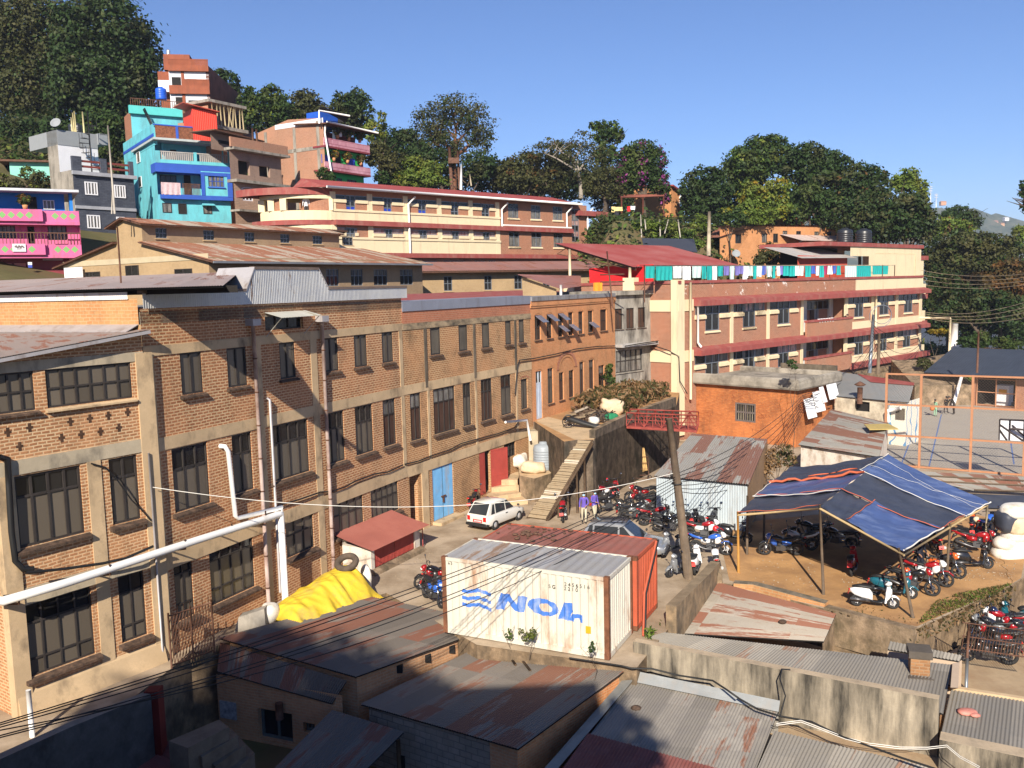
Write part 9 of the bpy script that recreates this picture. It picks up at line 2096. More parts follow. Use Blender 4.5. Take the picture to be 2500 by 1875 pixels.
tree("fresh green tree top right of the half bare tree",[('c',900,370,95,65),('c',800,340,45,35),('c',960,420,60,50),('c',860,430,80,50),('c',880,560,100,90)],122,'md',size=.36,group=GH,acc=('lt',.7,.5))
tree("tree overgrown with magenta bougainvillea blossom",[('c',1150,540,130,90),('c',1060,600,110,110),('c',1240,620,110,110),('c',1120,720,160,110),('c',1280,760,90,100),('c',1010,760,100,120),('c',1340,860,45,90)],118,'md',size=.34,group=GH,acc=('bg',.66,.5),fill=.4)
tree("dark dry tree behind the pergola with hanging washing",[('c',880,760,130,110),('c',800,820,100,70),('c',960,870,90,60)],116,'ol',('c',870,1010),.3,.8,bark=m_bark,group=GH)
tree("rounded green shrub with pale flowers at the right end of the hostel",[('c',880,1120,100,85),('c',980,1160,85,80),('c',810,1180,60,70)],104,'ol',size=.26,name="shrub",group=GH,acc=('md',.6,.5),trunk=.15)
tree("dark green tree left in the great clump on the right slope",[('c',1660,750,150,90),('c',1560,830,110,90),('c',1720,860,160,130),('c',1640,960,130,80),('c',1560,900,90,80)],122,'dk',size=.38,group=GH,acc=('md',.6,.5))
tree("highest fresh green tree in the great clump on the right slope",[('d',250,310,110,55),('c',2000,580,170,110),('d',170,380,150,100),('d',320,430,150,120),('c',1930,700,150,120),('d',120,500,170,120)],126,'md',size=.42,group=GH,acc=('lt',.7,.5))
tree("dark domed tree in the centre of the great clump on the right slope",[('d',560,420,160,100),('d',480,520,150,130),('d',680,470,110,110),('d',780,520,110,110),('d',620,600,180,120)],122,'dk',size=.42,group=GH)
tree("dark tree with sky showing through right of the domed tree",[('d',950,580,150,100),('d',1050,620,110,110),('d',860,660,130,110),('d',960,720,180,110)],118,'dk',size=.40,group=GH,acc=('rd',.8,.3))
tree("wide dark spreading tree in front of the clump, above the black tanks",[('d',1150,790,190,120),('d',1330,830,170,130),('d',980,860,180,130),('d',1200,960,260,120),('d',1420,950,110,130),('d',850,900,130,120)],112,'dk',size=.40,dens=1.7,group=GH,acc=('ol',.6,.6))
tree("pointed light green tree rising behind the spreading tree",[('d',1330,560,65,60),('d',1290,630,100,60),('d',1390,660,75,70),('d',1240,610,60,50),('d',1440,720,40,50)],128,'lt',size=.4,group=GH)
tree("yellow blossomed bush tree on the right slope",[('d',130,720,100,90),('d',320,650,100,70),('c',2010,880,100,110),('d',270,800,150,100),('d',90,850,120,80)],114,'lt',size=.36,group=GH,acc=('ye',.5,.6))
tree("blue green bush left of the orange house chimney",[('d',540,750,130,120),('d',430,860,120,90),('d',690,800,110,110),('d',700,900,100,80)],116,'md',size=.36,group=GH)
tree("yellow flowering low bush beside the concrete pole",[('c',1830,1010,75,45),('c',1780,1060,80,50),('c',1900,1060,80,60)],108,'md',size=.28,name="bush",group=GH,acc=('ye',.6,.5),trunk=.12)
tree("bright garden bush behind the yellow flowering one",[('c',2000,1040,90,60),('c',2110,1040,90,60),('c',1620,1080,80,60)],110,'lt',size=.3,name="bush",group=GH,trunk=.12)
tree("small olive tree standing in front of the orange house",[('d',240,1160,80,70),('d',200,1220,70,60),('d',290,1210,75,60)],98,'ol',size=.26,group=GH,trunk=.15,acc=('rd',.7,.5))
tree("small potted shrub under the lean-to of the orange house",[('d',595,1110,32,24),('d',720,1105,40,24)],104,'md',size=.2,name="shrub",group=GH,trunk=.06)
tree("dark rounded tree at the right above the yellowish one",[('d',1700,860,120,60),('d',1800,910,100,70),('d',1640,880,80,50)],150,'dk',size=.42,group=GH)
tree("yellow olive domed tree right of the spreading tree",[('d',1650,950,130,65),('d',1560,990,80,60),('d',1740,1000,90,50)],135,'lt',size=.38,group=GH,acc=('rd',.6,.5))
tree("large dark olive tree mass right of the hostel's end",[('d',1750,1090,190,90),('d',1950,1100,200,90),('d',1650,1250,150,130),('d',1850,1250,200,130),('d',2080,1220,180,120)],122,'ol',size=.40,dens=1.6,group=GH,acc=('md',.6,.5))
tree("reddish leaved tree mass at the right picture edge",[('d',2150,1330,170,130),('d',2000,1420,190,110),('d',1830,1400,150,90),('d',2180,1480,140,90)],116,'rd',size=.38,dens=1.6,group=GH)
tree("dark lower trees below the overhead wires at the right edge",[('d',1600,1420,130,110),('d',1750,1520,180,110),('d',1980,1540,170,90),('d',2180,1580,130,90),('h',1650,190,150,90),('h',1900,200,150,90),('h',2120,230,140,110)],112,'dk',size=.38,dens=1.5,group=GH,acc=('ol',.5,.6))
tree("ivy covered green trunk at the right picture edge",[('d',2165,1000,45,60),('d',2190,1070,40,60),('d',2150,1090,35,50)],140,'lt',size=.34,group=GH)
tree("dark branch tips entering at the upper right picture edge",[('d',2205,640,25,40),('d',2200,705,25,25),('d',2215,815,20,25),('d',2260,720,50,120)],100,'md',('d',2300,1300),.3,group=GH)
tree("low rounded bright green garden shrub right of the white pipe post",[('h',1760,430,70,45),('h',1830,420,70,50),('h',1890,400,55,70)],92,'md',size=.24,name="shrub",group="garden shrubs",trunk=.08)
tree("flat yellow flowering hedge at the hostel's right end",[('h',1555,345,70,20),('h',1500,345,35,14)],96,'ye',size=.2,name="shrub",group="garden shrubs",trunk=.06)
tree("orange leaved low shrub behind the slate roofed garage",[('h',1960,500,80,30),('h',2060,520,70,22),('h',1880,510,60,25)],90,'rd',size=.22,name="shrub",group="garden shrubs",trunk=.06)
tree("dark green shrub at the far right above the garage",[('h',2130,470,100,60),('h',2040,440,80,50)],94,'md',size=.26,name="shrub",group="garden shrubs",trunk=.1)
tree("straggly shrub on the stone wall right of the hostel",[('h',1450,600,55,50),('h',1500,630,40,30),('h',1570,650,45,20)],86,'ol',size=.2,name="shrub",group="garden shrubs",trunk=.06)
tree("climbing plant on the corner between arched brick house and grey house",[('g',905,1110,30,45),('g',900,1170,32,45),('g',930,1210,28,40)],63.2,'md',size=.16,name="climbing_plant",cat="plant",trunk=.04)
tree("leafy weed growing out of the orange building's flat roof",[('h',420,590,35,28),('h',440,620,28,20)],60,'md',size=.14,name="roof_weed",cat="plant",trunk=.03)
tree("brown dry thicket against the side of the zinc clad shed",[('h',270,1320,100,80),('h',350,1270,80,70),('h',220,1420,70,70),('h',400,1350,60,50)],47,'dr',size=.12,name="dry_thicket",cat="plant",trunk=.04,dens=.8,acc=('ol',.7,.5))
def weed(label,t,spots,Y,sz=.06):tree(label,[(t,a,b,r,q)for a,b,r,q in spots],Y,'md',(t,spots[0][0],spots[0][1]+spots[0][3]+15),sz,.75,"weed","plant","weeds before the white container",.012,acc=('lt',.6,.5))
weed("biggest leafy weed at the foot of the white container",'o',[(285,650,55,40),(315,620,30,50),(225,610,25,25)],27.6)
weed("small weed at the left of the container foot",'o',[(135,640,35,25),(140,600,14,20)],28.2)
weed("weed below the orange label on the container",'o',[(775,740,32,35),(778,700,14,25)],26.3)
for lab,lo,Y_ in(("dark evergreen backing the trees behind the left end of the hostel roof",[('b',1150,900,150,80),('b',1400,900,170,90),('b',1620,900,170,90),('b',1850,920,150,80)],138),("dark evergreen backing the half bare tree",[('b',2050,930,150,90),('c',120,800,130,80),('c',330,800,150,90),('c',560,800,150,110),('c',740,800,120,110),('c',620,700,120,90)],136),("dark evergreen backing the bougainvillea tree",[('c',880,800,130,140),('c',1050,850,120,110),('c',1200,880,130,90),('c',960,960,160,90),('c',1400,1010,110,70)],140),("dark evergreen backing the great clump above the orange house",[('c',1560,980,120,90),('c',1720,980,140,100),('c',1930,860,170,150),('d',200,860,170,110),('d',420,780,190,150),('d',620,820,190,130),('d',820,800,170,150),('d',1000,1000,200,110)],134),("dark evergreen filling the slope right of the hostel's end",[('d',1540,1150,110,110),('d',1520,1330,100,130),('d',1560,1500,110,110),('h',1520,130,90,110),('h',1650,60,150,110),('h',1950,110,200,130),('h',2180,130,150,150),('h',1600,300,130,90),('h',1780,330,150,90),('h',1980,340,170,90),('h',2180,360,150,90),('h',1500,240,60,110)],124)):
 tree(lab,lo,Y_,'dk',size=.46,dens=1.3,group=GH,limbs=3)
n=26000;xs=NR.uniform(-75,85,n);ys=NR.uniform(86,165,n);keep=[]
P=np.array([(x,y,hgt(x,y))for x,y in zip(xs,ys)]);P=P[(P[:,2]>3)|(P[:,0]>40)]
P=np.repeat(P,6,0);P+=NR.normal(size=P.shape)*np.array([.8,.8,.45]);P[:,2]+=.2;P=P[(P[:,1]>99)|(P[:,0]>5)];N_=NR.normal(size=P.shape)*.6+np.array([0,-.3,.8]);N_/=np.linalg.norm(N_,axis=1,keepdims=True)
tag(lfm("undergrowth",P,N_,.3*(.5+NR.rand(len(P))),[FM['ol'],FM['md'],FM['lt']],(NR.rand(len(P))*2.35).astype(int),None),"olive undergrowth covering the slopes under the trees","undergrowth",kind="stuff")
def gl_(name,lab,t,quad,h0,n,sz,mats,lift=.05,vert=.5,h1=None):
 q=[atz(t,a,b,h0)for a,b in quad];Pp=[]
 for k in range(n):
  u,v=random.random(),random.random();p=q[0].lerp(q[1],u).lerp(q[3].lerp(q[2],u),v);Pp.append((p.x,p.y,p.z+random.random()*lift))
 Pp=np.array(Pp);m=np.sin(Pp[:,0]*1.7)*np.sin(Pp[:,1]*2.3)+NR.rand(len(Pp))>.35;Pp=Pp[m];N_=NR.normal(size=Pp.shape)*np.array([1,1,vert]);N_/=np.linalg.norm(N_,axis=1,keepdims=True)
 tag(lfm(name,Pp,N_,sz*(.5+NR.rand(len(Pp))),mats,(NR.rand(len(Pp))*len(mats)).astype(int),None,.3),lab,name.replace("_"," "),kind="stuff")
gl_("bank_grass","green grass along the top of the earth bank",'l',[(1390,1500),(1560,1290),(2110,1190),(2000,1260)],.02,2600,.06,[FM['lt'],FM['dr'],FM['ol']],.06)
gl_("edge_grass","thin dry grass on the slope of the earth bank",'l',[(860,1500),(1300,1640),(1400,1560),(900,1430)],-.5,1800,.08,[FM['ol'],FM['dr']],.5)
gl_("dry_weeds","brown dry weeds covering the rubble terrace",'k',[(620,190),(1010,200),(1380,60),(950,10)],zT,9000,.20,[FM['dr'],FM['dr'],FM['ol'],FM['rd']],1.1)
gl_("bank_weeds","straggly weeds on the earth bank face",'l',[(1420,1560),(2100,1260),(2120,1330),(1330,1680)],-.55,2500,.08,[FM['ol'],FM['dr']],.5)
gl_("corner_weeds","green weeds in the gap between orange container and yard wall",'o',[(1180,650),(1300,560),(1340,600),(1220,670)],.02,700,.09,[FM['md'],FM['lt']],.35)
for k,(a,b,a2,b2)in enumerate(((1150,1020,1158,1200),(1182,1060,1190,1140),(1297,1060,1303,1210),(1365,1060,1335,1170),(1438,1060,1457,1200))):
 mb=MB();mb.tube([aty('c',a,b,101),aty('c',a2,b2,100.6)],.07,5);tag(mb.bd("bean_pole",MC["pale_pole"]),"%s pale bean pole in the green garden from the left"%ORD[k+1],"garden pole","bean poles in the garden")
tree("dense row of leafy bean plants in the garden",[('c',1200,1180,70,35),('c',1290,1190,70,30),('c',1120,1190,60,40),('c',1380,1180,70,40),('c',1500,1180,80,50),('c',1300,1110,160,45),('c',1150,1110,90,45),('c',1560,1250,90,50)],102,'lt',size=.24,name="bean_row",cat="plant",trunk=.05,limbs=2,acc=('md',.4,.7))
mb=MB();a,b=aty('c',1160,1205,98),aty('c',1560,1210,98);mb.slab([a,b,b+VV((0,-2,-1.5)),a+VV((0,-2,-1.5))],.1);tag(mb.bd("plastic_tunnel",flat("dark_plastic_sheet",(.04,.045,.06),.35)),"dark plastic sheet over a garden bed","plastic sheet")
mb=MB();prof=[(-900,40),(-200,75),(350,120),(700,150),(1010,172),(1080,178),(1160,168),(1260,130),(1400,104),(1560,92),(1800,75),(2400,40),(3200,10)];g_=[]
for i in range(141):
 s_=i/140*(len(prof)-1);k=min(int(s_),len(prof)-2);f=s_-k;x=prof[k][0]+(prof[k+1][0]-prof[k][0])*f;z=prof[k][1]+(prof[k+1][1]-prof[k][1])*f
 g_.append(mb.V(*[(x+j*12,2200-j*95+25*math.sin(i*.9+j),(z+6*math.sin(i*1.9))*(1-j/8)**1.1-62*j/8+5*math.sin(i*2.3+j*1.7))for j in range(9)]))
for i in range(140):
 for j in range(8):mb.fi([g_[i][j],g_[i+1][j],g_[i+1][j+1],g_[i][j+1]],0,True)
tag(mb.bd("hills",M("far_hill_green",(.045,.07,.03),.95,0,.45,.02,(.12,.11,.07),.4,(.02,.02,.02))),"far wooded ridge on the right horizon","hill",kind="structure")
for k,(t,a,b0,b1)in enumerate((('d',1493,740,645),('d',1535,775,705))):
 p,q=aty(t,a,b0,2100),aty(t,a,b1,2100);mb=MB();mb.tube([p-U(15),q],1.0,4);[mb.tube([p.lerp(q,f)+VV((-4,0,0)),p.lerp(q,f)+VV((4,0,0))],.7,4)for f in(.6,.8,.95)];tag(mb.bd("radio_mast",m_whitef),"%s distant radio mast on the ridge"%("left taller","right shorter")[k],"mast","masts on the ridge")
for a,b,w,mt,lab in((1585,778,10,m_brD,"tiny orange building on the distant ridge top"),(1985,928,10,m_brG,"tiny pink building on the distant slope"),(2072,898,8,m_wp,"tiny white building on the distant slope"),(2040,940,7,m_brO,"tiny orange hut on the distant slope")):
 p=aty('d',a,b,2050);mb=MB();mb.box(p.x-w*.6,p.x+w*.6,p.y-5,p.y+5,p.z-5,p.z+w*.3);mb.hexa([(p.x-w*.65,p.y-6,p.z+w*.3),(p.x+w*.65,p.y-6,p.z+w*.3),(p.x+w*.65,p.y+6,p.z+w*.3),(p.x-w*.65,p.y+6,p.z+w*.3)],[(p.x-w*.5,p.y-1,p.z+w*.5),(p.x+w*.5,p.y-1,p.z+w*.5),(p.x+w*.5,p.y+1,p.z+w*.5),(p.x-w*.5,p.y+1,p.z+w*.5)]);tag(mb.bd("far_building",mt),lab,"building")
def nearcrown(label,blobs,mat):
 r=TH("tree",label,"tree",(blobs[0][0],blobs[0][1],-2.9));Ps,Ns=[],[]
 for x,y,z,q in blobs:p,n=cpt((x,y,z),(q,q,q),.22,.8);Ps.append(p);Ns.append(n)
 P=np.concatenate(Ps);lfm("crown",P,np.concatenate(Ns),.2*(.5+NR.rand(len(P))),[FM[mat]],np.zeros(len(P)),r)
 mb=MB();mb.tube([(blobs[0][0],blobs[0][1],-3),(blobs[0][0],blobs[0][1],blobs[0][2])],.25,8);mb.bd("trunk",m_bark,r)
nearcrown("rounded tree at the corner of the viewpoint building",[(-.7,-5.2,16.6,1.2),(-.3,-5,15.2,1.3),(-.9,-5,14,1.5),(-.8,-5,12,1.5)],'dk')
nearcrown("tall spreading tree behind the viewpoint building",[(-14,-16,26.0,2.1),(-11.6,-17,25.4,2.3),(-8.6,-16.5,24.4,2.0),(-12.5,-16,24,2.4),(-9.5,-16,23.6,2.4),(-16,-17,24.6,1.6),(-11,-16,21,3)],'dk')
CL=dict(white=M("white_linen",(.80,.84,.84),.85,0,.05,2),teal=M("teal_linen",(.02,.40,.38),.85,0,.12,2),purple=M("purple_linen",(.20,.18,.48),.85,0,.12,2),mint=M("mint_linen",(.58,.76,.72),.85,0,.06,2),blue=M("blue_linen",(.06,.13,.48),.85,0,.12,2),red=M("red_linen",(.66,.02,.025),.8,0,.1,2),maroon=M("maroon_linen",(.36,.03,.12),.85,0,.1,2),orange=M("orange_linen",(.85,.30,.03),.85,0,.1,2),yellow=M("cream_linen",(.75,.6,.25),.85,0,.1,2),black=M("black_linen",(.03,.03,.04),.85),pinkp=M("pink_quilt",(.62,.45,.47),.85,0,.2,5))
LN={}
def cloth(F,u0,u1,zt,zb,d,col,label,group,name="washing",cat="laundry",fold=.05,ragged=.0):
 mb=MB();nu,nv=max(5,int((u1-u0)/.09)),6;ph=random.random()*9;g_=[]
 for i in range(nu+1):
  u=u0+(u1-u0)*i/nu;col_=[]
  for j in range(nv+1):
   v=j/nv;col_.append(F.pt(u+.02*math.sin(v*5+ph),zt+(zb-zt)*v*(1+ragged*math.sin(i*1.3+ph)),d+fold*(.3+v)*math.sin(i*1.1+ph+v)))
  g_.append(mb.V(*col_))
 for i in range(nu):
  for j in range(nv):mb.fi([g_[i][j],g_[i+1][j],g_[i+1][j+1],g_[i][j+1]],0,True)
 return tag(mb.bd(name,CL[col]),label,cat,group)
FLn=Fac(FG.pt(0,0,-.9),FG.az);GLn="washing on the hostel roof line"
zt_=zcap+1.38;zb_=zcap+.28
seq=[('g',1185,1262,'teal'),('g',1265,1393,'teal'),('g',1397,1465,'white'),('g',1470,1535,'white'),('g',1545,1620,'mint')]
xs=[1622,1660,1702,1740,1790,1835,1875,1910,1945,1980,2015,2045,2090,2125,2165,2190]
for k in range(15):seq.append(('g',xs[k],xs[k+1]-3,['teal','teal','white','teal','purple','mint','purple','purple','white','mint','teal','white','purple','mint','teal'][k]))
xd=[0,40,80,118,150,185,222,270,300,330,357,400,447,480,518,568,605,636,668,697,733,765,800]
for k in range(22):seq.append(('d',xd[k],xd[k+1]-3,['purple','white','mint','teal','white','blue','mint','teal','white','purple','teal','teal','white','mint','teal','blue','white','teal','maroon','white','blue','teal'][k]))
seq+=[('d',828,918,'mint'),('d',922,1030,'teal'),('d',1042,1165,'teal')]
cnt={};tot={}
for q in seq:tot[q[3]]=tot.get(q[3],0)+1
for t,a,b,c in seq:
 cnt[c]=cnt.get(c,0)+1;y_=480 if t=='g' else 1300
 u0,u1=FLn.uz(t,a,y_)[0],FLn.uz(t,b,y_)[0];fl=(zb_ if c in('mint','white','teal')else zb_+.2)+random.uniform(-.1,.25);big=b-a>90 or a>820
 lab="%s of the %s cloths on the hostel roof line from the left"%(ORD[cnt[c]],c)if tot[c]>1 else "only %s cloth on the hostel roof line"%c
 cloth(FLn,u0+.02,u1,zt_-.05,fl,0,c,lab,GLn,fold=.03 if big else.06)
mb=MB();us_,ue_=FLn.uz('g',1180,450)[0],FLn.uz('d',1215,1265)[0]
mb.tube([FLn.pt(us_,zt_),FLn.pt(ue_,zt_)],.03,4);mb.tube([FLn.pt(us_,zt_,-.5),FLn.pt(ue_,zt_,-.5)],.03,4)
o=TH("clothes_line","long clothes line frame along the hostel roof edge","clothes line",FLn.pt(us_,zl2));mb.bd("line",m_concg,o)
for f in(0,.33,.66,.93,1):mb=MB();u=us_+(ue_-us_)*f;mb.tube([FLn.pt(u,zl2),FLn.pt(u,zt_+.05)],.05,5);mb.bd("line_post",mri,o)
FRd=Fac(FF.pt(0,0,-1.2),FF.az);r0=FF.uz('g',683,400)[0];r1=FF.uz('g',1175,400)[0]
for k in range(4):
 a,b=r0+(r1-r0)*k/4,r0+(r1-r0)*(k+1)/4;cloth(FRd,a+.02,b-.02,zcap+1.45+.1*(k%2),zcap+.1,0,'red',"%s of the big red sheets under the red roof canopy from the left"%ORD[k+1],"red sheets under the canopy","red_sheet",fold=.02)
r=FF.rect(('g',792,450,862,525));cloth(FF,r[0],r[1],zcap+.24,zcap-1.2,.12,'orange',"bright orange cloth hung over the hostel parapet",None,"orange_cloth","cloth",.04)
u0=FG.uz('h',590,260)[0];cloth(FG,u0,u0+3.2,bal[0][2]+1.25,bal[0][2]+.9,.42,'white',"white cloth spread over the hostel balcony wall",None,"white_cloth","cloth",.1)
FCx=Fac(FCY.pt(0,0,.58),FCY.az);r=FCx.rect(('a',1238,1405,1395,1505));cloth(FCx,r[0],r[1],r[3],r[2],.05,'pinkp',"pale pink patterned quilt over the turquoise house balcony",None,"quilt","quilt",.03)
for t,a,a2,b,b2,c,lab in(('c',925,955,962,1005,'yellow',"left cream cloth hanging on the garden line"),('c',955,1010,965,995,'yellow',"right cream cloth hanging on the garden line"),('c',948,982,998,1030,'black',"dark cloth hanging below the cream ones"),('c',1045,1070,960,1000,'red',"small red cloth hanging on the garden line"),('c',1072,1107,958,985,'white',"white cloth hanging beside the small red one")):
 Fz=Fac(aty(t,a,b,106.5),rad(80));r=Fz.rect((t,a,b,a2,b2));cloth(Fz,r[0],r[1],r[3],r[2],0,c,lab,"washing in the garden")
for t,a,a2,b,b2,c,lab in(('b',668,698,528,620,'mint',"grey striped shirt drying on the top lace balcony"),('b',712,740,532,582,'white',"white shirt drying on the top lace balcony"),('b',842,908,560,610,'teal',"teal cloths drying on the top lace balcony"),('b',880,905,780,830,'maroon',"pink cloth on the lower lace balcony")):
 Fz=Fac(FGR.pt(0,0,-.3),FGR.az);r=Fz.rect((t,a,b,a2,b2));cloth(Fz,r[0],r[1],r[3],r[2],0,c,lab,"washing on the lace balconies")
for k in range(9):
 b_=k%3;F_,z_,u_=((FGR,GRz1+.9,GRu1*(.3+.25*b_)),(FGR,GRz2+.9,GRu1*(.2+.3*b_)),(FPK,PKz,-13+4.6*b_))[k//3];w_=("top lace balcony","lower lace balcony","pink house terrace")[k//3];p=F_.pt(u_,z_,-.05 if k<6 else.3);o=TH("potted_plant","%s potted plant on the %s"%(("left","middle","right")[b_],w_),"potted plant",p,0,"potted plants on balconies")
 mb=MB();mb.lathe([(.16,0),(.22,.35)],p,10);mb.bd("pot",m_brD,o);P_,N_=cpt(p+U(.75),(.6,.4,.5),.14,1.0);lfm("foliage",P_,N_,.14*(.5+NR.rand(len(P_))),[FM['md'],FM['rd'],FM['ye']],(NR.rand(len(P_))*2.2).astype(int),o)
def sgl(a,b,sag,n=14):return[a.lerp(b,k/n)-VV((0,0,sag*4*(k/n)*(1-k/n)))for k in range(n+1)]
def cable(label,pts,r,group=None,mat=None,name="power_cable",cat="cable"):
 mb=MB();mb.tube(pts,r,5,cap=False);return tag(mb.bd(name,mat or m_cable),label,cat,group)
GB="black cables from the utility pole to the lower left"
for k,(dz,sg)in enumerate(((0,.5),(-.12,.62),(-.22,.8),(-.34,.85),(.1,.45),(-.5,1.2))):
 e=[aty('m',-60,y_,15.5)for y_ in(1345,1362,1425,1440,1330,1380)][k];m_=atz('m',1690,838+14*k,.9+.05*k);p0=PT+U(dz)
 cable("black power cable in the bundle sagging from the utility pole over the white container",sgl(p0,e,sg,24),.013,GB)
GP_="black cables from the utility pole to the orange building"
for k in range(7):
 e=aty('h',495+6*k,850+12*k,61);cable("black cable of the fan between utility pole and orange building",sgl(PT+U(.2-.12*k),e,.5+.25*k),.016,GP_)
for k in range(6):
 p=aty('h',1045+(k%2)*40,420+14*k,79.5);e=aty('h',500+5*k,840+8*k,61);cable("black cable of the tangle between coiled cable pole and orange building",sgl(p,e,.8+.3*k),.02,"tangle above the orange building")
for k in range(6):
 p=aty('h',1050,300+22*k,79.5);e=aty('h',1480-20*k,330+40*k,92);cable("black cable of the loose tangle before the lower hostel balconies",sgl(p,e,1.0+.35*k),.022,"tangle before the hostel")
for k in range(4):
 cable("pale overhead wire crossing the trees at the right edge, upper set",sgl(FP.pt(up1,zp-2.5-.55*k,0),aty('d',2400,1300+26*k,80),.6),.022,"upper wires at the right edge",m_concg)
 cable("pale overhead wire crossing the trees at the right edge, lower set",sgl(aty('h',1440,195+14*k,96),aty('h',2400,60+45*k,78),.8),.022,"lower wires at the right edge",m_concg)
for k in range(4):cable("thin overhead wire from the hostel roof to the concrete pole in the garden",sgl(FHr.px('c',640,850+14*k),aty('c',1680,1015+16*k,92),1.2),.02,"wires over the garden");cable("thin overhead wire from the concrete pole to the orange house",sgl(aty('c',1680,1015+16*k,92),F_.pt(0,0,0)*0+aty('d',170,960+20*k,117),.6),.02,"wires to the orange house")
wl=[atz('k',470,835,4.4)];a_=FA.px('i',1150,910)+FA.n*.2;b_=PT+U(.25)
wire_pts=sgl(a_,b_,1.0,24);cable("long pale wire spanning from the factory bay to the utility pole",wire_pts,.014,None,m_whedge)
def fcb(label,F,spots,r=.035,off=.1,name="wall_cable"):return cable(label,[F.px(*s_)+F.n*off for s_ in spots],r,None,None,name)
fcb("thick black cable looping along the lower concrete band of the factory",FB,[('j',230,740),('j',400,690),('j',560,635),('j',650,630),('j',760,590),('j',830,550),('j',980,495),('j',1080,480),('j',1200,425)])
fcb("thick black cable under the far windows of the factory",FC,[('j',1215,420),('j',1320,395),('j',1420,355),('j',1560,310),('j',1650,260),('j',1780,225),('j',1930,185),('j',2060,140),('j',2095,90)])
fcb("thick black cable across the front of the arched brick house",FC,[('g',170,1300),('g',190,1080),('g',205,1040),('g',310,1028),('g',480,995),('g',640,955),('g',800,935),('g',945,930)])
cable("black cable draped along the grey house canopy and down the cream corner pillar",[FE.px('g',955,930)+FE.n*.9,FE.px('g',1100,905)+FE.n*.9,FE.px('g',1212,890)+FE.n*.9,FF.px('g',1260,925)+FF.n*.3,FF.px('g',1390,960)+FF.n*.5,FG.px('g',1412,1010)+FG.n*.4,FG.px('g',1420,1200)+FG.n*.4,FG.px('g',1460,1295)+FG.n*.6],.04)
fcb("black cable bundle sagging along the foot of the factory's left bay",FA,[('m',-40,310),('m',130,290),('m',300,230),('m',560,160),('m',700,110),('m',900,60),('m',1080,10)],.045,.5)
fcb("black cable running above the white pipe of the factory's left bay",FA,[('m',130,130),('m',250,118),('m',430,100),('m',720,60),('m',900,20),('m',1110,-70)],.045,.5)
fcb("black drain hose looping down the left edge of the factory bay",FA,[('i',-20,680),('i',40,690),('i',50,900),('i',70,1250),('i',100,1480),('i',160,1540),('i',240,1540)],.09,.12)
fcb("slack black wire hanging across the left bay windows",FA,[('i',690,730),('i',800,760),('i',900,870),('i',1000,1010),('i',1100,1110),('i',1150,1170)],.025,.1)
cable("black cable draped along the stained parapet face",[atz('o',600,810,.1),atz('o',1000,870,.1),atz('o',1085,890,.1)]+[atz('o',a,b,-.1)+VV((0,-.1,.05))for a,b in((1230,893),(1440,945),(1700,985),(1800,1050),(1900,1120))]+[atz('p',a,b,-.25)+VV((0,-.12,0))for a,b in((0,1105),(150,1190),(330,1245),(560,1285),(800,1400),(1000,1470),(1250,1560),(1560,1660))],.03)
for k in range(2):cable("pale rope draped over the stained parapet, one of a pair",[atz('p',a,b+14*k,-.28)+VV((0,-.12,.04))for a,b in((290,1310),(480,1285),(640,1345),(820,1415),(1000,1460),(1240,1490),(1450,1492),(1600,1475),(1700,1560),(1850,1640))],.011,"ropes on the stained parapet",m_whedge,"rope","rope")
cable("black cable rising over the stained parapet top in a loop",[atz('p',320,1230,-.4)+VV((0,-.15,0)),atz('p',355,1080,.0)+VV((0,-.2,0)),atz('p',320,960,.3)+VV((0,-.1,0)),atz('p',345,895,.42),atz('p',410,900,.42)],.022)
cable("bundle of pipes and cables leaning on the orange container end",[atz('o',1170,640,.05),PtO(-.12,.5,1.2),PtO(-.12,2.0,2.65)],.045,None,m_conto,"leaning_pipe","pipe");cable("black hose leaning on the orange container end",[atz('o',1185,640,.05),PtO(-.16,.6,1.2),PtO(-.14,2.2,2.65)],.035)
FNp=[aty('k',a,b,atz('k',1130,680).y)for a,b in((1062,498),(1180,445),(1205,625),(1105,655))];mb=MB()
for j in range(9):
 f0,f1=j/9,(j+.85)/9;mb.slab([FNp[0].lerp(FNp[1],f0),FNp[0].lerp(FNp[1],f1),FNp[3].lerp(FNp[2],f1),FNp[3].lerp(FNp[2],f0)],.04)
tag(mb.bd("plank_pallet",M("yellow_plank",(.58,.37,.15),.85,0,.2,3)),"yellowish plank pallet leaning against the terrace wall","pallet")
o=TH("iron_trolley","rusty iron trolley frame by the plank pallet","trolley",atz('k',1150,690));mb=MB();c0_=atz('k',1150,690)
for dx in(-.5,.5):
 mb.tube([c0_+VV((dx,-.1,.1)),c0_+VV((dx,.3,1.3))],.025,5)
for f in(.1,.4,.7,1):mb.tube([c0_+VV((-.5,-.1+.4*f,.1+1.2*f)),c0_+VV((.5,-.1+.4*f,.1+1.2*f))],.02,5)
mb.tube([c0_+VV((-.6,-.6,.15)),c0_+VV((.6,-.6,.15))],.02,5);mb.bd("frame",mri,o)
for dx in(-.5,.5):mb=MB();mb.torus(c0_+VV((dx,-.3,.14)),.12,.025,0,14,5);mb.bd("wheel",m_black,o)
def bw(t,a,b,lab,R=.33,tilt=0):
 p=atz(t,a,b,zT);o=TH("scrap_wheel",lab,"wheel",p,tilt);
 lp("tyre",o,m_black,lambda m:m.torus((0,0,R+.03),R,.03,0,22,5));lp("spokes",o,m_chr,lambda m:[m.tube([(0,0,R+.03),(R*math.cos(x*.63),0,R+.03+R*math.sin(x*.63))],.008,3)for x in range(10)])
bw('k',595,300,"old motorcycle wheel leaning at the left of the scrap heap",.36,.2);bw('k',800,270,"left wheelchair wheel in the scrap heap",.34,.5);bw('k',860,258,"right wheelchair wheel in the scrap heap",.34,.1)
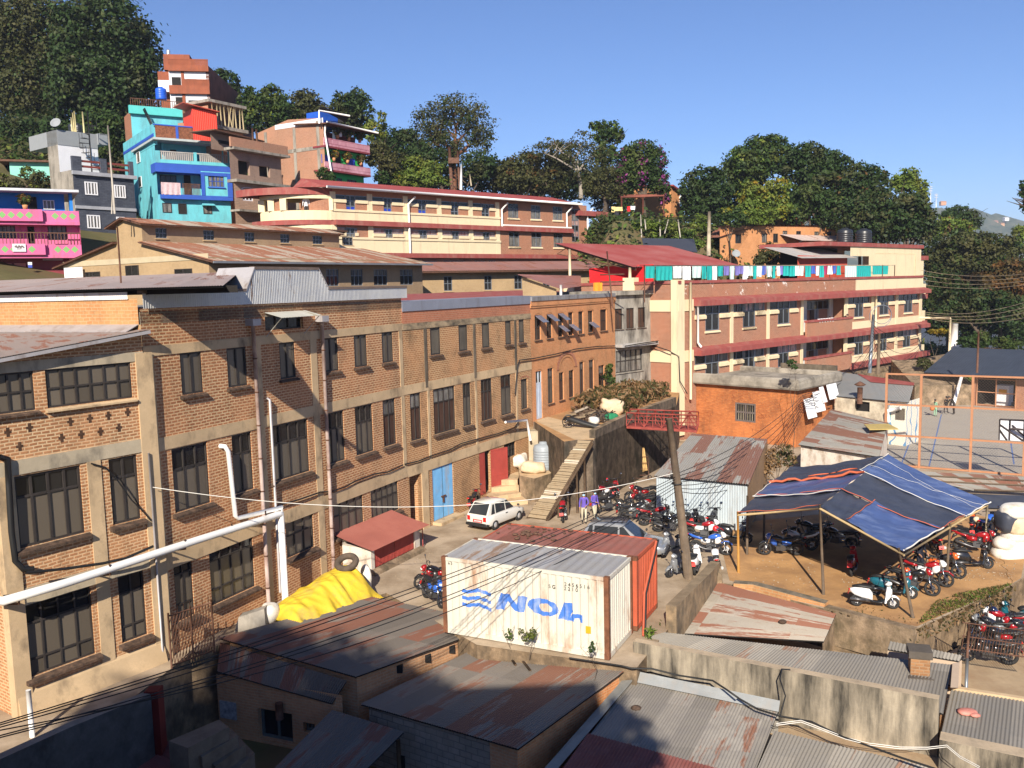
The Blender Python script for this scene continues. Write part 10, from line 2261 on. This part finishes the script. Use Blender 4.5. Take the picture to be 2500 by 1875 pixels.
p=atz('k',720,300,zT);mb=MB();mb.loft([(-1.3,.16,.3,.5),(-.8,.24,.25,.55),(0,.26,.12,.4),(.6,.3,.1,.3),(1.1,.2,.12,.34)],0,12);o=mb.bd("discarded_seat",m_seat);o.location=p;o.rotation_euler=(0,.1,-.35);tag(o,"long black discarded motorcycle seat on the scrap heap","seat")
sack(atz('k',790,290,zT)+U(.35),(.34,.3,.24),m_sack,"small white bundle on the black discarded seat",0,0);sack(atz('k',930,200,zT)+VV((0,.2,.5)),(.75,.5,.5),m_sackb,"big brownish bag in the scrap heap",.3,.2,None,.15)
mb=MB();mb.ell(atz('k',925,240,zT)+U(.2),(.45,.3,.25),0,10,7,None,.8);tag(mb.bd("green_net",M("green_net_cloth",(.02,.2,.09),.9,0,.3,6)),"dark green crumpled net on the scrap heap","net")
mb=MB();mb.slab([atz('k',1000,40,zT+.25),atz('k',1080,30,zT+.3),atz('k',1075,50,zT+.3),atz('k',1005,55,zT+.25)],.03);tag(mb.bd("blue_sheet_scrap",CL['blue']),"small blue sheet lying among the dry weeds","sheet")
for k,(a,b,a2,b2)in enumerate(((570,195,650,180),(640,170,740,130),(700,190,800,165),(980,110,1150,20),(600,220,720,200),(860,130,960,95))):
 mb=MB();mb.slab([atz('k',a,b,zT+.35),atz('k',a2,b2,zT+.5),atz('k',a2+4,b2+10,zT+.5),atz('k',a+4,b+12,zT+.35)],.04);tag(mb.bd("loose_board",m_plank2 if k%2 else m_plank),"%s loose board from the left on the scrap heap"%ORD[(1,3,4,6,2,5)[k]],"board","boards on the scrap heap")
Ps=NR.uniform(size=(420,2));mb=MB();q=[atz('k',*s_,zT)for s_ in((570,290),(930,260),(1000,120),(640,150))]
for u,v in Ps:
 p=q[0].lerp(q[1],u).lerp(q[3].lerp(q[2],u),v);s_=random.uniform(.04,.16);d=VV((random.uniform(-1,1),random.uniform(-1,1),random.uniform(-.2,.8))).normalized()*s_*3;p=p+VV((0,0,.05+.4*random.random()*math.sin(math.pi*u)))
 mb.tube([p-d,p+d],s_*.22,4)
tag(mb.bd("scrap_pile",M("scrap_brown",(.17,.12,.085),.9,.1,.7,4)),"heap of mixed scrap on the terrace before the arched brick house","scrap heap",kind="stuff")
mb=MB();mb2=MB()
for k in range(700):
 u=random.random();t,A_,B_=random.choice((('l',(100,1500),(1000,1250)),('k',(0,1200),(650,950)),('j',(950,1500),(880,1350)),('l',(1500,2150),(980,1180)),('h',(1200,2200),(1000,1380))))
 p=atz(t,random.uniform(*A_),random.uniform(*B_),.01);s_=random.uniform(.012,.045);mb.ell(p,(s_,s_*.8,s_*.6),0,5,3)
tag(mb.bd("pebbles",M("pebble_grey",(.34,.27,.19),.95,0,.4,8)),"scattered pebbles and litter on the ground","pebbles",kind="stuff")
p=atz('p',1140,720,zl);mb=MB();mb.tube([p,p+U(.75)],.03,5);tag(mb.bd("iron_stake",mri),"short iron stake beside the small lean-to shed","stake")
o=TH("iron_railing","rusty iron railing with grey post at the right edge of the lower yard","railing",atz('p',1765,1050,zl));g0,g1=atz('p',1720,1040,zl),atz('p',2400,1150,zl);dd_=g1-g0;Fz=Fac(g0,math.atan2(dd_.x,dd_.y));mb=MB()
for k in range(30):mb.tube([Fz.pt(dd_.length*k/29,0),Fz.pt(dd_.length*k/29+.1,.9)],.012,4)
for z in(.05,.45,.9):mb.tube([Fz.pt(0,z),Fz.pt(dd_.length,z)],.02,4)
mb.bd("bars",mri,o);a=atz('p',1765,1060,zl);mb=MB();mb.tube([a,a+U(1.1)],.05,6);mb.tube([a+U(1.1),a+VV((.02,0,2.2))],.04,6,1);mb.bd("post",[m_aw,mri],o)
mb=MB();mb.box(-7000,7000,-6900,7900,-190,240);hz=mb.bd("haze",[])
mh=D.materials.new("haze_air");mh.use_nodes=True;nt=mh.node_tree;nt.nodes.remove(nt.nodes["Principled BSDF"])
v=nt.nodes.new("ShaderNodeVolumePrincipled");v.inputs["Color"].default_value=(.72,.82,1,1);v.inputs["Density"].default_value=.0002
nt.links.new(v.outputs[0],nt.nodes["Material Output"].inputs["Volume"]);hz.data.materials.append(mh)
tag(hz,"thin pale air between the buildings and the far ridge","haze",kind="stuff")
